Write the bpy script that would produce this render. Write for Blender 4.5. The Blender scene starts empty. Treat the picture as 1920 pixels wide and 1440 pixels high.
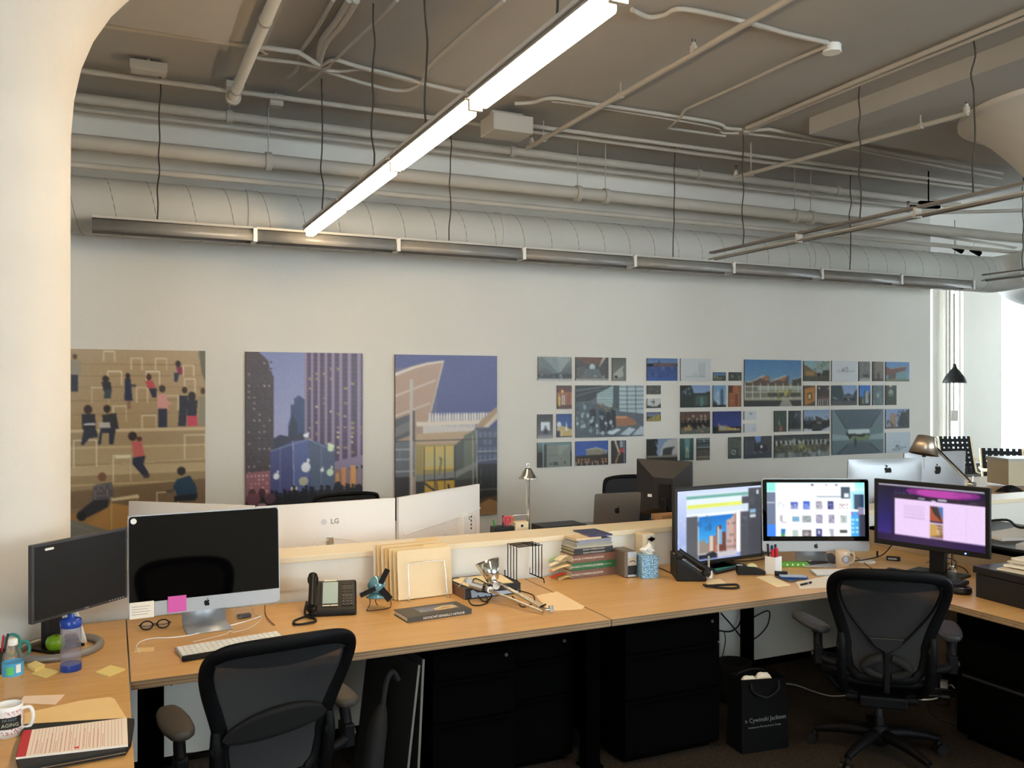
import bpy, bmesh, math, random
import numpy as np
from math import sin, cos, pi, radians as R
from mathutils import Vector as V, Matrix as M4, Euler

# ------------------------------------------------------------ camera, world, windows' daylight, exposure
SC = bpy.context.scene
COL = SC.collection
CAMH, YAW, FPX = 1.82, R(24.6), 1640.0
cam_d = bpy.data.cameras.new('camera'); cam = bpy.data.objects.new('camera', cam_d); COL.objects.link(cam)
cam.location = (0, 0, CAMH); cam.rotation_euler = (R(90), 0, -YAW)
cam_d.sensor_fit = 'HORIZONTAL'; cam_d.sensor_width = 36; cam_d.lens = 36*FPX/1920
cam_d.shift_y = 2/1920; cam_d.clip_start = .05; cam_d.clip_end = 200
SC.camera = cam
SC.view_settings.view_transform = 'Standard'; SC.view_settings.look = 'None'
SC.view_settings.gamma = 1; SC.view_settings.use_curve_mapping = False
SC.view_settings.exposure = 1.42
wd = bpy.data.worlds.new('daylight'); SC.world = wd; wd.use_nodes = True
bg = wd.node_tree.nodes['Background']; bg.inputs[0].default_value = (.80, .93, 1, 1); bg.inputs[1].default_value = 5.0

def window_portal(loc, rot, sx, sy):
    d = bpy.data.lights.new('window_portal', 'AREA'); d.shape = 'RECTANGLE'; d.size = sx; d.size_y = sy
    d.cycles.is_portal = True
    o = bpy.data.objects.new('window_portal', d); o.location = loc; o.rotation_euler = rot; COL.objects.link(o)
window_portal((-2.4, -4.05, 2.2), (R(-90), 0, 0), 2.5, 2.7)
window_portal((5.8, -4.05, 2.2), (R(-90), 0, 0), 4.4, 2.7)
window_portal((9.5, -4.05, 2.2), (R(-90), 0, 0), 2.7, 2.7)
window_portal((20.4, 14.05, 2.08), (R(90), 0, 0), 2.5, 4)
window_portal((16.6, 14.05, 2.08), (R(90), 0, 0), 2.5, 4)
window_portal((24.05, 5.2, 2.3), (R(90), 0, R(-90)), 12, 2.9)

# ------------------------------------------------------------ reading the photograph's geometry
SY, CY = sin(YAW), cos(YAW)
def ray(u, v):
    r = (u-960)/FPX
    return V((SY+r*CY, CY-r*SY, (722-v)/FPX))
def W(u, v, z):        # point of height z seen at the pixel
    d = ray(u, v); return V((0, 0, CAMH)) + d*((z-CAMH)/d.z)
def WY(u, v, y):
    d = ray(u, v); return V((0, 0, CAMH)) + d*(y/d.y)
def WX(u, v, x):
    d = ray(u, v); return V((0, 0, CAMH)) + d*(x/d.x)
DZ = .73               # height of the desktops

# ------------------------------------------------------------ colours and materials
def lin(c): return c/12.92 if c <= .04045 else ((c+.055)/1.055)**2.4
def hx(s):
    s = s.lstrip('#')
    if len(s) == 3: s = ''.join(a*2 for a in s)
    return tuple(int(s[i:i+2], 16)/255 for i in (0, 2, 4))
def hl(s): return tuple(lin(a) for a in hx(s))
MATS = {}
def mat(name, col='#888888', rough=.5, metal=0, spec=.5, emit=None, es=1, noise=0, nscale=8, bump=0, bscale=60,
        stretch=(1, 1, 1), alpha=1, trans=0, ior=1.45, coat=0):
    if name in MATS: return MATS[name]
    m = bpy.data.materials.new(name); m.use_nodes = True
    nt = m.node_tree; b = nt.nodes['Principled BSDF']; L = nt.links.new
    c = hl(col)
    b.inputs['Base Color'].default_value = (*c, 1); b.inputs['Roughness'].default_value = rough
    b.inputs['Metallic'].default_value = metal; b.inputs['Specular IOR Level'].default_value = spec
    b.inputs['Alpha'].default_value = alpha; b.inputs['Transmission Weight'].default_value = trans
    b.inputs['IOR'].default_value = ior; b.inputs['Coat Weight'].default_value = coat
    if emit:
        b.inputs['Emission Color'].default_value = (*hl(emit), 1); b.inputs['Emission Strength'].default_value = es
    if noise or bump:
        tc = nt.nodes.new('ShaderNodeTexCoord'); mp = nt.nodes.new('ShaderNodeMapping')
        mp.inputs['Scale'].default_value = stretch; L(tc.outputs['Object'], mp.inputs[0])
    if noise:
        n = nt.nodes.new('ShaderNodeTexNoise'); n.inputs['Scale'].default_value = nscale; n.inputs['Detail'].default_value = 5
        L(mp.outputs[0], n.inputs['Vector'])
        cr = nt.nodes.new('ShaderNodeValToRGB'); L(n.outputs[0], cr.inputs[0])
        cr.color_ramp.elements[0].position = .3; cr.color_ramp.elements[1].position = .7
        cr.color_ramp.elements[0].color = (*[x*(1-noise) for x in c], 1)
        cr.color_ramp.elements[1].color = (*[min(1, x*(1+noise)) for x in c], 1)
        L(cr.outputs[0], b.inputs['Base Color'])
    if bump:
        n2 = nt.nodes.new('ShaderNodeTexNoise'); n2.inputs['Scale'].default_value = bscale; n2.inputs['Detail'].default_value = 4
        L(mp.outputs[0], n2.inputs['Vector'])
        bp = nt.nodes.new('ShaderNodeBump'); bp.inputs['Strength'].default_value = bump; bp.inputs['Distance'].default_value = .01
        L(n2.outputs[0], bp.inputs['Height']); L(bp.outputs[0], b.inputs['Normal'])
    MATS[name] = m; return m
def picture_mat(name, es=0, rough=.35, dim=1.0):      # colours stored on the mesh: prints (es=0) and lit screens
    if name in MATS: return MATS[name]
    m = bpy.data.materials.new(name); m.use_nodes = True
    nt = m.node_tree; b = nt.nodes['Principled BSDF']
    a = nt.nodes.new('ShaderNodeAttribute'); a.attribute_name = 'pic'
    if es:
        b.inputs['Base Color'].default_value = (.01, .01, .01, 1)
        nt.links.new(a.outputs['Color'], b.inputs['Emission Color']); b.inputs['Emission Strength'].default_value = es
    else:
        nt.links.new(a.outputs['Color'], b.inputs['Base Color'])
    b.inputs['Roughness'].default_value = rough
    MATS[name] = m; return m

WALL = mat('wall_paint', '#e2ded6', .85, spec=.2, noise=.02, nscale=1.3, bump=.15, bscale=40)
COLM = mat('column_plaster', '#d9d3c9', .8, spec=.25, noise=.03, nscale=3, bump=.35, bscale=9)
CEIL = mat('ceiling_paint', '#aeaaa3', .9, spec=.15, noise=.05, nscale=.9, bump=.3, bscale=5)
PIPE = mat('painted_pipe', '#b9b3a8', .6, spec=.3, noise=.03, nscale=4)
DUCT = mat('painted_duct', '#c6c4bd', .55, spec=.35, noise=.03, nscale=2)
CARPET = mat('brown_carpet', '#3a332c', .97, spec=.05, noise=.35, nscale=60, bump=.5, bscale=300)
BLACK = mat('black_plastic', '#131313', .45, spec=.4)
BLACKM = mat('black_metal', '#020202', .9, spec=.02)
DARK = mat('dark_grey_plastic', '#26272a', .5)
RUB = mat('matt_black', '#0a0a0a', .8)
CORD = mat('black_cord', '#15130f', .7)
GCORD = mat('grey_cord', '#4c4740', .7)
ALU = mat('aluminium', '#b9bbbd', .32, metal=.9)
ALUM = mat('matt_aluminium', '#b4b7bb', .45, metal=.6)
CHROME = mat('polished_metal', '#d9d8d2', .14, metal=1)
WHITE = mat('white_paint', '#e9e7e2', .6)
WPLAS = mat('white_plastic', '#ececea', .35)
LAMW = mat('white_laminate', '#e6e1d6', .45, noise=.015, nscale=2)
PAPER = mat('paper', '#efe8da', .85, spec=.1)
MANILA = mat('manila_card', '#efcf98', .8, spec=.1, noise=.03, nscale=6)
CREAM = mat('cream_paper', '#f3e0b8', .8, spec=.1)
YEL = mat('yellow_note', '#f0dc94', .8, spec=.1)
GLASSB = mat('black_glass', '#030304', .06, spec=.5, coat=.3)
def wood(name, c1, c2, rough=.35, sc=(1.2, 14, 14), edge=False):
    m = bpy.data.materials.new(name); m.use_nodes = True; nt = m.node_tree; L = nt.links.new; b = nt.nodes['Principled BSDF']
    tc = nt.nodes.new('ShaderNodeTexCoord'); mp = nt.nodes.new('ShaderNodeMapping'); mp.inputs['Scale'].default_value = sc
    L(tc.outputs['Object'], mp.inputs[0])
    n = nt.nodes.new('ShaderNodeTexNoise'); n.inputs['Scale'].default_value = 2.2; n.inputs['Detail'].default_value = 8
    n.inputs['Distortion'].default_value = .6; L(mp.outputs[0], n.inputs['Vector'])
    cr = nt.nodes.new('ShaderNodeValToRGB'); cr.color_ramp.elements[0].position = .25; cr.color_ramp.elements[1].position = .75
    cr.color_ramp.elements[0].color = (*hl(c1), 1); cr.color_ramp.elements[1].color = (*hl(c2), 1)
    L(n.outputs[0], cr.inputs[0]); L(cr.outputs[0], b.inputs['Base Color']); b.inputs['Roughness'].default_value = rough
    b.inputs['Specular IOR Level'].default_value = .4
    if edge:
        w = nt.nodes.new('ShaderNodeTexWave'); w.bands_direction = 'Z'; w.inputs['Scale'].default_value = 26; w.inputs['Distortion'].default_value = 0
        L(tc.outputs['Object'], w.inputs['Vector'])
        mx = nt.nodes.new('ShaderNodeMix'); mx.data_type = 'RGBA'; mx.blend_type = 'MULTIPLY'; mx.inputs[0].default_value = .45
        L(cr.outputs[0], mx.inputs[6]); L(w.outputs[0], mx.inputs[7]); L(mx.outputs[2], b.inputs['Base Color'])
    MATS[name] = m; return m
WTOP = wood('maple_top', '#cd9d5f', '#dcb074', .36)
WEDGE = wood('plywood_edge', '#94785a', '#ac9070', .6, edge=True)
WBENT = wood('bent_birch', '#d9c39a', '#e8d6b2', .4)

# ------------------------------------------------------------ mesh building
class MB:
    def __init__(s): s.v = []; s.f = []; s.mi = []; s.sm = []; s.T = M4.Identity(4); s.ms = []
    def m(s, mt):
        if mt not in s.ms: s.ms.append(mt)
        s.cur = s.ms.index(mt); return s
    def at(s, loc=(0, 0, 0), rot=(0, 0, 0), sc=1):
        s.T = M4.Translation(V(loc)) @ Euler(rot).to_matrix().to_4x4() @ M4.Scale(sc, 4); return s
    def add(s, vs, fs, smooth=False):
        n = len(s.v); T = s.T
        s.v += [T @ V(p) for p in vs]; s.f += [[i+n for i in f] for f in fs]
        c = getattr(s, 'cur', 0); s.mi += [c]*len(fs); s.sm += [smooth]*len(fs); return s
    def box(s, c, d):
        x, y, z = c; a, b, e = d[0]/2, d[1]/2, d[2]/2
        vs = [(x+i*a, y+j*b, z+k*e) for k in (-1, 1) for j in (-1, 1) for i in (-1, 1)]
        return s.add(vs, [(0, 2, 3, 1), (4, 5, 7, 6), (0, 1, 5, 4), (2, 6, 7, 3), (0, 4, 6, 2), (1, 3, 7, 5)])
    def bx(s, x0, x1, y0, y1, z0, z1): return s.box(((x0+x1)/2, (y0+y1)/2, (z0+z1)/2), (x1-x0, y1-y0, z1-z0))
    def lathe(s, prof, n=24, c=(0, 0, 0), smooth=True, a0=0, a1=2*pi, cap=True):
        full = abs(a1-a0-2*pi) < 1e-6; k = n if full else n+1
        vs = []; fs = []
        for (r, z) in prof:
            for i in range(k):
                a = a0+(a1-a0)*i/n; vs.append((c[0]+r*cos(a), c[1]+r*sin(a), c[2]+z))
        for j in range(len(prof)-1):
            for i in range(n):
                i2 = (i+1) % k; fs.append((j*k+i, j*k+i2, (j+1)*k+i2, (j+1)*k+i))
        s.add(vs, fs, smooth)
        if cap and full:
            if prof[0][0] > 1e-6: s.add(vs[:k], [tuple(range(k))[::-1]])
            if prof[-1][0] > 1e-6: s.add(vs[-k:], [tuple(range(k))])
        return s
    def tube(s, pts, r, n=10, closed=False, smooth_path=0, flat=None, cap=True):
        P = [V(p) for p in pts]; rr = r if isinstance(r, (list, tuple)) else [r]*len(P)
        if smooth_path: P, rr = catmull(P, rr, smooth_path, closed)
        m = len(P); vs = []; fs = []; up = None
        for i in range(m):
            a = P[(i-1) % m] if (closed or i > 0) else P[i]; b = P[(i+1) % m] if (closed or i < m-1) else P[i]
            t = (b-a)
            if t.length < 1e-9: t = V((0, 0, 1))
            t.normalize()
            if up is None:
                up = V((0, 0, 1)) if abs(t.z) < .9 else V((0, 1, 0))
            sd = t.cross(up)
            if sd.length < 1e-6: sd = t.orthogonal()
            sd.normalize(); up = sd.cross(t).normalized()
            for k in range(n):
                g = 2*pi*k/n
                if flat:     # elliptical section: thin along the given axis
                    ax = V(flat[0]); w = t.cross(ax).normalized()
                    vs.append(P[i] + w*cos(g)*rr[i] + ax*sin(g)*flat[1])
                else: vs.append(P[i] + sd*cos(g)*rr[i] + up*sin(g)*rr[i])
        last = m if closed else m-1
        for i in range(last):
            j = (i+1) % m
            for k in range(n): fs.append((i*n+k, i*n+(k+1) % n, j*n+(k+1) % n, j*n+k))
        s.add(vs, fs, True)
        if cap and not closed: s.add(vs[:n], [tuple(range(n))[::-1]]); s.add(vs[-n:], [tuple(range(n))])
        return s
    def cyl(s, p0, p1, r, n=16, r1=None): return s.tube([p0, p1], [r, r if r1 is None else r1], n)
    def prism(s, poly, z0, z1, side=None):    # polygon in XY
        n = len(poly); vs = [(x, y, z0) for x, y in poly]+[(x, y, z1) for x, y in poly]
        s.add(vs, [tuple(range(n))[::-1], tuple(range(n, 2*n))])
        if side is not None: s.m(side)
        return s.add(vs, [(i, (i+1) % n, (i+1) % n+n, i+n) for i in range(n)])
    def front(s, poly, y0, y1):               # polygon in XZ, extruded along Y
        n = len(poly); vs = [(x, y0, z) for x, z in poly]+[(x, y1, z) for x, z in poly]
        return s.add(vs, [tuple(range(n)), tuple(range(n, 2*n))[::-1]]+[((i+1) % n, i, i+n, (i+1) % n+n) for i in range(n)])
    def ball(s, c, r, n=16, rz=None, m=10):
        rz = rz or r; return s.lathe([(r*sin(pi*k/m), -rz*cos(pi*k/m)) for k in range(m+1)], n, c, cap=False)
    def grid(s, fn, nu, nv, smooth=True):
        vs = [fn(i/nu, j/nv) for j in range(nv+1) for i in range(nu+1)]
        return s.add(vs, [(j*(nu+1)+i, j*(nu+1)+i+1, (j+1)*(nu+1)+i+1, (j+1)*(nu+1)+i) for j in range(nv) for i in range(nu)], smooth)
    def build(s, name, parent=None, bevel=0, solid=0, loc=(0, 0, 0), rot=(0, 0, 0)):
        me = bpy.data.meshes.new(name); me.from_pydata([tuple(p) for p in s.v], [], s.f)
        for mt in s.ms: me.materials.append(mt)
        me.polygons.foreach_set('material_index', s.mi); me.polygons.foreach_set('use_smooth', s.sm); me.update()
        o = bpy.data.objects.new(name, me); COL.objects.link(o); o.location = loc; o.rotation_euler = rot
        if parent is not None: o.parent = parent
        if solid:
            md = o.modifiers.new('solid', 'SOLIDIFY'); md.thickness = solid; md.offset = 0
        if bevel:
            md = o.modifiers.new('bevel', 'BEVEL'); md.width = bevel; md.segments = 2; md.limit_method = 'ANGLE'; md.angle_limit = R(50)
        return o
def catmull(P, rr, k, closed=False):
    n = len(P); out = []; ro = []
    seg = n if closed else n-1
    for i in range(seg):
        a = P[(i-1) % n] if (closed or i > 0) else P[i]; b = P[i]; c = P[(i+1) % n]
        d = P[(i+2) % n] if (closed or i < n-2) else c
        for j in range(k):
            t = j/k
            out.append(.5*((2*b)+(c-a)*t+(2*a-5*b+4*c-d)*t*t+(3*b-a-3*c+d)*t**3)); ro.append(rr[i]*(1-t)+rr[(i+1) % n]*t)
    if not closed: out.append(P[-1]); ro.append(rr[-1])
    return out, ro
def rrect(w, h, r, k=5, cx=0, cy=0):
    out = []
    for (sx, sy, a) in ((1, 1, 0), (-1, 1, 90), (-1, -1, 180), (1, -1, 270)):
        for i in range(k+1):
            g = R(a+90*i/k); out.append((cx+sx*(w/2-r)+r*cos(g), cy+sy*(h/2-r)+r*sin(g)))
    return out
def tag(o, label=None, cat=None, group=None, kind=None):
    if label: o['label'] = label
    if cat: o['category'] = cat
    if group: o['group'] = group
    if kind: o['kind'] = kind
    return o
def thing(name, label, cat, loc=(0, 0, 0), rz=0, group=None):
    o = bpy.data.objects.new(name, None); COL.objects.link(o); o.location = loc; o.rotation_euler = (0, 0, rz)
    o.empty_display_size = .05
    return tag(o, label, cat, group)
def B(mt): return MB().m(mt)
def struct(o): o['kind'] = 'structure'; return o
def copy_tree(o, parent=None):
    c = o.copy(); COL.objects.link(c)
    if parent is not None: c.parent = parent
    for ch in [x for x in bpy.data.objects if x.parent == o]: copy_tree(ch, c)
    return c
def text(name, s, size, mt, parent, loc, rot, ext=.0004, align='CENTER', sx=1, bold=0):
    cu = bpy.data.curves.new(name, 'FONT'); cu.body = s; cu.size = size; cu.extrude = ext; cu.align_x = align; cu.align_y = 'CENTER'
    cu.resolution_u = 2; cu.offset = bold
    t = bpy.data.objects.new(name, cu); COL.objects.link(t)
    dg = bpy.context.evaluated_depsgraph_get(); me = bpy.data.meshes.new_from_object(t.evaluated_get(dg))
    bpy.data.objects.remove(t); me.materials.clear(); me.materials.append(mt)
    o = bpy.data.objects.new(name, me); COL.objects.link(o); o.location = loc; o.rotation_euler = rot; o.scale = (sx, 1, 1)
    o.parent = parent
    return o
_ap = []
for (x, y) in [(0, .32), (.12, .39), (.28, .38), (.38, .27), (.31, .15), (.28, .02), (.33, -.12), (.42, -.2), (.36, -.36), (.24, -.5), (.12, -.5), (0, -.45), (-.12, -.5), (-.24, -.49), (-.38, -.3), (-.44, -.05), (-.42, .2), (-.3, .36), (-.14, .38)]:
    _ap.append(V((x, y, 0)))
_ap = [(p.x, p.y) for p in catmull(_ap, [0]*len(_ap), 3, True)[0]]
_leaf = [(.0, .44), (.02, .55), (.1, .65), (.2, .69), (.2, .58), (.13, .48), (.04, .43)]
def apple(b, s, cx, cz, y0, y1):      # fruit mark on the computers: body with a bite, and a leaf
    b.front([(cx+x*s, cz+z*s) for x, z in _ap], y0, y1); b.front([(cx+x*s, cz+z*s) for x, z in _leaf], y0, y1); return b

# ------------------------------------------------------------ pictures (prints and screens) rasterised into mesh colours
class Pic:
    def __init__(s, w, h, spec, seed=1):
        s.w, s.h = w*2, h*2; s.a = np.zeros((s.h, s.w, 3)); s.rng = np.random.RandomState(seed)
        yy, xx = np.mgrid[0:s.h, 0:s.w]; s.X = (xx+.5)/s.w*100; s.Y = (yy+.5)/s.h*100
        for c in spec.split(';'):
            c = c.split()
            if c: getattr(s, '_'+c[0])(*[float(t) if t[0] != '#' else np.array(hx(t)) for t in c[1:]])
        s.a = s.a.reshape(h, 2, w, 2, 3).mean((1, 3)).clip(0, 1); s.w, s.h = w, h
    def put(s, m, c): s.a[m] = c if np.ndim(c) == 1 else c[m]
    def _g(s, c1, c2, y0=0, y1=100, x0=0, x1=100):
        t = ((s.Y-y0)/max(y1-y0, 1e-3)).clip(0, 1)[..., None]; m = (s.Y >= y0) & (s.Y <= y1) & (s.X >= x0) & (s.X <= x1)
        s.put(m, c1*(1-t)+c2*t)
    def _r(s, x0, y0, x1, y1, c): s.put((s.X >= x0) & (s.X <= x1) & (s.Y >= y0) & (s.Y <= y1), c)
    def _p(s, *a):
        c = a[-1]; P = [(a[i], a[i+1]) for i in range(0, len(a)-1, 2)]; ins = np.zeros(s.X.shape, bool)
        for i in range(len(P)):
            (x0, y0), (x1, y1) = P[i-1], P[i]
            if y0 == y1: continue
            ins ^= ((y0 > s.Y) != (y1 > s.Y)) & (s.X < (x1-x0)*(s.Y-y0)/(y1-y0)+x0)
        s.put(ins, c)
    def _e(s, cx, cy, rx, ry, c): s.put(((s.X-cx)/rx)**2+((s.Y-cy)/ry)**2 < 1, c)
    def _l(s, x0, y0, x1, y1, w, c):
        asp = s.h/s.w; dx, dy = x1-x0, (y1-y0)*asp; L = max(dx*dx+dy*dy, 1e-6)
        t = (((s.X-x0)*dx+(s.Y-y0)*asp*dy)/L).clip(0, 1)
        s.put(np.hypot(s.X-x0-t*dx, (s.Y-y0)*asp-t*dy) < w/2, c)
    def _n(s, amp, k=2):
        k = int(k); n = s.rng.rand(s.h//k+1, s.w//k+1).repeat(k, 0).repeat(k, 1)[:s.h, :s.w]
        s.a += (n[..., None]-.5)*amp
    def _k(s, x0, y0, x1, y1, nx, ny, c, p=.5, fw=.6, fh=.6):   # grid of windows
        for i in range(int(nx)):
            for j in range(int(ny)):
                if s.rng.rand() < p:
                    a = x0+(x1-x0)*(i+.2)/nx; b = y0+(y1-y0)*(j+.2)/ny
                    s._r(a, b, a+(x1-x0)/nx*fw, b+(y1-y0)/ny*fh, c)
    def _s(s, x0, y0, x1, y1, n, f, c):       # vertical stripes
        m = (s.X >= x0) & (s.X <= x1) & (s.Y >= y0) & (s.Y <= y1); t = ((s.X-x0)/(x1-x0)*n) % 1; s.put(m & (t < f), c)
    def _h(s, x0, y0, x1, y1, n, f, c):
        m = (s.X >= x0) & (s.X <= x1) & (s.Y >= y0) & (s.Y <= y1); t = ((s.Y-y0)/(y1-y0)*n) % 1; s.put(m & (t < f), c)
    def _d(s, x0, y0, x1, y1, n, c1, c2, r=3):
        for _ in range(int(n)):
            q = s.rng.rand(); x = x0+(x1-x0)*s.rng.rand(); y = y0+(y1-y0)*s.rng.rand(); k = r*.62*(.4+s.rng.rand())
            s._e(x, y, k, k*s.w/s.h*(.6+s.rng.rand()), c1*(1-q)+c2*q)
    def _q(s, x, y, h, c1, c2, c3):  # small figure: head, torso, legs
        k = s.w and s.h/s.w
        s._r(x-h*.13*k, y+h*.5, x+h*.13*k, y+h, c2); s._e(x, y+h*.34, h*.17*k, h*.24, c1); s._e(x, y+h*.08, h*.08*k, h*.09, c3)
def picture(name, pic, wm, hm, mt, parent=None, thick=0, back=None, loc=(0, 0, 0), rot=(0, 0, 0)):
    """a flat panel facing -Y with the picture on its front; origin at its centre"""
    w, h = pic.w, pic.h; A = np.repeat(np.repeat(pic.a, 1, 0), 1, 1)
    pad = np.pad(A, ((0, 1), (0, 1), (0, 0)), 'edge'); pad2 = np.pad(A, ((1, 0), (1, 0), (0, 0)), 'edge')
    C = ((pad+pad2)/2)[::1]
    xs = np.linspace(-wm/2, wm/2, w+1); zs = np.linspace(hm/2, -hm/2, h+1)
    vs = [(x, 0, z) for z in zs for x in xs]; n = len(vs)
    fs = [((j+1)*(w+1)+i, (j+1)*(w+1)+i+1, j*(w+1)+i+1, j*(w+1)+i) for j in range(h) for i in range(w)]
    nf = len(fs)
    if thick:
        a = [(-wm/2, hm/2), (wm/2, hm/2), (wm/2, -hm/2), (-wm/2, -hm/2)]
        vs += [(x, 0, z) for x, z in a]+[(x, thick, z) for x, z in a]
        fs += [(n+i, n+(i+1) % 4, n+4+(i+1) % 4, n+4+i) for i in range(4)]+[(n+4, n+5, n+6, n+7)]
    me = bpy.data.meshes.new(name); me.from_pydata(vs, [], fs); me.materials.append(mt); me.materials.append(back or mt)
    me.polygons.foreach_set('material_index', [0]*nf+[1]*(len(fs)-nf))
    at = me.color_attributes.new('pic', 'FLOAT_COLOR', 'POINT'); L = np.where(C <= .04045, C/12.92, ((C+.055)/1.055)**2.4)
    d = np.ones((len(vs), 4)); d[:n, :3] = L.reshape(-1, 3); at.data.foreach_set('color', d.ravel()); me.update()
    o = bpy.data.objects.new(name, me); COL.objects.link(o); o.location = loc; o.rotation_euler = rot
    if parent is not None: o.parent = parent
    return o
# ------------------------------------------------------------ the room
CZ, YW, XW = 4.27, 8.2, 9.83
struct(B(CARPET).bx(-4, 24, -4, 14, -.1, 0).build('floor'))
struct(B(CEIL).bx(-4.2, 24.2, -4.2, 14.2, CZ, CZ+.3).build('ceiling'))
struct(B(WALL).bx(-4, XW, YW, YW+.22, 0, CZ).build('wall_back'))
struct(B(WALL).bx(-4.2, -4, -4.2, YW+.22, 0, CZ).build('wall_left'))
def wall_with_openings(name, a, b, fixed, ops, axis, z1=CZ, t=.25):
    m = B(WALL); cur = a
    def seg(p, q, z0, zz):
        if q-p < 1e-4 or zz-z0 < 1e-4: return
        if axis == 'x': m.bx(p, q, fixed, fixed+t, z0, zz)
        else: m.bx(fixed, fixed+t, p, q, z0, zz)
    for (p, q, z0, zz) in sorted(ops):
        seg(cur, p, 0, z1); seg(p, q, 0, z0); seg(p, q, zz, z1); cur = q
    seg(cur, b, 0, z1); return struct(m.build(name))
wall_with_openings('wall_rear', -4, 24, -4.25, [(-3.6, -1.2, .9, 3.5), (3.8, 5.3, .9, 3.5), (5.5, 7.9, .9, 3.5), (8.3, 10.8, .9, 3.5)], 'x')
wall_with_openings('wall_far', XW, 24, 14, [(15.4, 16.85, .1, 4.05), (17.2, 17.85, .1, 4.05), (19.16, 21.6, .1, 4.05)], 'x')
wall_with_openings('wall_right', -4, 14, 24, [(-1, 2, .9, 3.6), (2.4, 5.4, .9, 3.6), (5.8, 8.8, .9, 3.6), (9.4, 12.6, .9, 3.6)], 'y')
PANE = bpy.data.materials.new('window_glass'); PANE.use_nodes = True
nt = PANE.node_tree; nt.nodes.clear(); o_ = nt.nodes.new('ShaderNodeOutputMaterial'); t_ = nt.nodes.new('ShaderNodeBsdfTransparent')
g_ = nt.nodes.new('ShaderNodeBsdfGlossy'); g_.inputs['Roughness'].default_value = .02; x_ = nt.nodes.new('ShaderNodeMixShader'); x_.inputs[0].default_value = .05
nt.links.new(t_.outputs[0], x_.inputs[1]); nt.links.new(g_.outputs[0], x_.inputs[2]); nt.links.new(x_.outputs[0], o_.inputs[0])
wn = 0
def window(x0, x1, z0, z1, fixed, axis):
    global wn; wn += 1
    root = thing('window_%d' % wn, None, None); root['kind'] = 'structure'
    def bb(m, p, q, y0, y1, a, b):
        return m.bx(p, q, fixed+y0, fixed+y1, a, b) if axis == 'x' else m.bx(fixed+y0, fixed+y1, p, q, a, b)
    f = B(WHITE); w = .06
    for (p, q, a, b) in ((x0, x0+w, z0, z1), (x1-w, x1, z0, z1), (x0+w, x1-w, z0, z0+w), (x0+w, x1-w, z1-w, z1), (x0+w, x1-w, (z0+z1)/2-.02, (z0+z1)/2+.02)):
        bb(f, p, q, .08, .14, a, b)
    f.build('window_frame', root); bb(B(PANE), x0+w, x1-w, .105, .111, z0+w, z1-w).build('window_pane', root)
for (a, b) in ((-3.6, -1.2), (3.8, 5.3), (5.5, 7.9), (8.3, 10.8)): window(a, b, .9, 3.5, -4.25, 'x')
for (a, b) in ((15.4, 16.85), (17.2, 17.85), (19.16, 21.6)): window(a, b, .1, 4.05, 14, 'x')
for (a, b) in ((-1, 2), (2.4, 5.4), (5.8, 8.8), (9.4, 12.6)): window(a, b, .9, 3.6, 24, 'y')
CL = 4.20                                                                        # the slab before the wall strip hangs a little lower
struct(B(CEIL).bx(-4, 24, -4, 6.5, CL, CZ).build('trim_1'))
# mushroom columns with drop panels
LC = (-.524, 4.435); RC = (7.25, 4.435)
def column(n, c, x0, x1, y1):
    prof = [(.355, 0), (.355, 2.75), (.357, 2.95), (.37, 3.12), (.40, 3.27), (.455, 3.42), (.54, 3.57), (.66, 3.72), (.80, 3.87), (.93, 3.97), (1.0, 4.01), (1.03, 4.01), (1.03, CL-.14)]
    struct(B(COLM).lathe(prof, 64, (c[0], c[1], 0)).build('wall_column_%s' % n))
    struct(B(CEIL).bx(x0, x1, 2.0, y1, CL-.15, CL).build('trim_%d' % (2 if n == 'left' else 3)))
column('left', LC, -2.3, .69, 5.95)
column('right', RC, 5.65, 9.4, 5.98)
struct(B(CEIL).bx(-2.6, .95, 2.0, 6.12, CL-.07, CL).build('trim_4'))

# ------------------------------------------------------------ ceiling services
def spiral(m, p0, p1, r, step=.42, rr=.006):
    p0, p1 = V(p0), V(p1); L = (p1-p0).length; d = (p1-p0)/L; s1 = d.orthogonal().normalized(); s2 = d.cross(s1)
    pts = []; n = int(L/step*20)
    for i in range(n+1):
        a = 2*pi*i/20; pts.append(p0+d*(L*i/n)+(s1*cos(a)+s2*sin(a))*r)
    m.tube(pts, rr, 4)
DY, DZc, DR = 7.86, 3.27, .232
dt = thing('spiral_duct', 'long round white spiral duct running along the back wall behind the unlit light', 'duct', (0, DY, DZc))
SEAM = mat('duct_seam', '#8f8c86', .6)
m = B(DUCT).cyl((-4, 0, 0), (10.35, 0, 0), DR, 40).m(SEAM); spiral(m, (-4, 0, 0), (10.3, 0, 0), DR, .30, .004)
m.build('duct_tube', dt)
for x in (-.35, 1.05, 3.4, 7.3): B(DUCT).cyl((x, 0, 0), (x+.05, 0, 0), DR+.008, 40).build('joint_band', dt)
m = B(DUCT).tube([(10.35, 0, 0), (10.52, -.02, .0), (10.66, -.1, .02), (10.74, -.24, .04), (10.76, -.4, .05)], DR+.004, 32, smooth_path=3)
m.build('duct_elbow', dt)
d2 = thing('branch_duct', 'wide round white duct at the right running toward the windows', 'duct', (11.0, 0, 3.40))
m = B(DUCT).cyl((.1, 3.9, 0), (.1, 7.45, 0), .31, 40).m(SEAM); spiral(m, (.1, 3.9, 0), (.1, 7.4, 0), .31, .33, .005)
m.m(DUCT).tube([(.1, 7.45, 0), (.13, 7.75, -.02), (.35, 8.05, -.06), (.8, 8.3, -.1), (1.6, 8.4, -.14), (5, 8.4, -.14)], .31, 32, smooth_path=3)
m.build('duct_tube', d2)

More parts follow.
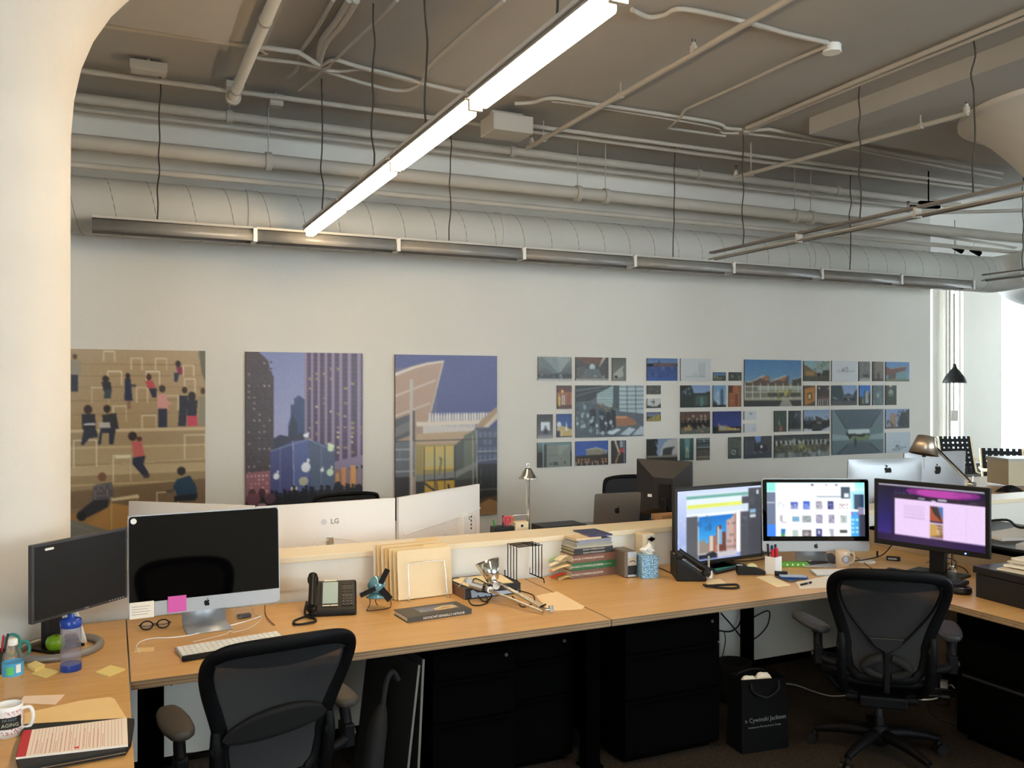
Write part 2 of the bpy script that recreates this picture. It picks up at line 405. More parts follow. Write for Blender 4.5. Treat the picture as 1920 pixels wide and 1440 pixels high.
def pipe(name, pts, r, label, cat='pipe', mt=PIPE, clamps=(), group=None, sp=0, hang=None):
    """a run of pipe with its clamps as parts; pts in world coordinates"""
    root = thing(name, label, cat, pts[0], 0, group); o = V(pts[0])
    B(mt).tube([V(p)-o for p in pts], r, 12, smooth_path=sp).build('pipe_run', root)
    for c in clamps:
        c = V(c)-o; mm = B(mt).cyl(c-V((.025, 0, 0)) if hang != 'y' else c-V((0, .025, 0)), c+V((.025, 0, 0)) if hang != 'y' else c+V((0, .025, 0)), r*1.28, 14)
        top = CZ-o.z; mm.cyl(c+V((0, 0, r)), V((c.x, c.y, top)), .005, 6)
        mm.build('pipe_clamp', root)
    return root
def xs(us, Y): return [WY(u, 400, Y).x for u in us]
PY = 7.62
pipe('steam_pipe', [(-3.9, PY, 3.72), (10.6, PY, 3.73), (10.95, PY-.05, 3.73)], .062, 'thick insulated white pipe with clamps running above the round duct', clamps=[(x, PY, 3.72) for x in xs((503, 1083, 1135, 1490, 1520), PY)])
pipe('water_pipe', [(-3.9, 7.72, 3.56), (11, 7.72, 3.57)], .026, 'thin white pipe just below and behind the thick insulated pipe')
pipe('upper_pipe', [(-3.9, 7.9, 4.145), (10, 7.9, 4.145)], .042, 'upper white pipe close to the ceiling along the back wall', clamps=[(x, 7.9, 4.145) for x in xs((430, 960, 1310, 1570), 7.9)])
pipe('upper_pipe', [(-3.9, 7.96, 4.07), (10, 7.96, 4.07)], .02, 'slim white pipe tight under the upper wall pipe')
pipe('ceiling_pipe', [(-3.9, 7.38, 4.2), (5.5, 7.38, 4.2), (9.8, 7.3, 4.2)], .022, 'white conduit on the ceiling passing the rectangular junction box')
pipe('ceiling_pipe', [(3.4, 7.2, 4.19), (9.9, 7.12, 4.19)], .02, 'second white conduit on the ceiling nearer the sprinkler ends')
pipe('conduit', [(-3.9, 6.40, 4.14), tuple(W(560, 98, 4.13)), tuple(W(597, 122, 4.13))], .018, 'thin conduit along the far edge of the left drop panel')
pipe('conduit', [(-3.9, 6.30, 4.13), tuple(W(380, 72, 4.13)), tuple(W(470, 106, 4.13)), tuple(W(560, 118, 4.13)), tuple(W(597, 126, 4.13))], .014, 'thin conduit bending away from the left drop panel edge', sp=4)
H = 4.17
def wp(L, z=H): return [tuple(W(u, v, z)) for u, v in L]
pipe('conduit', wp([(597, 126), (625, 112), (665, 123), (770, 151), (900, 181)]), .016, 'upper of two conduits leaving the ceiling hub to the right', sp=4)
pipe('conduit', wp([(597, 130), (640, 134), (690, 130), (780, 152), (900, 186)], 4.17), .014, 'lower of two conduits leaving the ceiling hub to the right', sp=4)
pipe('conduit', wp([(600, 130), (690, 158), (755, 170), (790, 155), (805, 125), (860, 72), (945, 0)]), .014, 'conduit looping under the hanging cord and running forward', sp=5)
pipe('conduit', wp([(560, 170), (620, 120), (700, 45), (745, 0)]), .012, 'straight thin conduit running forward from the ceiling hub')
pipe('conduit', wp([(540, 145), (556, 130), (562, 100), (590, 60), (625, 0)]), .013, 'left thin conduit running forward between white pipe and hub', sp=4)
pipe('conduit', wp([(597, 122), (610, 80), (640, 45), (668, 0)], 4.16), .024, 'bundled grey conduits rising from the ceiling hub', sp=4)
pipe('conduit', wp([(597, 120), (603, 78), (630, 40), (655, 0)], 4.16), .02, 'bundled white conduits rising from the ceiling hub', sp=4)
pipe('conduit', wp([(965, 194), (1000, 192), (1035, 184), (1100, 193), (1330, 228), (1360, 240), (1390, 242)]), .016, 'conduit from the lit lamp row toward the right ceiling hub', sp=4)
pipe('conduit', wp([(1035, 190), (1110, 200), (1330, 236), (1352, 248), (1385, 250)]), .011, 'thin conduit under the one reaching the right ceiling hub', sp=4)
pipe('conduit', wp([(1185, 18), (1215, 32), (1245, 28), (1282, 17), (1400, 42), (1485, 65), (1552, 80)]), .016, 'bright conduit bending into the octagonal ceiling box', sp=5)
pipe('conduit', wp([(1552, 86), (1490, 112), (1320, 190), (1285, 205), (1275, 222), (1252, 240), (1360, 255)]), .013, 'conduit zigzagging back from the octagonal ceiling box', sp=0)
pipe('conduit', wp([(1400, 240), (1600, 155), (1900, 30), (1990, -8)]), .02, 'upper of the parallel conduits at upper right')
pipe('conduit', wp([(1398, 250), (1430, 232), (1600, 162), (1900, 42), (1990, 5)]), .017, 'lower of the parallel conduits at upper right')
pipe('conduit', wp([(1395, 246), (1440, 242), (1520, 258), (1700, 292), (1880, 325)]), .016, 'conduit running right from the right ceiling hub')
pipe('conduit', wp([(1395, 250), (1450, 256), (1540, 268), (1700, 300), (1880, 335)]), .013, 'thin conduit below the one running right from the hub')
# foreground white pipe with flange
WPIPE = mat('white_pipe', '#dedad0', .5)
pr = pipe('drain_pipe', [(.868, 7.16, 4.08), (.868, 3.0, 4.08)], .038, 'straight white pipe with couplings coming forward at upper left', mt=WPIPE)
for y in (6.95, 5.55, 4.9): B(PIPE).cyl((0, y-7.16, 0), (0, y-7.16+.04, 0), .044, 16).build('coupling', pr)
B(PIPE).cyl((0, .02, 0), (0, -.02, 0), .06, 20).build('flange', pr)
# sprinkler pipes
def sprinkler_line(pts, heads, lab, drops=()):
    rt = pipe('sprinkler_pipe', pts, .021, lab)
    o = V(pts[0])
    for i, h in enumerate(heads):
        h = V(h)-o; s = B(PIPE).cyl(h, h+V((0, 0, .05)), .026, 14).cyl(h+V((0, 0, .05)), h+V((0, 0, .075)), .015, 12)
        hd = s.build('sprinkler_head', rt)
        q = B(mat('dull_brass', '#51452f', .5, metal=.6)); q.tube([h+V((-.013, 0, .075)), h+V((-.013, 0, .1)), h+V((0, 0, .118)), h+V((.013, 0, .1)), h+V((.013, 0, .075))], .003, 6)
        q.cyl(h+V((0, 0, .116)), h+V((0, 0, .12)), .02, 14); q.build('deflector', hd)
    for h in drops:
        h = V(h)-o; B(PIPE).cyl(h, V((h.x, h.y, CZ-o.z)), .006, 8).cyl(h-V((0, .02, 0)), h+V((0, .02, 0)), .028, 12).build('hanger', rt)
sprinkler_line([(3.64, 7.6, 4.1), (3.64, 2.5, 4.1)], [(3.64, 7.5, 4.1), (3.64, 4.95, 4.1)], 'white sprinkler pipe with upright heads crossing the middle of the ceiling', [(3.64, 5.9, 4.1), (3.64, 7.25, 4.1)])
sprinkler_line([tuple(W(1378, 333, 3.96)), tuple(W(1815, 212, 3.96))], [tuple(W(1380, 333, 3.96)), tuple(W(1812, 213, 3.96))], 'white sprinkler pipe crossing the ceiling toward the right column capital', [tuple(W(1408, 325, 3.96)), tuple(W(1726, 236, 3.96))])
sprinkler_line([tuple(W(1722, 400, 3.9)), (12.5, 5.2, 3.9)], [tuple(W(1703, 398, 3.75))], 'short sprinkler pipe near the dark ceiling bracket at right')
# boxes
def jbox(u, v, z, sx, sy, sz, lab, rz=0):
    p = W(u, v, z); t = thing('junction_box', lab, 'junction box', (p.x, p.y, CZ-.03-sz/2), rz)
    B(PIPE).box((0, 0, 0), (sx, sy, sz)).build('box_body', t, bevel=.004)
    B(PIPE).box((0, 0, -sz/2-.003), (sx*.92, sy*.9, .006)).build('cover_plate', t, bevel=.001)
    B(PIPE).cyl((0, 0, sz/2), (0, 0, sz/2+.03), .012, 10).build('nipple', t)
jbox(278, 128, 4.2, .26, .12, .07, 'white junction box with two stems by the leftmost hanging cord')
jbox(517, 188, 4.2, .11, .11, .09, 'small square junction box beside the end of the white pipe')
jbox(597, 124, 4.2, .16, .14, .06, 'ceiling hub where many conduits meet above the lit lamp')
jbox(1388, 246, 4.2, .2, .14, .06, 'ceiling hub where conduits meet above the right-hand lamps')
jbox(440, 176, 4.15, .14, .1, .05, 'small bracket box holding the end of the white pipe')
p = W(950, 243, 4.08); t = thing('cable_box', 'large plain white box under the ceiling just right of the lit lamps', 'junction box', (p.x, p.y, 4.10))
B(PIPE).box((0, 0, 0), (.38, .3, .15)).build('box_body', t, bevel=.006); B(PIPE).box((0, 0, .1), (.3, .05, .06)).build('mounting_rail', t)
p = W(1560, 84, 4.2); t = thing('octagon_box', 'white octagonal ceiling box where two conduits meet', 'junction box', (p.x, p.y, 4.2))
B(WHITE).cyl((0, 0, -.05), (0, 0, .0), .062, 8).build('box_body', t); B(WHITE).cyl((0, 0, -.056), (0, 0, -.05), .066, 8).build('cover_plate', t)
# dark bracket (projector mount) near the right end and two spotlights on a rail
p = W(1733, 388, 3.86); t = thing('ceiling_bracket', 'black metal bracket hanging near the right end of the ceiling pipes', 'bracket', p, R(-20))
B(BLACKM).box((0, 0, 0), (.36, .05, .03)).box((.05, 0, .05), (.22, .05, .03)).box((-.12, 0, -.03), (.12, .05, .02)).build('bracket_bar', t)
B(BLACKM).cyl((.05, 0, .06), (.05, 0, CZ-p.z), .008, 8).build('stem', t)
rt = thing('spotlight_rail', 'ceiling rail carrying two small black spotlights at right', 'track light', W(1800, 470, 3.6), R(8))
B(PIPE).cyl((-1.1, 0, .15), (1.4, 0, .15), .02, 10).build('rail', rt)
for x in (-.1, .32):
    s = B(PIPE).cyl((x, 0, .15), (x, 0, .04), .008, 8).build('spot_stem', rt)
    B(BLACKM).cyl((x, .03, .05), (x, -.09, -.03), .035, 16).build('spot_head', s)

# ------------------------------------------------------------ suspended linear lights
REFL = mat('reflector_aluminium', '#96928c', .38, metal=.15, noise=.05, nscale=20)
HOUS = mat('fixture_housing', '#c9c5bd', .5)
TUBE_ON = mat('lit_tube', '#ffffff', .4, emit='#ffe2b8', es=19)
TUBE_OFF = mat('unlit_tube', '#d8d8d2', .3)
SEG = 1.22
def linear_light(name, label, p0, axis, n, z, lit=False, slim=False):
    """n sections of 1.22 m in a row; each section has housing, reflector and tube"""
    rt = thing(name, label, 'linear light', p0, 0 if axis == 'x' else R(90) if axis == 'y+' else R(-90))
    for i in range(n):
        a = i*SEG+.012; b = (i+1)*SEG-.012
        h = (B(mat('dark_rail', '#7b766e', .5)) if slim else B(HOUS)).bx(a, b, -.03 if slim else -.052, .03 if slim else .052, .042, .062).build('housing', rt, bevel=.003)
        r = B(REFL)
        if lit: r.bx(a, b, -.045, .045, .022, .034); r.build('reflector', rt)
        for s in (() if lit else (-1, 1)):
            prof = [(.0, -.006), (.02, -.008), (.034, -.012), (.04, -.022)] if slim else [(.02, .045), (.05, .03), (.068, -.01), (.072, -.06)]
            vs = []
            for (y, zz) in prof: vs += [(a, s*y, zz), (b, s*y, zz)]
            r.add(vs, [(k*2, k*2+1, k*2+3, k*2+2) for k in range(3)], True)
        if not lit: r.build('reflector', rt, solid=.003)
        tb = B(TUBE_ON if lit else TUBE_OFF)
        if lit: tb.bx(a+.045, b-.045, -.032, .032, -.03, .02)
        else: tb.cyl((a+.02, 0, -.005), (b-.02, 0, -.005), .013, 12)
        tb.build('tube', rt, bevel=.01 if lit else 0)
        (B(HOUS).bx(b, b+.024, -.032, .032, -.026, .05) if lit or slim else B(WHITE).bx(b-.004, b+.028, -.078, .078, -.066, .048)).build('joiner', rt, bevel=.003)
    return rt
LZ = 3.075
linear_light('unlit_linear_light', 'long row of unlit aluminium light fixtures hanging parallel to the back wall', (-.02*SEG*6.1, 7.46, 3.06), 'x', 8, LZ)
linear_light('lit_linear_light', 'glowing row of warm lit tubes running diagonally toward the camera', (1.485, 7.30, LZ), 'y-', 7, LZ, lit=True)
linear_light('unlit_linear_light', 'slim unlit light row coming forward at right above the monitors', (5.39, 7.05, LZ), 'y-', 5, LZ, slim=True)
linear_light('unlit_linear_light', 'end of an unlit light row by the branch duct at right edge', (9.42, 7.13, LZ), 'y-', 3, LZ, slim=True)
def cord(p_top, p_bot, label, seed=0, r=.0055):
    rnd = random.Random(seed); a, b = V(p_top), V(p_bot); pts = [a]; n = 9
    for i in range(1, n): pts.append(a.lerp(b, i/n)+V((rnd.uniform(-.012, .012), rnd.uniform(-.01, .01), 0)))
    pts.append(b)
    o = B(mat('hanging_cord', '#3d3831', .7)).tube([p-b for p in pts], r, 6, smooth_path=3).build('hanging_cord', loc=b)
    return tag(o, label, 'cord', 'cords holding the suspended lights')
fl = [(295, 'left end of the unlit row'), (842, 'unlit row right of the lit tubes'), (1262, 'unlit row above the photograph grid'), (1593, 'unlit row near its right end')]
for i, (u, w) in enumerate(fl):
    x = WY(u, 400, 7.46).x; cord((x+.02, 7.46, CZ), (x, 7.46, 3.125), 'thin dark cord hanging to the '+w, i)
for i, (u, w) in enumerate([(603, 'far end of the lit tubes'), (700, 'middle of the lit tubes'), (800, 'lit tubes near the white box'), (1043, 'near part of the lit tubes')]):
    y = WX(u, 300, 1.485).y; cord((1.485, y, CL), (1.485, y, 3.14), 'dark cord hanging from the ceiling to the '+w, 10+i)
for i, (u, w) in enumerate([(1393, 'far end'), (1612, 'middle'), (1825, 'near part')]):
    y = WX(u, 300, 5.39).y; cord((5.39, y, CL), (5.39, y, 3.14), 'grey cord hanging to the %s of the slim right-hand light row' % w, 20+i)
cord((9.42, WX(1918, 400, 9.42).y, CZ), (9.42, WX(1918, 400, 9.42).y, 3.14), 'dark cord at the right edge of the picture beside the branch duct', 30)

# ------------------------------------------------------------ partition between the desk rows
PYF, PYB, PZ = 4.46, 4.70, .957
pt = thing('desk_partition', 'low white partition with a wide cream cap behind the front desks', 'partition', (-.18, PYF, 0))
B(LAMW).bx(0, 7.2, .012, .228, .05, PZ-.045).build('panel', pt)
B(mat('partition_cap', '#ecdcbc', .4, spec=.5)).bx(0, 7.2, -.01, .25, PZ-.03, PZ).build('cap', pt, bevel=.003)
B(LAMW).bx(0, 7.2, 0, .24, PZ-.045, PZ-.03).bx(0, 7.2, .004, .012, PZ-.17, PZ-.045).build('cap_trim', pt)
B(BLACKM).bx(0, 7.2, .02, .22, 0, .05).build('base_plinth', pt)
p2 = thing('return_partition', 'low side screen with dark top at the far right beside the paper trays', 'partition', (4.73, 2.2, 0))
B(mat('tan_panel', '#b9a488', .6, noise=.03, nscale=5)).bx(0, .05, 0, 2.24, .05, .83).build('panel', p2)
B(BLACKM).bx(-.005, .055, 0, 2.24, .83, .85).build('cap', p2)
B(BLACKM).bx(.005, .045, 0, 2.24, 0, .05).build('base_plinth', p2)

# ------------------------------------------------------------ desks
TH = .032
def desk_top(poly, root, z=DZ, name='desktop'):
    return B(WTOP).prism(poly, z-TH, z, WEDGE).build(name, root)
def legpost(root, x, y, w=.075):
    B(BLACKM).bx(x-w/2, x+w/2, y-w/2, y+w/2, .012, DZ-TH).bx(x-.05, x+.05, y-.05, y+.05, 0, .012).build('leg', root, bevel=.004)
X0, X1, X2, X3 = .065, 2.117, 3.80, 4.72
YF, YBk = 3.505, 4.452
d1 = thing('desk', 'left side desk holding the small dark monitor and the bottles', 'desk', (0, 0, 0))
arc = [(LC[0]+.36*cos(R(a)), LC[1]+.36*sin(R(a))) for a in range(0, -181, -12)]
desk_top([(-1.25, 1.7), (X0-.006, 1.7), (X0-.006, YBk)]+arc+[(-1.25, LC[1])], d1)
legpost(d1, -.2, 1.85); legpost(d1, -.95, 3.7)
d2 = thing('desk', 'front wooden desk holding the big blank computer, desk phone and folder stand', 'desk', (0, 0, 0))
desk_top([(X0, YF), (X1-.007, YF), (X1-.007, YBk), (X0, YBk)], d2)
legpost(d2, X0+.08, YF+.12); legpost(d2, X1-.04, YF+.14); legpost(d2, .93, 4.3); legpost(d2, X0+.08, 4.3)
B(BLACKM).bx(X0+.2, X1-.2, 3.95, 3.98, .62, DZ-TH).build('rail', d2)
d3 = thing('desk', 'middle wooden desk holding the stack of books and the tissue box', 'desk', (0, 0, 0))
desk_top([(X1, YF), (X2-.003, YF), (X2-.003, YBk), (X1, YBk)], d3)
legpost(d3, 3.48, 4.2, .06); legpost(d3, X1+.1, 4.3)
d4 = thing('desk', 'right return desk holding the black keyboard, purple screen and file boxes', 'desk', (0, 0, 0))
desk_top([(X2, 1.6), (X3, 1.6), (X3, YBk), (X2, YBk)], d4)
legpost(d4, X2+.12, 1.75); legpost(d4, X3-.1, 1.75); legpost(d4, X3-.1, 4.3)

DRW = mat('drawer_black', '#030303', .85, spec=.03)
def pedestal(x0, x1, y0, y1, z1, label, drawers, face='y', name='file_cabinet'):
    t = thing(name, label, 'cabinet', (x0, y0, 0))
    w, d = x1-x0, y1-y0
    B(BLACKM).bx(0, w, .018 if face == 'y' else 0, d, .03, z1).build('body', t, bevel=.003)
    z = .04; H_ = (z1-.045)
    for h in drawers:
        h *= H_
        if face == 'y':
            f = B(DRW).bx(.004, w-.004, 0, .018, z+.004, z+h-.004).build('drawer', t, bevel=.003)
            B(BLACKM).bx(.04, w-.04, -.006, .001, z+h-.03, z+h-.018).build('drawer_pull', f)
        else:
            f = B(DRW).bx(-.018, 0, .004, d-.004, z+.004, z+h-.004).build('drawer', t, bevel=.003)
            B(DARK).bx(-.024, -.017, .04, d-.04, z+h-.03, z+h-.018).build('drawer_pull', f)
        z += h
    B(mat('dull_lock', '#3a3b3d', .6)).cyl((w-.05, -.004, z1-.05), (w-.05, .001, z1-.05), .008, 14).build('lock', t)
    B(BLACKM).bx(.03, w-.03, .05, d-.03, 0, .03).build('plinth', t)
pedestal(1.26, 1.66, 3.58, 4.18, .66, 'black drawer cabinet with a lock under the front desk, left of two', (.5, .3, .2))
pedestal(1.67, 2.03, 3.72, 4.25, .64, 'black drawer cabinet under the front desk, right of two', (.5, .3, .2))
pedestal(2.22, 2.78, 3.56, 4.2, .69, 'wide black cabinet under the middle desk', (.42, .34, .24))
pedestal(3.98, 4.6, 2.25, 3.15, .69, 'black cabinet under the right return desk', (.5, .5), face='x')

for i, (xa, xb, lab) in enumerate(((-.1, 2.1, 'facing desk behind the partition holding the white wide monitors'), (2.11, 3.7, 'facing desk behind the partition holding the laptop and black monitor'), (3.71, 7.0, 'facing desk behind the lit screens holding the aluminium computers'))):
    t = thing('facing_desk', lab, 'desk', (0, 0, 0))
    desk_top([(xa, PYB+.012), (xb-.004, PYB+.012), (xb-.004, 5.95), (xa, 5.95)], t)
    for x in (xa+.1, xb-.1): legpost(t, x, 5.8)
    for x in (xa+.1, xb-.1): legpost(t, x, 4.85)
# ------------------------------------------------------------ task chairs
MESHF = bpy.data.materials.new('chair_mesh'); MESHF.use_nodes = True
nt = MESHF.node_tree; L = nt.links.new; b = nt.nodes['Principled BSDF']
tc = nt.nodes.new('ShaderNodeTexCoord'); w1 = nt.nodes.new('ShaderNodeTexWave'); w1.bands_direction = 'X'; w1.inputs['Scale'].default_value = 55
w2 = nt.nodes.new('ShaderNodeTexWave'); w2.bands_direction = 'Z'; w2.inputs['Scale'].default_value = 90
L(tc.outputs['Object'], w1.inputs[0]); L(tc.outputs['Object'], w2.inputs[0])
mm = nt.nodes.new('ShaderNodeMath'); mm.operation = 'MULTIPLY'; L(w1.outputs['Fac'], mm.inputs[0]); L(w2.outputs['Fac'], mm.inputs[1])
cr = nt.nodes.new('ShaderNodeValToRGB'); L(mm.outputs[0], cr.inputs[0]); cr.color_ramp.elements[0].color = (.012, .012, .014, 1); cr.color_ramp.elements[1].color = (.045, .043, .046, 1)
L(cr.outputs[0], b.inputs['Base Color']); b.inputs['Roughness'].default_value = .7; b.inputs['Alpha'].default_value = .93
CHB = mat('chair_graphite', '#08080a', .55, spec=.18, bump=.1, bscale=400)
ARMP = mat('arm_pad', '#3a332b', .6, noise=.1, nscale=20)
HW = [(.455, .13), (.50, .168), (.56, .180), (.62, .188), (.68, .202), (.74, .221), (.80, .241), (.86, .256), (.905, .258), (.94, .243), (.962, .20), (.975, .10), (.978, 0)]
def hw(z):
    for (a, p), (c, q) in zip(HW, HW[1:]):
        if a <= z <= c: return p+(q-p)*(z-a)/(c-a)
    return HW[0][1] if z < .455 else 0
def yb(x, z):
    t = (z-.455)/.52
    return -.225-.03*t-.165*t*t + .85*x*x*(.4+.6*t)
def task_chair(label, loc, rz, v_frame, splay=(0, 0)):
    c = thing('task_chair', label, 'office chair', loc, rz)
    hub = .095
    b = B(CHB).lathe([(.034, .06), (.05, .075), (.055, .1), (.04, .15), (.032, .16)], 20)
    b.build('base_hub', c)
    for k in range(5):
        a = R(72*k+20); d = V((cos(a), sin(a), 0))
        pts = [d*.03+V((0, 0, .115)), d*.14+V((0, 0, .112)), d*.25+V((0, 0, .092)), d*.305+V((0, 0, .078))]
        lg = B(CHB).tube(pts, [.03, .026, .02, .016], 10, smooth_path=3).build('base_leg', c)
        cp = d*.305; s = V((-d.y, d.x, 0))
        w = B(BLACK).cyl(cp+V((0, 0, .078)), cp+V((0, 0, .05)), .01, 10)
        for q in (-1, 1): w.cyl(cp+s*(.008*q)+V((0, 0, .028))+d*.01, cp+s*(.026*q)+V((0, 0, .028))+d*.01, .0275, 18)
        w.build('caster', lg)
    B(mat('gas_lift', '#55565a', .3, metal=.8)).cyl((0, 0, .16), (0, 0, .29), .018, 18).m(BLACK).cyl((0, 0, .13), (0, 0, .2), .027, 18).build('gas_lift', c)
    m = B(CHB).bx(-.11, .11, -.16, .12, .285, .345); m.bx(-.2, .2, -.02, .04, .30, .34); m.cyl((-.16, -.1, .32), (.16, -.1, .32), .024, 12)
    m.build('tilt_mechanism', c, bevel=.012)
    B(BLACK).cyl((.2, .02, .315), (.3, .03, .31), .007, 8).cyl((.28, .028, .311), (.32, .032, .309), .012, 10).build('tilt_knob', c)
    # seat: rim and sling
    rim = []
    for k in range(28):
        a = 2*pi*k/28; x = .255*abs(cos(a))**.65*(1 if cos(a) >= 0 else -1); y = .02+.225*abs(sin(a))**.7*(1 if sin(a) >= 0 else -1)
        rim.append((x, y, .425 - (.04*max(0, (y-.12)/.12)**2)+.012*(abs(x)/.25)**2))
    B(CHB).tube(rim, .02, 10, closed=True, smooth_path=2).build('seat_frame', c)
    m = B(MESHF)
    def seatf(u, v):
        a = 2*pi*u; q = v; x = .25*abs(cos(a))**.65*(1 if cos(a) >= 0 else -1)*q; y = .02+.22*abs(sin(a))**.7*(1 if sin(a) >= 0 else -1)*q
        return (x, y, .425-.04*max(0, (y-.12)/.12)**2-.02*(1-q*q))
    m.grid(seatf, 32, 6); m.build('seat_mesh', c)
    for s in (-1, 1): B(CHB).tube([(s*.25, -.05, .42), (s*.2, -.08, .36), (s*.1, -.1, .33)], .017, 10, smooth_path=4).build('seat_bracket', c)
    # back frame: outline loop of flattened section
    out = [(hw(z), z) for z in [.47, .50, .56, .62, .68, .74, .80, .86, .905, .935, .957]]+[(.16, .968), (.08, .974), (0, .976)]
    full = [(x, z) for x, z in out]+[(-x, z) for x, z in out[-2::-1]]+[(-.12, .452), (0, .447), (.12, .452)]
    P = [(x*.93, yb(x*.93, z), z) for x, z in full]
    m = B(CHB); Pv, _ = catmull([V(p) for p in P], [0]*len(P), 3, True)
    n = len(Pv); k = 12; vs = []; fs = []
    for i, p in enumerate(Pv):
        t = (Pv[(i+1) % n]-Pv[i-1]).normalized(); ax = V((0, 1, .12)).normalized(); w = t.cross(ax).normalized()
        wr = .027 if p.z > .6 else .022
        for j in range(k):
            g = 2*pi*j/k; vs.append(p+w*cos(g)*wr+ax*sin(g)*.012)
    for i in range(n):
        for j in range(k): fs.append((i*k+j, i*k+(j+1) % k, ((i+1) % n)*k+(j+1) % k, ((i+1) % n)*k+j))
    m.add(vs, fs, True).build('back_frame', c)
    def bk(u, v):
        z = .462+.50*v; x = (2*u-1)*max(hw(z)*.93-.004, .01); return (x, yb(x, z)+.004*sin(pi*u), z)
    m = B(MESHF).grid(bk, 20, 24); m.build('back_mesh', c)
    # darker sling pocket along the top
    def tp(u, v):
        x0 = (2*u-1); zb = .885+.038*(x0*x0)-.012*x0**4; z = zb+(.968-zb)*v; x = x0*min(hw(z)*.93, .235)
        return (x, yb(x, z)-.0055, z)
    B(mat('chair_band', '#17191c', .8)).grid(tp, 20, 4).build('top_band', c)
    if v_frame:
        V1 = [(.205, .925), (.212, .88), (.185, .80), (.13, .715), (.07, .64), (.02, .592), (0, .585)]
        pp = [(x, yb(x, z)-.013, z) for x, z in V1]+[(-x, yb(x, z)-.013, z) for x, z in V1[-2::-1]]
        B(CHB).tube(pp, .006, 8, smooth_path=4).build('support_rib', c)
        B(BLACK).front([(-.08, .655), (.08, .655), (.06, .615), (.01, .585), (-.01, .585), (-.06, .615)], -.272, -.258).build('lumbar_pad', c, bevel=.006)
        pf = [(.0, .46), (.014, .50), (.014, .575), (-.014, .575), (-.014, .50)]
        B(CHB).bx(-.012, .012, -.275, -.255, .40, .59).build('spine', c, bevel=.004)
        for s in (-1, 1):
            B(RUB).tube([(s*.02, -.262, .56), (s*.06, -.262, .545), (s*.095, -.258, .515), (s*.07, -.255, .485), (s*.02, -.258, .475)], [.02, .024, .022, .02, .015], 8, smooth_path=3).build('sacral_pad', c)
    else:
        def lp(u, v):
            x = (2*u-1)*.178; z = .655+.052*(2*v-1)*(1-(2*u-1)**2)**.5+.02*(2*u-1)+.02*(1-(2*u-1)**2); return (x, yb(x, z)-.02, z)
        B(RUB).grid(lp, 18, 6).build('lumbar_pad', c, solid=.016)
    for s in (-1, 1):
        x = .196*s
        m = B(CHB).tube([(x, -.245, .66), (x, -.25, .60), (x*.98, -.235, .50), (x*.95, -.20, .42), (x*.85, -.12, .355)], [.016, .022, .023, .022, .018], 12, smooth_path=4)
        m.cyl((x-.002, -.268, .605), (x-.002, -.24, .605), .019, 16); m.build('back_support', c)
        # arm
        X = .292*s
        m = B(CHB).tube([(x, -.2, .50), (X*.93, -.19, .515), (X, -.17, .56), (X, -.14, .63)], [.018, .02, .021, .02], 12, smooth_path=4)
        m.bx(X-.02, X+.02, -.205, -.13, .49, .575); m.build('arm_post', c, bevel=.006)
        B(BLACK).cyl((X+.024*s, -.17, .53), (X+.032*s, -.17, .53), .016, 16).build('arm_knob', c)
        pad = []
        for (yy, ww) in [(-.21, .0), (-.207, .026), (-.19, .042), (-.14, .052), (-.05, .054), (.03, .046), (.07, .032), (.085, .0)]:
            pad.append((yy, ww))
        def pf_(u, v):
            i = v*(len(pad)-1); j = min(int(i), len(pad)-2); f = i-j; yy = pad[j][0]*(1-f)+pad[j+1][0]*f; ww = pad[j][1]*(1-f)+pad[j+1][1]*f
            a = 2*pi*u; zz = .655+sin(a)*(.017 if ww > 0 else 0)*min(1, ww/.03)+.01*(yy+.2)
            return (ww*abs(cos(a))**.6*(1 if cos(a) > 0 else -1), yy+.14, zz)
        ap = B(ARMP if not v_frame else mat('arm_pad_grey', '#2b2b2e', .55)).grid(pf_, 20, 18).build('arm_pad', c, loc=(X, -.14, 0), rot=(0, 0, R(splay[0 if s < 0 else 1])))
        B(BLACK).bx(X-.03, X+.03, -.16, .0, .628, .642).build('pad_plate', c, bevel=.004)
    return c
task_chair('black mesh office chair at left with a curved lumbar pad, nearest the camera', (.48, 3.33, 0), R(7), False)
task_chair('dark mesh office chair at right with a V-shaped back rib, near the three lit screens', (3.42, 3.15, 0), R(-40), True, (24, -8))

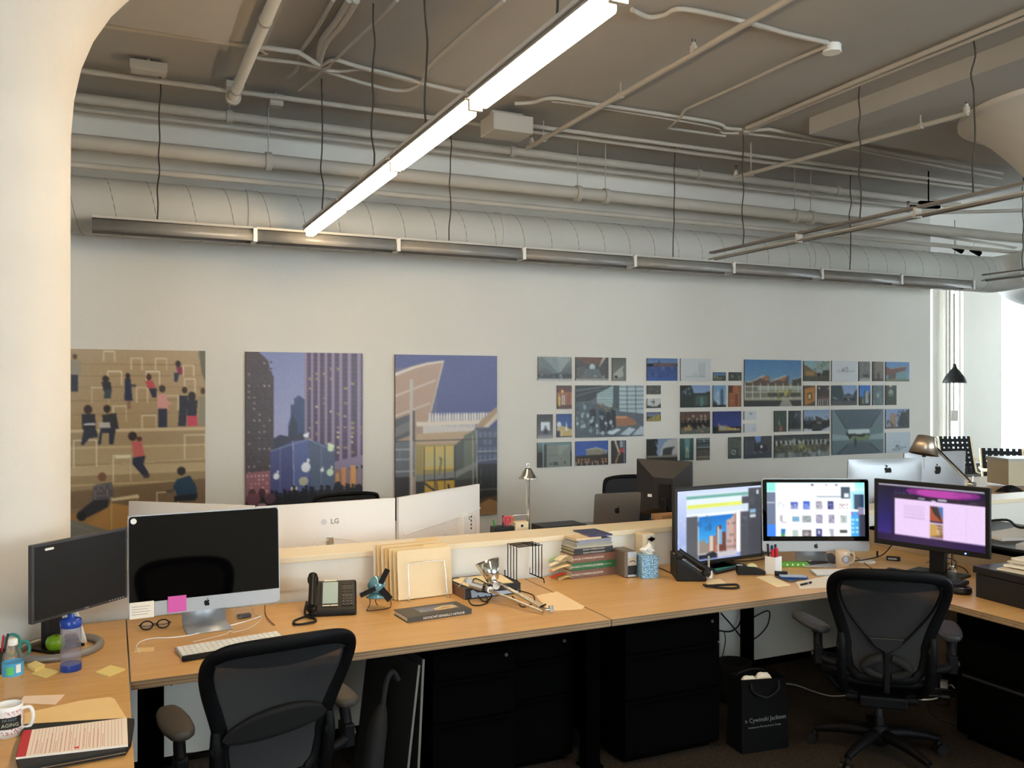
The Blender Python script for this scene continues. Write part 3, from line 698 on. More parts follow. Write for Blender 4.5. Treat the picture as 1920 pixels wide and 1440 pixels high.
# ------------------------------------------------------------ screens and computers
SCR = picture_mat('screen_image', es=.42, rough=.25)
OFFS = mat('unlit_screen', '#08080a', .22, spec=.5)
def all_in_one(label, loc, rz, shot=None, tilt=-4, W_=.65):
    """aluminium desktop computer: glass front, chin, foot; front faces -Y, origin on the desk"""
    c = thing('desktop_computer', label, 'computer', loc, rz)
    b = B(ALUM); pf = rrect(W_, .44, .018, 4, 0, .22)
    body = thing('tmp', None, None); bpy.data.objects.remove(body)
    z0 = .082
    def back(u, v):
        x = (u-.5)*W_; z = .44*v; k = (1-(2*abs(u-.5))**2.2)*(1-(2*abs(v-.5))**2.2); return (x*.998, .012+.034*max(k, 0)**.6, z)
    b.front(pf, 0, .013)
    b.grid(back, 24, 16)
    ho = b.build('housing', c, loc=(0, 0, z0), rot=(R(tilt), 0, 0))
    # glass panel: rounded at the top corners only
    top = [(W_/2-.004-.014+.014*cos(R(a)), .435-.014+.014*sin(R(a))) for a in range(0, 91, 18)]
    gl = [(-W_/2+.004, .062), (W_/2-.004, .062)]+top+[(-x, z) for x, z in top[::-1]]
    B(GLASSB).front(gl, -.003, .0005).build('front_glass', ho)
    if shot is not None:
        picture('screen', shot, W_-.056, .325, SCR, ho, loc=(0, -.0036, .062+.027+.1625+.002))
    apple(B(mat('logo_black', '#0d0d0f', .3)), .028, 0, .032, -.0012, .0002).build('fruit_logo', ho)
    apple(B(mat('logo_dark', '#1c1c20', .25)), .075, 0, .235, .0462, .0482).build('fruit_logo_back', ho)
    f = B(ALUM)
    prof = [(.10, .13), (.095, .06), (.085, .02), (.05, .004), (-.085, .004)]
    for s in (0,):
        vs = []; fs = []
        for (y, z) in prof: vs += [(-.095, y, z), (.095, y, z)]
        f.add(vs, [(i*2, i*2+1, i*2+3, i*2+2) for i in range(len(prof)-1)], True)
    f.build('stand_foot', c, solid=.006, loc=(0, .0, 0))
    B(ALUM).bx(-.095, .095, .04, .1, .12, .24).build('stand_neck', c)
    return c, ho
def flat_monitor(name, label, loc, rz, W_, H_, z0, depth=.05, bez=.018, col=None, shot=None, tilt=0, stand='slab', group=None, botbez=None, back=0):
    col = col or BLACK; botbez = botbez or bez
    c = thing(name, label, 'monitor', loc, rz, group)
    b = B(col).bx(-W_/2, W_/2, 0, .022, 0, H_).bx(-W_/2+.03, W_/2-.03, .02, depth, .02, H_-.03)
    ho = b.build('housing', c, bevel=.004, loc=(0, 0, z0), rot=(R(tilt), 0, 0))
    sw, sh = W_-2*bez, H_-bez-botbez
    if shot is not None: picture('screen', shot, sw, sh, SCR, ho, loc=(0, -.0008, botbez+sh/2))
    else: B(OFFS).bx(-sw/2, sw/2, -.0015, .001, botbez, botbez+sh).build('screen', ho)
    if stand == 'slab':
        B(col).bx(-.045, .045, .045+back, .085+back, .012, z0+H_*.45).build('stand_neck', c, bevel=.006)
        B(col).bx(-.15, .15, -.06+back*1.3, .14+back, 0, .014).build('stand_base', c, bevel=.006)
    return c, ho
# left blank computer and its stickers
cimac, ho = all_in_one('large aluminium desktop computer with blank black screen and a pink note on it', (.39, 4.14, DZ), R(3.5))
for nm, lab, cat, mt, x0, x1, z0_, z1_ in (('sticky_note', 'pink sticky note on the lower edge of the blank computer', 'sticky note', mat('pink_note', '#d65fb0', .8), -.165, -.088, .006, .076),
                                  ('index_card', 'white card with handwriting stuck on the chin of the blank computer', 'card', PAPER, -.32, -.222, -.004, .066)):
    o = B(mt).bx(x0, x1, -.0055, -.0035, z0_, z1_).build(nm); o.matrix_world = M4.Translation((.39, 4.14, DZ)) @ M4.Rotation(R(3.5), 4, 'Z') @ M4.Translation((0, 0, .082)) @ M4.Rotation(R(-4), 4, 'X')
    tag(o, lab, cat)
    if nm == 'index_card':
        q = B(mat('ink_grey', '#6b6a70', .8))
        for k in range(4): q.bx(x0+.008, x1-.015-.01*(k % 2), -.006, -.0054, z1_-.02-.011*k, z1_-.0185-.011*k)
        q.build('handwriting', o)
o = B(WHITE).cyl((-.302, -.006, .415), (-.302, -.0035, .415), .0125, 24).build('round_sticker'); o.matrix_world = M4.Translation((.39, 4.14, DZ)) @ M4.Rotation(R(3.5), 4, 'Z') @ M4.Translation((0, 0, .082)) @ M4.Rotation(R(-4), 4, 'X')
tag(o, 'round white sticker on the upper left corner of the blank computer', 'sticker')
# small dark monitor on a ring base
cm, ho = flat_monitor('computer_monitor', 'small black widescreen monitor on a ring base beside the column', (-.106, 3.94, DZ), R(43.4), .466, .302, .178, .055, .017, mat('monitor_grey', '#3b3b3d', .4), stand='none', botbez=.022)
ho.data.materials[0] = mat('monitor_grey', '#3b3b3d', .4)
B(BLACK).bx(-.22, .22, -.0012, .0005, .012, .292).build('front_bezel', ho)
ho.children[0].location.y = -.001
B(WHITE).front(rrect(.04, .009, .004, 3, -.158, .277), -.0035, -.001).build('tape_label', ho)
text('maker_name', 'DELL', .011, mat('silver_print', '#a9abad', .4), ho, (0.02, -.0016, .0085), (R(90), 0, 0), .0002)
q = B(mat('silver_print', '#a9abad', .4))
for k in range(6): q.cyl((.135+.014*k, -.0035, .006+.003), (.135+.014*k, -.001, .009), .0025, 10)
q.build('buttons', ho)
B(BLACK).bx(-.02, .06, .175, .215, .01, .30).build('stand_neck', cm, bevel=.01)
ring = [(.155*cos(2*pi*k/28), .13+.15*sin(2*pi*k/28), .013) for k in range(28)]
B(mat('silver_grey', '#8f8d8a', .4, metal=.4)).tube(ring, .0165, 10, closed=True).build('ring_base', cm)
B(BLACK).bx(-.05, .09, .09, .23, 0.002, .012).build('base_plate', cm)
# three white wide monitors of the facing row
LGW = mat('white_monitor_shell', '#f1eee9', .3, coat=.3)
def wide(label, a, b, logo=False, ports=False, ledge=False):
    a, b = V(a), V(b); c = (a+b)/2; rz = math.atan2(b.y-a.y, b.x-a.x); w = (b-a).length
    t = thing('wide_monitor', label, 'monitor', (c.x, c.y, DZ), rz, 'white wide monitors of the facing desk row')
    h = B(LGW)
    def bk(u, v): return ((u-.5)*w, -.028*(1-(2*u-1)**2)-.004, .04+.36*v)
    h.grid(bk, 16, 4, True); h.front([(-w/2, .04), (w/2, .04), (w/2, .4), (-w/2, .4)], -.004, .014)
    ho = h.build('housing', t)
    B(OFFS).bx(-w/2+.012, w/2-.012, .014, .016, .055, .39).build('screen', ho)
    if ledge: B(LGW).tube([(-w/2+.03, -.02, .17), (0, -.04, .2), (w/2-.01, -.012, .235)], .006, 8, smooth_path=5).build('shell_crease', ho)
    if logo:
        text('maker_logo', 'LG', .042, mat('logo_grey', '#a3a09d', .4), ho, (.03, -.0345, .29), (R(90), 0, 0), .0006, bold=.0012)
        B(mat('logo_pale', '#cfd0d4', .4)).cyl((-.035, -.0335, .291), (-.035, -.0345, .291), .017, 24).build('round_mark', ho)
        B(CHROME).bx(-.018, .018, -.05, -.028, .06, .175).cyl((-.0, -.035, .17), (0, -.035, .2), .022, 14).build('stand_hinge', t)
        B(WPLAS).tube([(0, -.05, .19), (-.09, -.06, .17), (-.16, -.06, .08)], .003, 6, smooth_path=4).tube([(0, -.05, .19), (.09, -.06, .185), (.2, -.06, .15)], .003, 6, smooth_path=4).build('cable', t)
    B(LGW).cyl((0, -.02, .01), (0, -.02, .12), .02, 14).build('stand_neck', t)
    B(LGW).cyl((0, -.02, 0), (0, -.02, .01), .12, 28).build('stand_base', t)
    if ports:
        q = B(WPLAS).bx(.15, .25, -.075, -.02, .07, .22).build('port_block', t, bevel=.008)
        s = B(BLACK)
        for k in range(4): s.bx(.226, .238, -.0765, -.0745, .205-.026*k-.008, .205-.026*k+.006)
        for k in range(2): s.bx(.205, .215, -.0765, -.0745, .205-.014*k-.004, .205-.014*k+.004)
        s.build('ports', q)
        B(WPLAS).tube([(.24, -.06, .2), (.29, -.06, .2), (.31, -.06, .14), (.29, -.06, .05)], .0025, 6, smooth_path=4).build('cable', t)
wide('white wide monitor seen from behind, partly hidden by the blank computer', (.095, 5.67, 0), (.74, 5.16, 0))
wide('white wide monitor with an LG logo, seen from behind over the partition', (.745, 5.11, 0), (1.575, 5.16, 0), logo=True)
wide('white wide monitor angled away with a port block on its back', (1.60, 5.17, 0), (2.33, 5.64, 0), ports=True, ledge=True)

# contents of the lit screens
S1 = Pic(110, 74, '''r 0 0 100 100 #8fa3cc; g #c9d6f2 #8fa0dc 0 100; d 0 30 10 100 14 #9fb0dc #c6cdea 6; r 10 4 84 34 #cfdde9; r 10 8 84 12 #67a99a; r 10 12.5 76 22 #dfeaf2;
 r 11 20 76 26 #e2ea6a; r 12 22 60 23 #c6c95a; r 10 27 76 34 #d4e2f2; r 84 3 100 100 #45474f; r 76 14 84 24 #45474f; r 10 34 84 36.5 #eef2fa; r 10 36.5 23 100 #55585f; r 23 36 74 94 #f3f3f8;
 g #1470c8 #3fb2ef 38 80 24 69; d 24 38 42 58 10 #1f68ac #2a7cc0 3; p 24 94 24 72 28 72 28 70 32 70 32 76 36 76 36 94 #8f8478; p 36 94 36 66 44 66 45 94 #a5674c; r 37 66 41 94 #cfc4bb; p 45 94 45 54 51 52 51 62 56 62 57 94 #6d3c33; r 46 58 52 80 #78a9cf; r 46 54 48 94 #c9bdb2; p 57 94 57 46 63 44 63 42 69 36 69 94 #c2a49c; r 66 38 69 94 #b1877d;
 k 58 48 69 90 4 5 #3a3a44 .6 .35 .4; r 23 90 70 98 #c3bfc4; p 24 98 24 92 32 92 40 88 46 92 46 98 #16202e; r 74 36 84 100 #4b4d55; k 75 38 82 62 3 14 #7b7f88 .6 .7 .25; r 86 34 93 39 #88aed2; r 86 41 93 46 #c6cad2; r 94 6 97 12 #cfd3d8; k 85 5 92 28 3 12 #6a6d76 .6 .7 .3; n .03''', 3)
S2 = Pic(124, 72, '''r 0 0 100 100 #ffffff; g #8fe9e6 #d9fbf6 0 18; r 0 0 9 16 #8feadf; r 9 1 90 100 #ffffff; r 0 18 9 78 #6e7a92; r 0 36 8 38 #c2c9d8; r 0 78 9 100 #3f86f0; r 45 3 48 6 #5a5070; r 60 3 61.5 6 #98a; r 70 3 72 6 #5a5070; r 51 25 78 28 #a3b8c2; k 20 24 50 29 8 1 #c6d2d6 .8 .15 .5;
 r 76 8 85 30 #34485a; r 79 20 84 28 #dfe6ea; r 86 16 100 50 #a5e6f0; r 89 22 99 50 #2c4260; r 86 54 94 100 #3aa3e6; k 86 66 94 96 2 4 #b8f0ee .9 .6 .5; r 93 46 99 62 #8f8aa6; r 94 60 100 100 #3c3c50; r 86 56 88 60 #c04ab0; r 92 57 94 60 #b04a9c;
 k 11 36 18 50 4 4 #9db8c4 .6; r 24 36 32 49 #5a66b8; r 24 42 32 49 #7986c0; k 24 40 32 48 4 3 #eef 0.5; r 37 35 44 50 #3f62d0; k 38 40 44 49 3 3 #dfe8f4 .7; r 50 35 57 50 #b9b6c4; k 50 35 57 50 4 4 #6b6578 .5; r 62 35 68 50 #3b3c80; k 63 40 67 48 2 3 #aeb8dd .6; k 74 38 83 49 5 4 #8c6f70 .6;
 k 13 60 20 76 4 4 #7a7186 .6; r 26 63 33 73 #78a8c8; r 36 62 45 74 #8f9a9c; k 36 64 45 72 4 3 #e8eeee .6; r 50 60 57 76 #a6a3b8; k 50 60 57 76 4 5 #5f5b78 .5; r 63 60 69 76 #a6a3b8; k 63 60 69 76 4 5 #5f5b78 .5; r 75 61 82 76 #b6c4c2; k 75 61 82 76 3 4 #6c7f7c .5;
 p 14 86 19 86 18 100 14 100 #3b7cc0; r 14 95 18 100 #4c9a5a; r 26 88 32 100 #b8c8bc; r 36 88 45 100 #6f6468; k 37 91 44 99 4 3 #e6e6ea .6; r 50 86 56 100 #3a3a78; r 52 89 54 96 #c8c8dc; p 63 86 68 86 68 100 65 100 #aab0bc; r 74 88 82 94 #3d4648; n .02''', 4)
S3 = Pic(124, 70, '''g #1a1038 #2a1550 0 100; g #0d0b26 #1f1a62 0 60 0 16; g #1f1a62 #3c2480 60 100 0 14; e 62 9 34 9 #7a2478; e 60 10 22 7 #b23fa2; e 80 9 9 4 #9c3a92; r 0 0 100 4 #140d22; r 1 1 99 2.6 #cfc8d8; r 15 17 100 26 #251b30; k 17 13 34 16 9 1 #6a6078 .7; r 40 20 46 22 #b9b2c4; r 52 22 56 24 #c8c2d2; r 58 19 66 22 #d8d4de; r 86 20 93 21 #8a8098; r 15 26 17 88 #1d1430; r 17 24 100 88 #e4caee;
 h 26 34 46 58 11 .5 #c6aed6; r 26 42 46 43 #e4caee; r 26 51 46 52.5 #e4caee; r 51 32 63 60 #a4503a; p 63 32 63 54 57 32 #4a6ea8; p 51 32 58 32 62 58 55 46 #3c3030; r 51 57 63 60 #33304c; r 51 62 63 90 #7c5544; p 51 62 56 62 61 80 51 84 #c09a58; k 57 62 63 78 3 5 #e0d0c0 .6; r 51 84 63 90 #a890a0; r 83 28 83.4 86 #d4bbe0; r 0 88 100 100 #20103c; r 15 88 100 100 #2a1846; n .03''', 5)
def face(name, label, a, b, H_, z0, **k):
    a, b = V(a), V(b); c = (a+b)/2; return flat_monitor(name, label, (c.x, c.y, DZ), math.atan2(b.y-a.y, b.x-a.x), (b-a).length, H_, z0, **k)
cm, ho = face('computer_monitor', 'lit monitor on the left of the three, showing a brick building photograph', (2.955, 4.20, 0), (3.665, 4.27, 0), .462, .032, bez=.022, botbez=.022, depth=.06, shot=S1, col=mat('monitor_brown_black', '#1d1a18', .45))
all_in_one('desktop computer in the middle of the lit screens, showing rows of thumbnails', (3.885, 4.055, DZ), -YAW, shot=S2, tilt=-2)
cm, ho = face('computer_monitor', 'lit monitor on the right of the three, with a purple desktop and pale document', (4.13, 3.84, 0), (4.30, 3.21, 0), .385, .15, bez=.024, botbez=.03, depth=.075, shot=S3, back=.05)
B(mat('blue_led', '#3355ff', .4, emit='#4f78ff', es=6)).cyl((.2, -.003, .014), (.2, -.001, .014), .004, 12).build('power_light', ho)
# facing row: laptop, black monitor backs, computers seen from behind
def at_row(u, Y, z): p = WY(u, 700, Y); return (p.x, Y, z)
p = at_row(1153, 5.02, DZ); lt = thing('laptop', 'space grey laptop seen from behind on the facing desk', 'laptop', p, R(-6))
B(mat('space_grey', '#8b8c90', .35, metal=.8)).front(rrect(.335, .235, .012, 4, 0, .262), 0, .006).build('lid', lt, rot=(R(8), 0, 0))
lid = lt.children[0]; apple(B(mat('logo_dark', '#1c1c20', .25)), .042, 0, .262, -.0012, .0).build('fruit_logo', lid)
B(BLACK).front([(-.16, .15), (.16, .15), (.16, .372), (-.16, .372)], .006, .0075).build('display', lid)
B(mat('space_grey', '#8b8c90', .35, metal=.8)).bx(-.1675, .1675, .0, .235, .13, .142).build('keyboard_base', lt, bevel=.003, loc=(0, .02, 0))
B(BLACKM).bx(-.14, .14, .0, .22, .0, .13).build('riser', lt)
# big black monitor back, tapered housing
a, b_ = WY(1197, 700, 5.35), WY(1294, 700, 5.0)
c = (a+b_)/2; t = thing('computer_monitor', 'black monitor seen from behind on the facing desk, next to the laptop', 'monitor', (c.x, c.y, DZ), math.atan2(b_.y-a.y, b_.x-a.x)+R(0))
w = (b_-a).length+.03
m = B(DARK); z0_, z1_ = .17, .56
vs = [(-w/2, 0, z0_), (w/2, 0, z0_), (w/2, 0, z1_), (-w/2, 0, z1_), (-w*.1, -.07, z0_+.05), (w*.24, -.07, z0_+.05), (w*.24, -.07, z1_-.12), (-w*.1, -.07, z1_-.12), (-w/2, .02, z0_), (w/2, .02, z0_), (w/2, .02, z1_), (-w/2, .02, z1_)]
m.add(vs, [(4, 5, 6, 7), (0, 1, 5, 4), (1, 2, 6, 5), (2, 3, 7, 6), (3, 0, 4, 7), (1, 0, 8, 9), (2, 1, 9, 10), (3, 2, 10, 11), (0, 3, 11, 8), (8, 11, 10, 9)])
hb = m.build('housing', t, bevel=.003)
B(BLACK).bx(w*.0, w*.2, -.085, -.068, .24, .40).build('mount_plate', t)
B(WHITE).bx(-w*.22, -w*.13, -.0625, -.0585, .30, .32).build('maker_label', t)
B(BLACK).bx(w*.05, w*.15, -.1, -.06, .01, .3).build('stand_neck', t, bevel=.004); B(BLACK).bx(-.13, .2, -.12, .12, 0, .012).build('stand_base', t)
# computers seen from behind on the facing row
def imac_back(label, x, y, rz, lz):
    t, ho = all_in_one(label, (x, y, DZ), pi+rz, tilt=-3)
    [o for o in ho.children if o.name.startswith('fruit_logo_back')][0].location = (0, -.1*(lz-.27)**1, lz-.235)
    return t
imac_back('aluminium computer back with dark fruit logo, left of the pair behind the screens', 5.45, 4.98, R(-12), .345)
imac_back('aluminium computer back right of the pair, behind the lamp arm', 6.40, 5.32, R(-7), .29)
# ------------------------------------------------------------ things on the desks
def on(u, v, z=DZ): return W(u, v, z)
def put(name, label, cat, u, v, rz=0, z=DZ, group=None): return thing(name, label, cat, on(u, v, z), rz, group)
def one(b, name, label, cat, loc=(0, 0, 0), rz=0, group=None, bevel=0, rot=None):
    o = b.build(name, None, bevel, loc=loc, rot=rot or (0, 0, rz)); return tag(o, label, cat, group)
def sheet(name, label, cat, corners, mt, z=DZ, th=.0012, dz=.0006, bevel=0):
    """flat piece of paper given by its corners on the desk"""
    P = [on(u, v, z) for u, v in corners]; c = sum(P, V())/len(P)
    return one(B(mt).prism([(p.x-c.x, p.y-c.y) for p in P], dz, dz+th), name, label, cat, (c.x, c.y, z), bevel=bevel)
def wire(name, label, pts, r, mt, z=None, cat='cable', sp=5, n=7, ext=()):
    P = [V(p) for p in pts]; o = P[0].copy()
    return one(B(mt).tube([p-o for p in P], r, n, smooth_path=sp), name, label, cat, o)
def dw(L, z=DZ+.004): return [on(u, v, z) for u, v in L]
CLEARP = mat('clear_plastic', '#e8eef0', .08, trans=.9, ior=1.2, alpha=.35)
BLUEC = mat('blue_plastic', '#173f9e', .25, spec=.6)
SMOKE = mat('smoky_bottle', '#b9b8cc', .12, trans=.6, ior=1.1, alpha=.42)
# sports bottle
t = put('sports_bottle', 'smoky ribbed sports bottle with blue cap on the left desk', 'bottle', 133, 1256)
B(SMOKE).lathe([(.030, .0), (.036, .004), (.037, .03), (.0355, .06), (.0372, .08), (.0345, .10), (.0372, .12), (.036, .15), (.036, .172)], 28).build('bottle_body', t)
B(BLUEC).lathe([(.0372, .0), (.0378, .006), (.0378, .024), (.0372, .026)], 28).build('blue_base', t)
B(BLUEC).lathe([(.037, .165), (.038, .168), (.038, .19), (.034, .196), (.018, .20), (.012, .202), (.012, .212), (.0, .214)], 28).build('cap', t)
# small water bottle
t = put('water_bottle', 'clear small water bottle with white cap and blue-green label', 'bottle', 24, 1312)
B(CLEARP).lathe([(.028, 0), (.033, .006), (.031, .02), (.033, .03), (.031, .04), (.033, .05), (.031, .06), (.033, .07), (.033, .14), (.030, .158), (.014, .185), (.013, .20)], 28).build('bottle_body', t)
lb = B(mat('label_blue', '#4aa3cf', .4)).lathe([(.0337, .088), (.0337, .133)], 28, cap=False).build('label_band', t)
B(mat('label_green', '#5ec16a', .4)).lathe([(.0341, .095), (.0341, .122)], 12, a0=R(-120), a1=R(-80)).build('label_green_patch', lb)
B(WHITE).lathe([(.0341, .1), (.0341, .128)], 12, a0=R(-68), a1=R(-40)).build('label_white_patch', lb)
B(WHITE).lathe([(.0145, .19), (.0155, .192), (.0155, .208), (.014, .21), (0, .2105)], 24).build('cap', t)
# mug with printed pattern
t = put('mug', 'patterned white mug with black AGING banner at the left edge', 'mug', 16, 1378)
mugm = bpy.data.materials.new('mug_print'); mugm.use_nodes = True; nt = mugm.node_tree; b = nt.nodes['Principled BSDF']
tc = nt.nodes.new('ShaderNodeTexCoord'); vo = nt.nodes.new('ShaderNodeTexVoronoi'); vo.inputs['Scale'].default_value = 160; nt.links.new(tc.outputs['Object'], vo.inputs['Vector'])
cr = nt.nodes.new('ShaderNodeValToRGB'); cr.color_ramp.elements[0].color = (.55, .08, .16, 1); cr.color_ramp.elements[1].color = (.8, .76, .74, 1); cr.color_ramp.elements[0].position = .25; cr.color_ramp.elements[1].position = .45
nt.links.new(vo.outputs['Distance'], cr.inputs[0]); nt.links.new(cr.outputs[0], b.inputs['Base Color']); b.inputs['Roughness'].default_value = .25
B(WPLAS).lathe([(.034, 0), (.039, .004), (.04, .095), (.0385, .097), (.0365, .094), (.036, .01), (0, .008)], 32).build('mug_body', t)
B(mugm).lathe([(.0404, .012), (.0408, .084)], 32, cap=False).build('printed_band', t)
bn = B(mat('mug_banner', '#26221f', .4)).lathe([(.0412, .03), (.0414, .066)], 20, a0=R(-150), a1=R(-30)).build('black_banner', t)
text('banner_text', 'AGING', .015, mat('mug_text', '#b8c0a8', .5), bn, (.008, -.0418, .043), (R(90), 0, R(8)))
text('banner_text_top', "I'M NOT", .011, mat('mug_text2', '#6d8a94', .5), bn, (.006, -.0418, .058), (R(90), 0, R(8)))
B(WPLAS).tube([(.038, .0, .08), (.062, 0, .082), (.07, 0, .055), (.062, 0, .025), (.038, 0, .018)], .0055, 10, smooth_path=5).build('handle', t, rot=(0, 0, R(-12)))
# apple
t = put('green_apple', 'green apple inside the ring base of the small monitor', 'fruit', 104, 1222)
B(mat('apple_green', '#6f9a1e', .3, noise=.18, nscale=30, spec=.5)).lathe([(0, .006), (.012, .002), (.026, .008), (.036, .028), (.037, .044), (.030, .060), (.016, .067), (.006, .063), (0, .058)], 28, cap=False).build('fruit', t)
B(mat('stem_brown', '#4a3620', .8)).tube([(0, 0, .058), (.003, 0, .068), (.008, 0, .076)], .0015, 6).build('stem', t)
# white letter A on the stand, behind the bottle
p = on(132, 1207); t = thing('letter_ornament', 'white letter A leaning behind the sports bottle', 'ornament', p, R(-18))
B(WHITE).front([(-.062, 0), (-.04, 0), (0, .13), (.04, 0), (.062, 0), (.014, .17), (-.014, .17)], 0, .018).front([(-.032, .05), (.032, .05), (.026, .066), (-.026, .066)], .002, .016).build('letter_body', t)
# teal tape loops and pens at left edge
t = put('scissors', 'teal scissor handles standing at the left edge behind the water bottle', 'scissors', 22, 1243, R(15))
TEAL = mat('teal_plastic', '#3f9a8d', .4)
B(TEAL).tube([(.0+.03*cos(a*pi/8), 0, .07+.042*sin(a*pi/8)) for a in range(16)], .006, 8, closed=True).build('handle', t)
B(TEAL).tube([(.045+.02*cos(a*pi/8), .01, .045+.03*sin(a*pi/8)) for a in range(16)], .006, 8, closed=True).build('handle', t)
B(CHROME).bx(-.008, .012, -.002, .002, 0.0, .05).build('blade', t)
t = put('pen_pot', 'black pen pot cut by the left edge of the picture', 'pen pot', -6, 1262)
B(BLACK).lathe([(.03, 0), (.032, .085), (.029, .085), (.027, .005), (0, .005)], 20).build('pot', t)
for i, (dx, c) in enumerate(((.014, '#a8232b'), (.0, '#222'), (.022, '#30181c'))): B(mat('pen_'+c, c, .4)).cyl((dx*.6, 0, .01), (dx*1.6, .01*i, .14), .004, 8).build('pen', t)
# notes
sheet('paper_note', 'single pale yellow note lying left of the sports bottle', 'note', [(57, 1264), (84, 1253), (113, 1259), (86, 1272)], YEL)
def pad(lab, cn, h, name='note_pad'): return sheet(name, lab, 'note pad', cn, YEL, th=h)
pad('small thick pad of yellow notes near the ring base', [(51, 1252), (67, 1245), (84, 1252), (66, 1261)], .013)
pad('thin yellow note pad lying right of the sports bottle', [(179, 1263), (207, 1250), (235, 1257), (204, 1270)], .006)
o = sheet('folded_paper', 'folded pinkish white paper behind the manila envelope', 'paper', [(42, 1306), (122, 1303), (104, 1322), (40, 1319)], mat('pinkish_paper', '#f1d9c4', .8))
sheet('manila_envelope', 'manila envelope half under the red-lined notepad', 'envelope', [(45, 1340), (150, 1316), (206, 1309), (215, 1313), (238, 1350), (238, 1362), (45, 1380)], MANILA, th=.004)
# notepad on black folio
t = put('folio', 'black zipped folio under the lined notepad', 'folio', 145, 1400)
P = [on(u, v)-t.location for u, v in [(30, 1430), (46, 1370), (236, 1358), (252, 1360), (246, 1402), (236, 1418), (38, 1455)]]
B(mat('folio_black', '#141416', .6)).prism([(p.x, p.y) for p in P], .004, .021).build('cover', t, bevel=.004)
o = B(CHROME).tube([P[6]+V((.01, -.004, .013)), P[5]+V((0, -.004, .013))], .0015, 6).build('zip', t)
t = thing('notepad', 'ruled notepad with a red top band and red handwriting', 'notepad', on(145, 1392, DZ+.022))
P = [on(u, v, DZ+.022)-t.location for u, v in [(43, 1374), (238, 1349), (240, 1400), (30, 1424)]]
B(mat('pad_paper', '#f3e6d6', .8)).prism([(p.x, p.y) for p in [P[0], P[1], P[2], P[3]][::-1]], 0, .006).build('pages', t)
def q2(a, b): # a along the length, b across
    return P[0].lerp(P[1], a).lerp(P[3].lerp(P[2], a), b)
B(mat('red_band', '#c4202c', .5)).prism([(q2(a, b).x, q2(a, b).y) for a, b in ((0, 0), (0, 1), (.085, 1), (.085, 0))], .006, .0068).build('red_band', t)
m = B(mat('rule_line', '#b48a94', .8))
for k in range(26):
    a = .12+.033*k; A, C = q2(a, .02), q2(a, .98); d = (q2(a+.0035, 0)-q2(a, 0))
    m.prism([(A.x, A.y), (C.x, C.y), (C.x+d.x, C.y+d.y), (A.x+d.x, A.y+d.y)], .006, .0063)
m.build('ruled_lines', t)
m = B(mat('red_ink', '#d98684', .8)); rnd = random.Random(5)
for k in range(15):
    a = .15+.043*k+.01; b0 = rnd.uniform(.2, .6)
    while b0 < .93:
        l = rnd.uniform(.02, .06); A, C, d = q2(a, b0), q2(a, b0+l), q2(a+.007, 0)-q2(a, 0)
        m.prism([(A.x, A.y), (C.x, C.y), (C.x+d.x, C.y+d.y), (A.x+d.x, A.y+d.y)], .006, .0065); b0 += l+.025
m.build('handwriting', t)
A = q2(.53, .9); B(mat('red_tab', '#e03c40', .6)).bx(A.x-.005, A.x+.006, A.y-.006, A.y+.006, .006, .0068).build('red_tab', t)
# glasses
t = put('eyeglasses', 'black-framed eyeglasses folded on the desk under the blank computer', 'glasses', 291, 1180, R(2))
FR = mat('glasses_frame', '#1a1210', .25)
for s in (-1, 1):
    rm = B(FR).tube([(s*.034+.025*cos(2*pi*k/20), 0, .022+.019*sin(2*pi*k/20)) for k in range(20)], .0036, 8, closed=True).build('rim', t, rot=(R(-32), 0, 0))
    B(CLEARP).tube([(s*.034, -.0006, .022), (s*.034, .0006, .022)], [.0225, .0225], 20).build('lens', rm)
    B(FR).tube([(s*.06, 0, .028), (s*.066, .015, .02), (s*.045, .045, .008), (-s*.03, .055, .005), (-s*.045, .05, .0045)], .0024, 6, smooth_path=4).build('temple', t)
B(FR).tube([(-.01, 0, .026), (0, .014, .024), (.01, 0, .026)], .0025, 6, smooth_path=3).build('bridge', t, rot=(R(-10), 0, 0))
# keyboard on rest
def keyboard(label, loc, rz, W_=.43, D_=.125, base=ALUM, key=WPLAS, rows=6, cols=19, name='keyboard', tilt=5, h=.006):
    t = thing(name, label, 'keyboard', loc, rz)
    bs = B(base).bx(-W_/2, W_/2, -D_/2, D_/2, 0, h).build('keyboard_base', t, bevel=.002, rot=(R(tilt), 0, 0), loc=(0, 0, D_/2*sin(R(tilt))+.001))
    kw, kd = (W_-.012)/cols, (D_-.01)/rows; gap = {14, 18} if cols > 17 else set()
    m = B(key)
    for j in range(rows):
        i = 0
        while i < cols:
            x = -W_/2+.006+i*kw; y = -D_/2+.005+j*kd; n = 1
            if j == 0 and i == 4: n = 6
            if cols > 17 and i+n <= 15 < i+n+1 and False: pass
            if not (cols > 17 and i == 15 and j in (1, 2)):
                m.bx(x+.001, x+n*kw-.0015, y+.001, y+kd-.0015, h-.001, h+.003)
            i += n
    tag(m.build('keys', bs), kind='stuff')
    return t
p = on(425, 1213); keyboard('white keyboard on the desk behind the near chair', (p.x+.02, p.y, DZ), R(9), .43, .118)
t = thing('wrist_rest', 'long black wrist rest in front of the white keyboard', 'wrist rest', (p.x+.02+.014, p.y-.09, DZ), R(9))
B(RUB).tube([(-.22, 0, .009), (-.215, 0, .0095), (.215, 0, .0095), (.22, 0, .009)], [.004, .022, .022, .004], 14, flat=((0, 0, 1), .009)).build('rest_body', t)
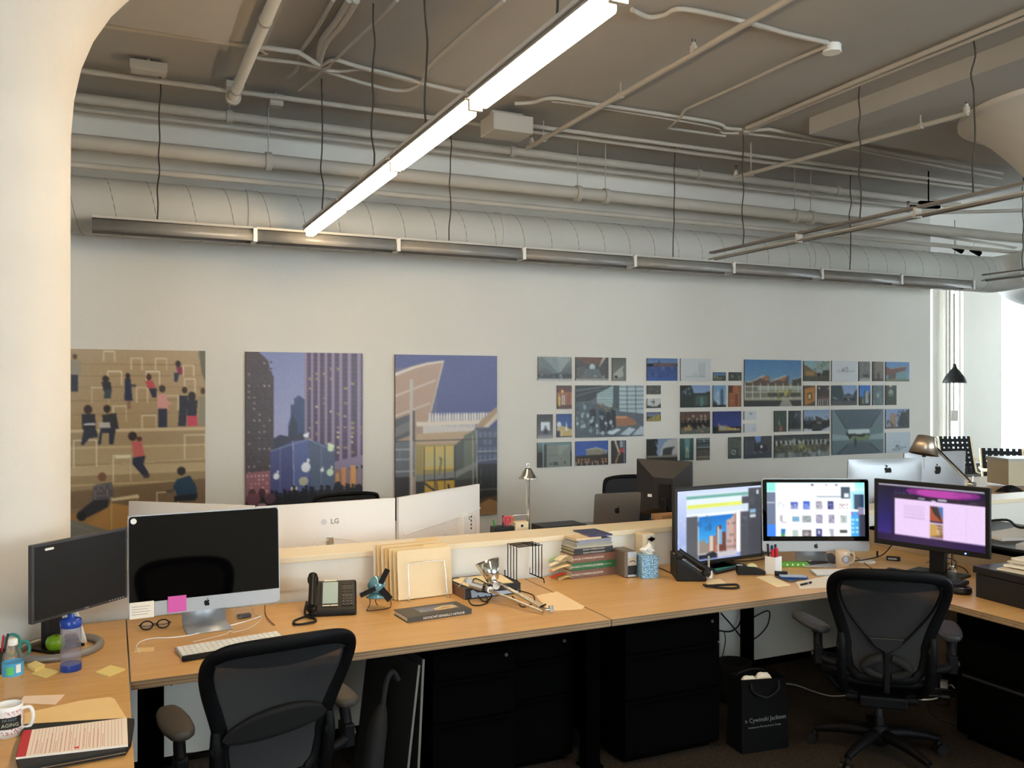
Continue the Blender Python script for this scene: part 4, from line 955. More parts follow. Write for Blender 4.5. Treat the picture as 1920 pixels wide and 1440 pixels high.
# cables near the blank computer
wire('charging_cable', 'white charging cable curling from the note to the small clear box', dw([(262, 1223), (256, 1214), (262, 1204), (285, 1197), (325, 1195), (360, 1190), (400, 1180), (450, 1168), (492, 1155)]), .0025, WPLAS)
sheet('sticky_note', 'pale sticky note under the tip of the white charging cable', 'sticky note', [(254, 1215), (290, 1214), (288, 1222), (252, 1224)], mat('pale_note', '#f2cf94', .8))
wire('earphone_cable', 'thin white earphone cable tangled above the keyboard', dw([(362, 1203), (395, 1196), (425, 1188), (430, 1183), (440, 1185), (470, 1176), (490, 1160), (480, 1150)]), .0012, WPLAS, sp=4)
wire('usb_cable', 'short brown cable ending in a plug right of the clear box', dw([(497, 1135), (498, 1152), (505, 1163), (515, 1172)], DZ+.006), .0022, mat('brown_cable', '#7a5a44', .6))
t = put('plastic_box', 'small clear plastic box beside the computer foot', 'box', 458, 1158, R(10))
B(CLEARP).bx(-.04, .04, -.025, .025, 0, .045).build('box_body', t, bevel=.006)
B(mat('box_contents', '#3b3634', .6)).bx(-.028, .028, -.016, .016, .003, .018).build('contents', t, bevel=.003)
for i, (c, w, cn) in enumerate((('#4fb7c4', 'turquoise', [(353, 1166), (366, 1164), (369, 1171), (356, 1173)]), ('#e07ab8', 'pink', [(364, 1163), (378, 1162), (379, 1168), (366, 1170)]), ('#f0c890', 'orange', [(380, 1163), (412, 1160), (414, 1167), (382, 1169)]))):
    sheet('sticky_note', w+' sticky note lying on the foot of the blank computer', 'sticky note', cn, mat('note_'+w, c, .8), dz=.0082, th=.0008)
# desk phone (front view)
GREY = mat('phone_grey', '#2a2826', .45)
def desk_phone(label, loc, rz, lit=True):
    t = thing('desk_phone', label, 'telephone', loc, rz)
    b = B(BLACK)
    b.add([(-.09, -.1, 0), (.13, -.1, 0), (.13, -.1, .025), (-.09, -.1, .025), (-.09, .07, 0), (.13, .07, 0), (.13, .07, .135), (-.09, .07, .135)],
          [(0, 1, 2, 3), (5, 4, 7, 6), (3, 2, 6, 7), (0, 3, 7, 4), (1, 5, 6, 2), (0, 4, 5, 1)])
    bd = b.build('phone_body', t, bevel=.008)
    ang = math.atan2(.11, .17)
    fp = thing('x', None, None); bpy.data.objects.remove(fp)
    def onface(bb, name, lift=.0): return bb.build(name, bd, bevel=.001, loc=(0, -.1, .0265+lift), rot=(ang, 0, 0))
    onface(B(mat('phone_lcd', '#aebfb8', .25)).bx(-.03, .042, .045, .185, 0, .002), 'display')
    onface(B(mat('phone_label', '#e4dcc0', .5)).bx(-.03, .005, .03, .038, 0, .0015).bx(.008, .043, .03, .038, 0, .0015), 'soft_key_labels')
    onface(B(mat('phone_label', '#e4dcc0', .5)).bx(-.025, .035, .19, .2, 0, .003), 'message_light')
    kk = B(GREY)
    for i in range(3):
        for j in range(4): kk.bx(.062+.018*i, .075+.018*i, .03+.017*j, .041+.017*j, 0, .004)
        for j in range(2): kk.bx(.062+.018*i, .075+.018*i, .11+.017*j, .121+.017*j, 0, .004)
        kk.bx(.062+.018*i, .075+.018*i, .165, .173, 0, .004)
    kk.bx(.06, .116, .028, .176, 0, .0012)
    onface(kk, 'keypad')
    dots = B(mat('silver_print', '#a9abad', .4))
    for i in range(3):
        for j in range(4): dots.bx(.066+.018*i, .071+.018*i, .0385+.017*j, .041+.017*j, .0039, .0046)
    onface(dots, 'key_highlights')
    s = B(GREY)
    for j in range(12): s.bx(-.043, -.037, .045+.012*j, .051+.012*j, 0, .0025)
    onface(s, 'line_keys')
    hs = B(BLACK); hs.tube([(-.078, -.0, .03), (-.078, .03, .032), (-.078, .17, .032), (-.078, .2, .03)], [.02, .017, .017, .022], 14, smooth_path=3)
    hs.lathe([(.024, 0), (.026, .006), (.026, .022), (.02, .03)], 18, (-.078, .012, 0)); hs.lathe([(.024, 0), (.026, .006), (.026, .024), (.02, .034), (0, .036)], 18, (-.078, .19, 0))
    onface(hs, 'handset', .002)
    return t
def phone_cord(ph, pts, r):
    iv = (M4.Translation(ph.location) @ ph.rotation_euler.to_matrix().to_4x4()).inverted()
    B(CORD).tube([iv @ V(p) for p in pts], r, 8, smooth_path=5).build('coiled_cord', ph)
p = on(617, 1146); ph1 = desk_phone('black desk phone with a grey display on the front desk', (p.x, p.y, DZ), R(-14))
q = on(575, 1140); phone_cord(ph1, [q+V((0, 0, .03))]+dw([(572, 1152), (590, 1160), (588, 1166), (556, 1171), (552, 1164), (574, 1155), (586, 1148)], DZ+.008), .0055)
# blue figurine with black propeller blades on wire legs
t = put('figurine', 'blue glass figurine with black blades on a wire stand', 'ornament', 706, 1140, R(0))
TQ = mat('blue_glaze', '#5c8f9c', .15, spec=.7, coat=.6)
B(TQ).ball((0, 0, .112), .045, 24).lathe([(.03, .075), (.05, .062), (.052, .055), (.035, .058), (.01, .06)], 20).build('body', t)
for a, (l, w) in ((62, (.075, .026)), (200, (.08, .022)), (-50, (.07, .034))):
    m = B(RUB); c0 = V((0, -.038, .112)); m.at(c0, (0, R(-a), 0)).bx(.018, .018+l, -.006, 0, -w/2, w/2)
    m.build('blade', t)
WR = mat('rust_wire', '#4a2018', .5)
ft = [(-.045, -.03), (-.015, -.05), (.045, -.035), (.07, .0)]
B(WR).tube([(-.04, -.01, .062), (-.035, -.01, .03), (-.055, -.03, .004)], .0022, 6, smooth_path=3).build('leg', t)
B(WR).tube([(.04, 0, .062), (.06, 0, .045), (.075, .0, .015), (.07, -.005, .004)], .0022, 6, smooth_path=3).build('leg', t)
B(WR).tube([(.01, .0, .06), (.0, .02, .03), (.015, .03, .004)], .0022, 6, smooth_path=3).build('leg', t)
B(WR).tube([(-.055, -.03, .004), (-.06, -.045, .004), (-.02, -.055, .004), (.03, -.05, .004), (.06, -.03, .004), (.07, -.005, .004)], .0024, 6, smooth_path=4).build('foot_wire', t)
# folder stand
cpos = on(793, 1118); t = thing('folder_stand', 'bent wire stand holding the upright manila folders', 'file stand', (cpos.x, cpos.y, DZ), R(4))
def ubar(y, lean, w, h, mt, x0=0): return B(mt).tube([(x0-w/2, y-.02, .003), (x0-w/2+.008, y, .02), (x0-w/2+.012, y+lean*.9, h*.9), (x0-w/2+.03, y+lean, h), (x0+w/2-.03, y+lean, h), (x0+w/2-.012, y+lean*.9, h*.9), (x0+w/2-.008, y, .02), (x0+w/2, y-.02, .003)], .0024, 8, smooth_path=4)
ubar(-.075, .03, .225, .185, CHROME).build('wire_loop', t)
ubar(.11, .03, .225, .17, CHROME).build('wire_loop', t)
B(CHROME).tube([(-.1, -.09, .003), (-.1, .12, .003)], .0024, 6).build('base_wire', t); B(CHROME).tube([(.1, -.09, .003), (.1, .12, .003)], .0024, 6).build('base_wire', t)
fl_cols = ['#f3dcb4', '#efcf98', '#f0d6a4', '#e9c184', '#f2dab0', '#e8c48c', '#f0dcc0']
labs = ['front cream folder of the upright row, widest and nearest', 'second cream folder in the upright row, tab at the right', 'third folder in the upright row, edge showing at the left', 'orange-tinted folder in the middle of the upright row', 'fifth folder of the upright row, just before the last ones', 'rear manila folder with the tall tab', 'rearmost upright sheet bundle with a ragged bound edge']
for i in range(7):
    y = -.042+.022*i; dx = -.013*i; hgt = .245+.004*i
    fo = B(mat('folder_%d' % i, fl_cols[i], .8, noise=.02, nscale=10)).front([(-.15+dx, 0), (.148+dx*.3, 0), (.148+dx*.3, hgt-.005), (.14+dx*.3, hgt), (-.145+dx, hgt), (-.15+dx, hgt-.006)], 0, .0035)
    if i in (1, 5): fo.front([(.0, hgt-.001), (.13, hgt-.001), (.125, hgt+.013), (.005, hgt+.013)], 0, .0025)
    o = fo.build('folder', rot=(R(-6), 0, R(4))); wv = M4.Translation((cpos.x, cpos.y, DZ)) @ M4.Rotation(R(4), 4, 'Z') @ V((0, y, .0045)); o.location = wv
    tag(o, labs[i], 'folder', 'upright folders in the wire stand')
# dark book in front
def book(name, label, loc, rz, w, d, h, cover, pages='#e8dcc4', spine=None, spc='#ffffff', ssz=.016, sx=0, group=None, cat='book', sub=None):
    """closed book lying flat, spine toward -Y"""
    t = thing(name, label, cat, loc, rz, group); cv = mat('cover_'+cover, cover, .5, noise=.04, nscale=30)
    c = B(cv).bx(-w/2, w/2, -d/2, d/2, 0, .0025).bx(-w/2, w/2, -d/2, d/2, h-.0025, h).bx(-w/2, w/2, -d/2, -d/2+.003, .0025, h-.0025).build('cover', t, bevel=.0008)
    B(mat('pages_'+pages, pages, .85, stretch=(1, 1, 40), noise=.12, nscale=8)).bx(-w/2+.004, w/2-.003, -d/2+.003, d/2-.004, .0025, h-.0025).build('pages', t)
    if spine:
        text('spine_title', spine, ssz, mat('print_'+spc, spc, .6), t, (sx, -d/2-.0003, h/2), (R(90), 0, 0), .0002)
    if sub: text('spine_subtitle', sub[0], sub[1], mat('print_'+spc, spc, .6), t, (sub[2], -d/2-.0003, h/2), (R(90), 0, 0), .0002)
    return t
p = on(812, 1152); bk = book('book', 'dark grey art book lying in front of the folder stand', (p.x, p.y+.005, DZ), R(5), .33, .17, .024, '#4a4640', spine=None)
text('spine_title', 'BOHLIN CYWINSKI JACKSON', .016, PAPER, bk, (.02, -.0853, .012), (R(90), R(180), 0), .0002)
cov = Pic(80, 34, 'g #3c4a70 #8c8f98 0 100; d 0 30 60 100 20 #4a5f92 #93a7c8 6; p 40 100 40 60 70 20 96 30 100 80 80 100 #d7b57c; p 50 70 75 45 92 60 70 90 #a87c40; l 42 60 95 35 3 #efe0bc; l 50 95 98 60 3 #f2e4c4; n .08', 8)
picture('cover_picture', cov, .2, .085, picture_mat('print_image'), bk, loc=(.025, .012, .0245), rot=(R(-90), 0, 0))
# ring binder with loose sheets
p = on(915, 1112); t = thing('ring_binder', 'brown and black binder under the folded metal lamp', 'binder', (p.x, p.y+.02, DZ), R(2))
B(mat('binder_brown', '#7a5844', .6)).bx(-.17, -.166, -.1, .17, 0, .055).build('binder_side', t)
B(mat('binder_black', '#1c1a1b', .5)).bx(-.166, .15, -.1, .17, 0, .003).bx(-.166, .15, -.1, .17, .052, .055).bx(-.166, .15, -.1, -.097, .003, .052).build('cover', t)
B(PAPER).bx(-.15, .14, -.09, .16, .004, .03).build('pages', t)
B(mat('binder_label', '#a9b4c4', .4)).add([(-.13, -.1012, .006), (.14, -.1012, .006), (.14, -.1012, .022), (-.1, -.1012, .03), (-.12, -.1012, .046), (-.135, -.1012, .044)], [(0, 1, 2, 3, 4, 5)]).build('spine_picture', t)
rr_ = [('upper loose sheet on the binder beside the lamp shade', (-.03, .03, .0585), 8), ('lower loose sheet on the binder with a bent corner', (.0, .04, .0565), -5)]
for lab, l, a in rr_:
    one(B(CREAM).front([(-.12, -.11), (.13, -.11), (.13, .1), (-.1, .1), (-.12, .07)], -.0005, .0005), 'loose_sheet', lab, 'paper', (p.x+l[0], p.y+.02+l[1], DZ+l[2]), rot=(R(-90), 0, R(a)))
# folded metal lamp lying on the desk
A_ = on(1030, 1144); t = thing('folded_lamp', 'folded metal swing-arm lamp lying across the binder', 'desk lamp', A_, 0)
o_ = A_
def L_(u, v, z): return on(u, v, DZ+z)-o_
J = L_(925, 1095, .085); E = L_(1022, 1143, .018)
B(CHROME).cyl(J+V((.03, 0, .0)), E+V((0, .02, 0)), .0075, 12).cyl(J+V((-.04, -.01, -.02)), E+V((-.02, -.02, -.004)), .0075, 12).build('arm', t)
B(CHROME).cyl(J+V((.04, .03, .0)), E+V((.02, .035, 0)), .0045, 10).build('tension_rod', t)
B(CHROME).ball(J, .026, 18).cyl(J+V((0, -.04, .0)), J+V((0, .03, 0)), .02, 18).cyl(J+V((-.03, -.03, -.02)), J+V((-.03, .0, -.02)), .017, 16).build('joint', t)
B(CHROME).cyl(E+V((.0, 0, 0)), E+V((.035, -.005, -.004)), .008, 12).cyl(E+V((.03, -.01, -.012)), E+V((.03, .0, .016)), .012, 12).build('end_clamp', t)
B(BLACK).cyl(E+V((-.02, .01, .012)), E+V((.02, .035, .014)), .005, 8).build('clamp_screw', t)
sd = MB().m(CHROME)
sd.at(J+V((-.0, .04, .055)), (R(-12), R(-14), 0)).lathe([(.0, -.045), (.028, -.045), (.034, -.03), (.062, .055), (.064, .055), (.037, -.03), (.03, -.048)], 32, cap=False)
sd.build('lamp_shade', t)
B(ALU).at(J+V((0, .04, .055)), (R(-12), R(-14), 0)).cyl((0, 0, -.075), (0, 0, -.045), .02, 16).build('socket', t)
B(ALU).cyl(J+V((-.11, .05, .0)), J+V((-.05, .03, -.02)), .018, 16).cyl(J+V((-.12, .03, .02)), J+V((-.12, .06, .02)), .016, 16).tube([J+V((-.14, .05, .02)), J+V((-.17, .05, -.01))], .002, 6).build('base_bracket', t)
rc = [J+V((-.03, -.03, 0)), L_(893, 1085, .065), L_(887, 1092, .064), L_(900, 1105, .02), L_(915, 1125, .004), L_(905, 1134, .004), L_(885, 1134, .004), L_(879, 1122, .004), L_(890, 1110, .03), L_(918, 1112, .03), L_(921, 1120, .01), L_(908, 1128, .004), L_(895, 1113, .02), L_(905, 1096, .066), L_(940, 1096, .066), L_(965, 1105, .03), L_(990, 1112, .02), L_(1001, 1118, .008), L_(1000, 1130, .004), L_(980, 1138, .004), L_(970, 1128, .004), L_(960, 1118, .02)]
B(CORD).tube(rc, .0032, 8, smooth_path=5).build('power_cord', t)
# black wire sorter
p0 = on(976, 1087); t = thing('wire_sorter', 'black wire file sorter with seven upright loops', 'file sorter', (p0.x, p0.y-.01, DZ), R(2))
for i in range(7):
    y = .12-.036*i; x0 = 0.0; w = .155
    B(BLACKM).tube([(x0-w/2, y, .022), (x0-w/2, y, .19), (x0-w/2+.012, y, .205), (x0+w/2-.012, y, .205), (x0+w/2, y, .19), (x0+w/2, y, .022)], .0028, 6, smooth_path=2).build('wire_loop', t)
for s in (-1, 1):
    B(BLACKM).tube([(s*.0775, .135, 0), (s*.0775, .13, .022), (s*.0775, -.12, .022), (s*.0775, -.125, 0)], .003, 6).build('base_wire', t)
sheet('paper_sheet', 'blank cream sheet right of the folded lamp', 'paper', [(1004, 1118), (1045, 1110), (1096, 1138), (1092, 1142), (1030, 1146)], mat('peach_paper', '#f6d9ae', .8), th=.002)
# stack of books
p = on(1112, 1081); bx_, by_ = p.x, p.y+.11; rz = R(3)
BJ = 'BOHLIN CYWINSKI JACKSON'
st = [('thick brown book at the bottom of the book stack', .305, .24, .046, '#7d5a4c', '#d8cbb0', (.016, -.05), None, 0),
      ('thick green book in the middle of the book stack', .305, .24, .042, '#2f6b45', '#d8cbb0', (.016, -.05), ('The Nature of Circumstance', .008, .07), 0),
      ('thick brown book above the green one in the stack', .30, .24, .044, '#80584a', '#cfc0a4', (.016, -.05), None, .004),
      ('dark book with a title, lower of two in the stack', .265, .22, .018, '#34373a', '#c8b890', (.011, .0), None, -.004),
      ('dark book with a title, upper of two in the stack', .26, .22, .018, '#303338', '#c8b890', (.011, .0), None, -.006)]
z = DZ
for lab, w, d, h, col, pg, (fs, sx), sub, dx in st:
    book('book', lab, (bx_+dx, by_-.12+d/2, z), rz, w, d, h, col, pg, BJ, '#e8e0d0', fs, sx, 'books and magazines in the tall stack', sub=sub); z += h
mg = [('thin grey magazine lowest above the dark books', '#b9b4a4', .012), ('cream-edged magazine second above the dark books', '#a8a99c', .010), ('silver magazine third above the dark books', '#9b9ea4', .012), ('pale blue-grey magazine just under the top pair', '#8f98a8', .012)]
for i, (lab, col, h) in enumerate(mg):
    book('magazine', lab, (bx_-.008+.006*(i % 2), by_-.12+.11, z), rz+R((-2, 1, 0, 2)[i]), .25-.006*i, .22, h, col, '#e6dcc2', None, group='books and magazines in the tall stack', cat='magazine'); z += h
book('magazine', 'cream magazine with a black spine on top of the stack', (bx_-.04, by_-.015, z), rz+R(1), .17, .21, .011, '#e2c9a4', '#d9c8a0', 'BCJ', '#f0e6d0', .008, -.03, 'books and magazines in the tall stack', 'magazine')
book('magazine', 'dark blue magazine lying at the very top right of the stack', (bx_+.055, by_-.005, z+.0115), rz-R(4), .15, .21, .009, '#3d4168', '#cfc8c0', group='books and magazines in the tall stack', cat='magazine')
rnd = random.Random(4)
cols = ['#efdc9c', '#e9b08c', '#f2e6c4', '#9cc08c', '#f06a48', '#f4e0b0', '#e8d8b8']
wh = ['yellow', 'salmon', 'cream', 'green', 'orange red', 'pale yellow', 'beige']
for i in range(7):
    zz = DZ+(.012, .05, .095, .10, .02, .075, .12)[i]; yy = by_-.12+(.02, .06, .04, .12, .05, .03, .08)[i]; ww = .07+.02*(i % 3)
    def sl(u, v, ww=ww, i=i): return (-.04-ww*u, .05*(v-.5), .004-.02*u*u+.003*sin(6*v+i))
    one(B(mat('slip_'+wh[i], cols[i], .8)).grid(sl, 6, 4), 'page_marker', wh[i]+' paper slip poking out of the left side of the book stack', 'paper slip', (bx_-.112, yy, zz), rz+R(rnd.uniform(-14, 20)), 'paper slips in the book stack')
# tape gadget / electric sharpener / tissue box
p = on(1178, 1083); t = thing('electric_sharpener', 'silver and black electric pencil sharpener beside the books', 'pencil sharpener', (p.x+.01, p.y+.06, DZ), R(-4))
B(mat('sharpener_grey', '#6e665c', .45)).bx(-.035, .045, -.07, .08, 0, .15).build('body', t, bevel=.01)
B(ALU).bx(-.018, .042, -.075, -.068, .004, .148).build('front_panel', t, bevel=.004)
B(BLACK).bx(-.016, .04, -.078, -.073, .018, .07).build('shavings_drawer', t, bevel=.002)
B(mat('sharpener_face', '#b7ac96', .4)).bx(-.014, .038, -.077, -.073, .072, .115).build('face_plate', t, bevel=.002)
B(BLACK).tube([(-.006, -.0775, .09), (.012, -.0785, .098), (.03, -.0775, .09)], .002, 6, smooth_path=3).build('pencil_slot', t)
p = on(1183, 1058); t = thing('hole_punch', 'beige upright box with a black knob behind the sharpener', 'desk gadget', (p.x+.0, 4.38, DZ), R(0))
B(mat('beige_plastic', '#d8c7a6', .5)).bx(-.045, .045, -.04, .04, 0, .215).build('body', t, bevel=.006)
B(mat('front_beige', '#cfc6b4', .5)).bx(-.012, .04, -.043, -.039, .1, .21).build('front_plate', t)
B(BLACK).lathe([(.0, -.0), (.014, 0), (.014, .008), (0, .008)], 14).bx(-.022, .022, -.006, .006, 0, .008).build('knob', t, loc=(.013, -.043, .185), rot=(R(90), 0, 0))
p = on(1219, 1085); t = thing('tissue_box', 'blue speckled cube tissue box with a white tissue', 'tissue box', (p.x+.01, p.y+.05, DZ), R(-10))
tm = bpy.data.materials.new('tissue_print'); tm.use_nodes = True; nt = tm.node_tree; b = nt.nodes['Principled BSDF']
tc = nt.nodes.new('ShaderNodeTexCoord'); vo = nt.nodes.new('ShaderNodeTexNoise'); vo.inputs['Scale'].default_value = 120; nt.links.new(tc.outputs['Object'], vo.inputs['Vector'])
cr = nt.nodes.new('ShaderNodeValToRGB'); cr.color_ramp.elements[0].color = (*hl('#3b78b4'), 1); cr.color_ramp.elements[1].color = (*hl('#c5d6b8'), 1); cr.color_ramp.elements[0].position = .4; cr.color_ramp.elements[1].position = .66
e = cr.color_ramp.elements.new(.52); e.color = (*hl('#86b8dc'), 1); nt.links.new(vo.outputs[0], cr.inputs[0]); nt.links.new(cr.outputs[0], b.inputs['Base Color'])
B(tm).bx(-.05, .05, -.05, .05, 0, .128).build('carton', t, bevel=.003)
def tis(u, v): return (-.03+.05*u+.012*sin(9*v), .012*sin(7*u+3*v), .125+.055*v*(1-.5*u))
B(WHITE).grid(tis, 8, 6).build('tissue', t, solid=.001)
B(WHITE).grid(lambda u, v: (.0+.04*u+.01*sin(8*v), .014*cos(6*u+2*v), .122+.075*v*(1-.7*u)), 8, 6).build('tissue_fold', t, solid=.001)
# right desk phone seen from its left side: wedge body turned away
p = on(1297, 1090); t = desk_phone('black desk phone turned away, at the front of the lit screens', (p.x+.02, p.y+.08, DZ), R(64))
phone_cord(t, [on(1318, 1096, DZ+.02)]+dw([(1340, 1101), (1372, 1103), (1384, 1101), (1380, 1096), (1350, 1097), (1322, 1099)], DZ+.007), .006)
wire('phone_line', 'thin black line running from the tissue box to the right phone', dw([(1236, 1065), (1248, 1070), (1262, 1077), (1275, 1084)]), .003, CORD)
t = put('glue_stick', 'white tube with a thin nozzle standing behind the right phone', 'glue bottle', 1330, 1084)
B(WPLAS).bx(-.014, .014, -.012, .012, 0, .045).build('base', t, bevel=.003); B(mat('grey_tube', '#b5b3a8', .4)).cyl((-.004, 0, .045), (-.004, 0, .125), .006, 12).build('nozzle', t)
sheet('business_card', 'small white card beside the right desk phone', 'card', [(1322, 1088), (1350, 1086), (1362, 1094), (1326, 1096)], CREAM)
sheet('green_folder', 'flat green folder on a black tray under the left lit monitor', 'folder', [(1334, 1066), (1352, 1057), (1382, 1065), (1343, 1074)], mat('green_card', '#2f8f74', .6), dz=.012, th=.002)
sheet('black_tray', 'thin black tray beneath the green folder', 'tray', [(1332, 1068), (1352, 1058), (1386, 1067), (1341, 1078)], BLACK, th=.011)
t = put('tape_dispenser', 'black tape dispenser in front of the lit screens', 'tape dispenser', 1410, 1077, R(-25))
B(BLACK).front([(-.085, 0), (.07, 0), (.075, .02), (.055, .03), (.02, .045), (-.03, .048), (-.06, .05), (-.085, .055), (-.09, .02)][::-1], -.025, .025).build('body', t, bevel=.004)
B(mat('tape_roll', '#d9d2a0', .3, alpha=.9)).cyl((.0, -.01, .035), (.0, .01, .035), .03, 24).build('tape_roll', t); B(ALU).bx(-.088, -.055, -.012, .012, .052, .056).build('cutter', t)
# pen cup and pens
pc = on(1450, 1075); t = thing('pen_cup', 'square white pen cup before the middle lit computer', 'pen cup', pc, R(18))
B(WPLAS).bx(-.034, -.031, -.034, .034, 0, .1).bx(.031, .034, -.034, .034, 0, .1).bx(-.031, .031, -.034, -.031, 0, .1).bx(-.031, .031, .031, .034, 0, .1).bx(-.031, .031, -.031, .031, 0, .004).build('cup', t)
for i, (c, w, dx, dy, tx, ty, h, r) in enumerate((('#b81f2c', 'red marker at the front of the white pen cup', -.008, -.012, -.015, -.01, .135, .009), ('#c02838', 'second red marker right of the first in the pen cup', .014, -.006, .02, -.004, .142, .009), ('#1b2f66', 'blue capped pen behind the red markers', .0, .01, .0, .012, .155, .007), ('#151a20', 'tall black pen at the left rear of the pen cup', -.018, .008, -.024, .02, .165, .006), ('#1c2c36', 'dark pen leaning right in the white pen cup', .02, .014, .033, .02, .158, .006))):
    tt = thing('pen', w, 'pen', (pc.x+dx, pc.y+dy, DZ+.005), 0, 'pens in the white cup')
    B(mat('ink_'+c, c, .35)).cyl((0, 0, 0), (tx-dx, ty-dy, h-.03), r, 12).build('barrel', tt); B(mat('cap_'+c, c, .3)).cyl(((tx-dx)*.8, (ty-dy)*.8, h-.045), (tx-dx, ty-dy, h), r*1.15, 12).build('cap', tt)
t = put('green_box', 'flat bright green case with white dots under the middle computer', 'case', 1487, 1062, -YAW)
B(mat('lime', '#5aa53a', .45)).bx(-.085, .085, -.02, .02, 0, .028).build('case_body', t, bevel=.004)
q = B(PAPER)
for k in range(4): q.cyl((-.04+.032*k, -.0212, .014), (-.04+.032*k, -.0202, .014), .006, 14)
q.build('dots', t)
sheet('envelope', 'cream envelope at the front edge of the middle desk', 'envelope', [(1418, 1083), (1446, 1080), (1482, 1098), (1456, 1101)], CREAM, th=.003)
sheet('paper_sheet', 'large white sheet behind the right chair, by the keyboard', 'paper', [(1492, 1092), (1590, 1072), (1640, 1098), (1500, 1104)], PAPER, th=.001)
sheet('paper_sheet', 'crumpled white sheet under the middle lit computer', 'paper', [(1508, 1052), (1534, 1043), (1537, 1050), (1518, 1057)], PAPER, th=.002, dz=.012)
sheet('paper_pile', 'dark folder pile under the middle lit computer', 'folder', [(1500, 1046), (1560, 1040), (1575, 1056), (1520, 1062)], mat('slate_card', '#3d3c44', .6), th=.011)
sheet('blue_folder', 'dark blue transparent sleeve under the smartphone', 'folder', [(1452, 1083), (1478, 1079), (1498, 1088), (1484, 1093)], mat('navy_sleeve', '#33425c', .4), th=.002, dz=.003)
t = put('smartphone', 'smartphone with blue edge lying beside the envelope', 'smartphone', 1487, 1083, R(-32), z=DZ+.0055)
B(mat('phone_blue', '#23407c', .3)).prism(rrect(.15, .075, .01), 0, .01).build('phone_body', t); B(mat('phone_face', '#aab6c8', .1)).prism(rrect(.14, .068, .006), .01, .0105).build('screen_face', t)
B(BLACK).bx(-.09, -.02, .055, .075, -.005, .02).build('battery_pack', t)
q = on(1513, 1094, DZ+.006); t = thing('pen', 'black pen lying on the papers behind the right chair', 'pen', q, R(-12)+R(25))
B(BLACK).cyl((-.055, 0, .001), (.04, 0, .001), .0055, 10).build('barrel', t); B(ALU).cyl((.0, 0, .001), (.012, 0, .001), .006, 10).build('ring', t)
# mug in a wire cradle
t = put('mug', 'cream mug with a round blue emblem by the middle computer', 'mug', 1580, 1062, R(-34))
mgm = mat('mug_cream', '#dccbb4', .35)
B(mgm).lathe([(.034, 0), (.040, .004), (.042, .096), (.041, .098), (.038, .094), (.037, .01), (0, .008)], 32).build('mug_body', t)
B(mat('emblem_blue', '#4d5f8c', .4)).lathe([(.0422, 0), (.0424, 0)], 3).build('x_', t); bpy.data.objects.remove(bpy.data.objects['x_'])
q = B(mat('emblem_blue', '#4d5f8c', .4)); q.grid(lambda u, v: ((.0432)*cos(R(-75)+(.019+.004*v)/.042*cos(2*pi*u)), .0432*sin(R(-75)+(.019+.004*v)/.042*cos(2*pi*u)), .05+(.019+.004*v)*sin(2*pi*u)), 28, 1); q.build('emblem_ring', t)
q = B(mat('emblem_inner', '#b6bccb', .4)); q.grid(lambda u, v: (.0430*cos(R(-75)+(.017*v)/.042*cos(2*pi*u)), .0430*sin(R(-75)+(.017*v)/.042*cos(2*pi*u)), .05+.017*v*sin(2*pi*u)), 20, 2); q.build('emblem_disc', t)
B(mgm).tube([(.038, .0, .08), (.062, 0, .083), (.07, 0, .055), (.06, 0, .026), (.038, 0, .02)], .006, 10, smooth_path=5).build('handle', t, rot=(0, 0, R(8)))
wire('earphones', 'white earphone loop lying in front of the emblem mug', dw([(1548, 1066), (1552, 1056), (1560, 1053), (1566, 1060), (1580, 1066), (1600, 1066), (1596, 1058)]), .0015, WPLAS)
p = on(1588, 1076); keyboard('white keyboard behind the right chair, before the middle computer', (p.x, p.y, DZ), -YAW+R(2), .40, .11)
p = on(1748, 1076); keyboard('black keyboard at the foot of the purple screen', (4.09, 3.47, DZ), R(-75), .45, .15, base=BLACK, key=DARK, rows=6, cols=20, h=.018)
wire('black_cable', 'black cable drooping behind the middle computer to the purple screen', [on(1600, 1052, DZ+.02), on(1630, 1048, DZ+.02), on(1655, 1040, DZ+.06), on(1672, 1022, DZ+.14), on(1680, 1010, DZ+.17)], .0035, CORD)
wire('black_cable', 'thin black cable crossing the desk left of the black keyboard', dw([(1592, 1038), (1610, 1048), (1635, 1066), (1655, 1076)]), .0022, CORD)
wire('black_cable', 'black cable curving between the purple screen neck and the divider', [on(1775, 1046, DZ+.1), on(1792, 1052, DZ+.05), on(1788, 1064, DZ+.01), on(1770, 1070, DZ+.005)], .003, CORD)
wire('black_cable', 'black cable lying right of the purple screen neck', dw([(1768, 1055), (1790, 1059), (1808, 1066), (1815, 1074)]), .003, CORD)
wire('grey_cable', 'grey cable looping in front of the purple screen neck', [on(1738, 1055, DZ+.03), on(1748, 1050, DZ+.06), on(1765, 1044, DZ+.09), on(1782, 1036, DZ+.13)], .003, mat('grey_cable', '#8d8a86', .5))
t = put('memory_stick', 'small black usb stick standing behind the cables', 'usb stick', 1645, 1045); B(BLACK).bx(-.006, .006, -.004, .004, 0, .04).build('stick_body', t, bevel=.002)
t = put('usb_hub', 'black adapter block at the left of the black keyboard', 'adapter', 1675, 1051, R(-50)); B(BLACK).bx(-.04, .04, -.015, .015, 0, .025).build('hub_body', t, bevel=.004); B(ALU).bx(-.03, .02, -.0165, -.0145, .008, .018).build('label', t)
t = put('charger_dock', 'flat white charger puck left of the usb adapter', 'charger', 1625, 1054, 0); B(WPLAS).lathe([(.05, 0), (.052, .006), (.04, .012), (0, .013)], 24).build('dock_body', t)
wire('black_cable', 'tangle of black cable under the left lit monitor', dw([(1345, 1046), (1380, 1052), (1420, 1050), (1450, 1042), (1440, 1036), (1405, 1044)], DZ+.006), .003, CORD)
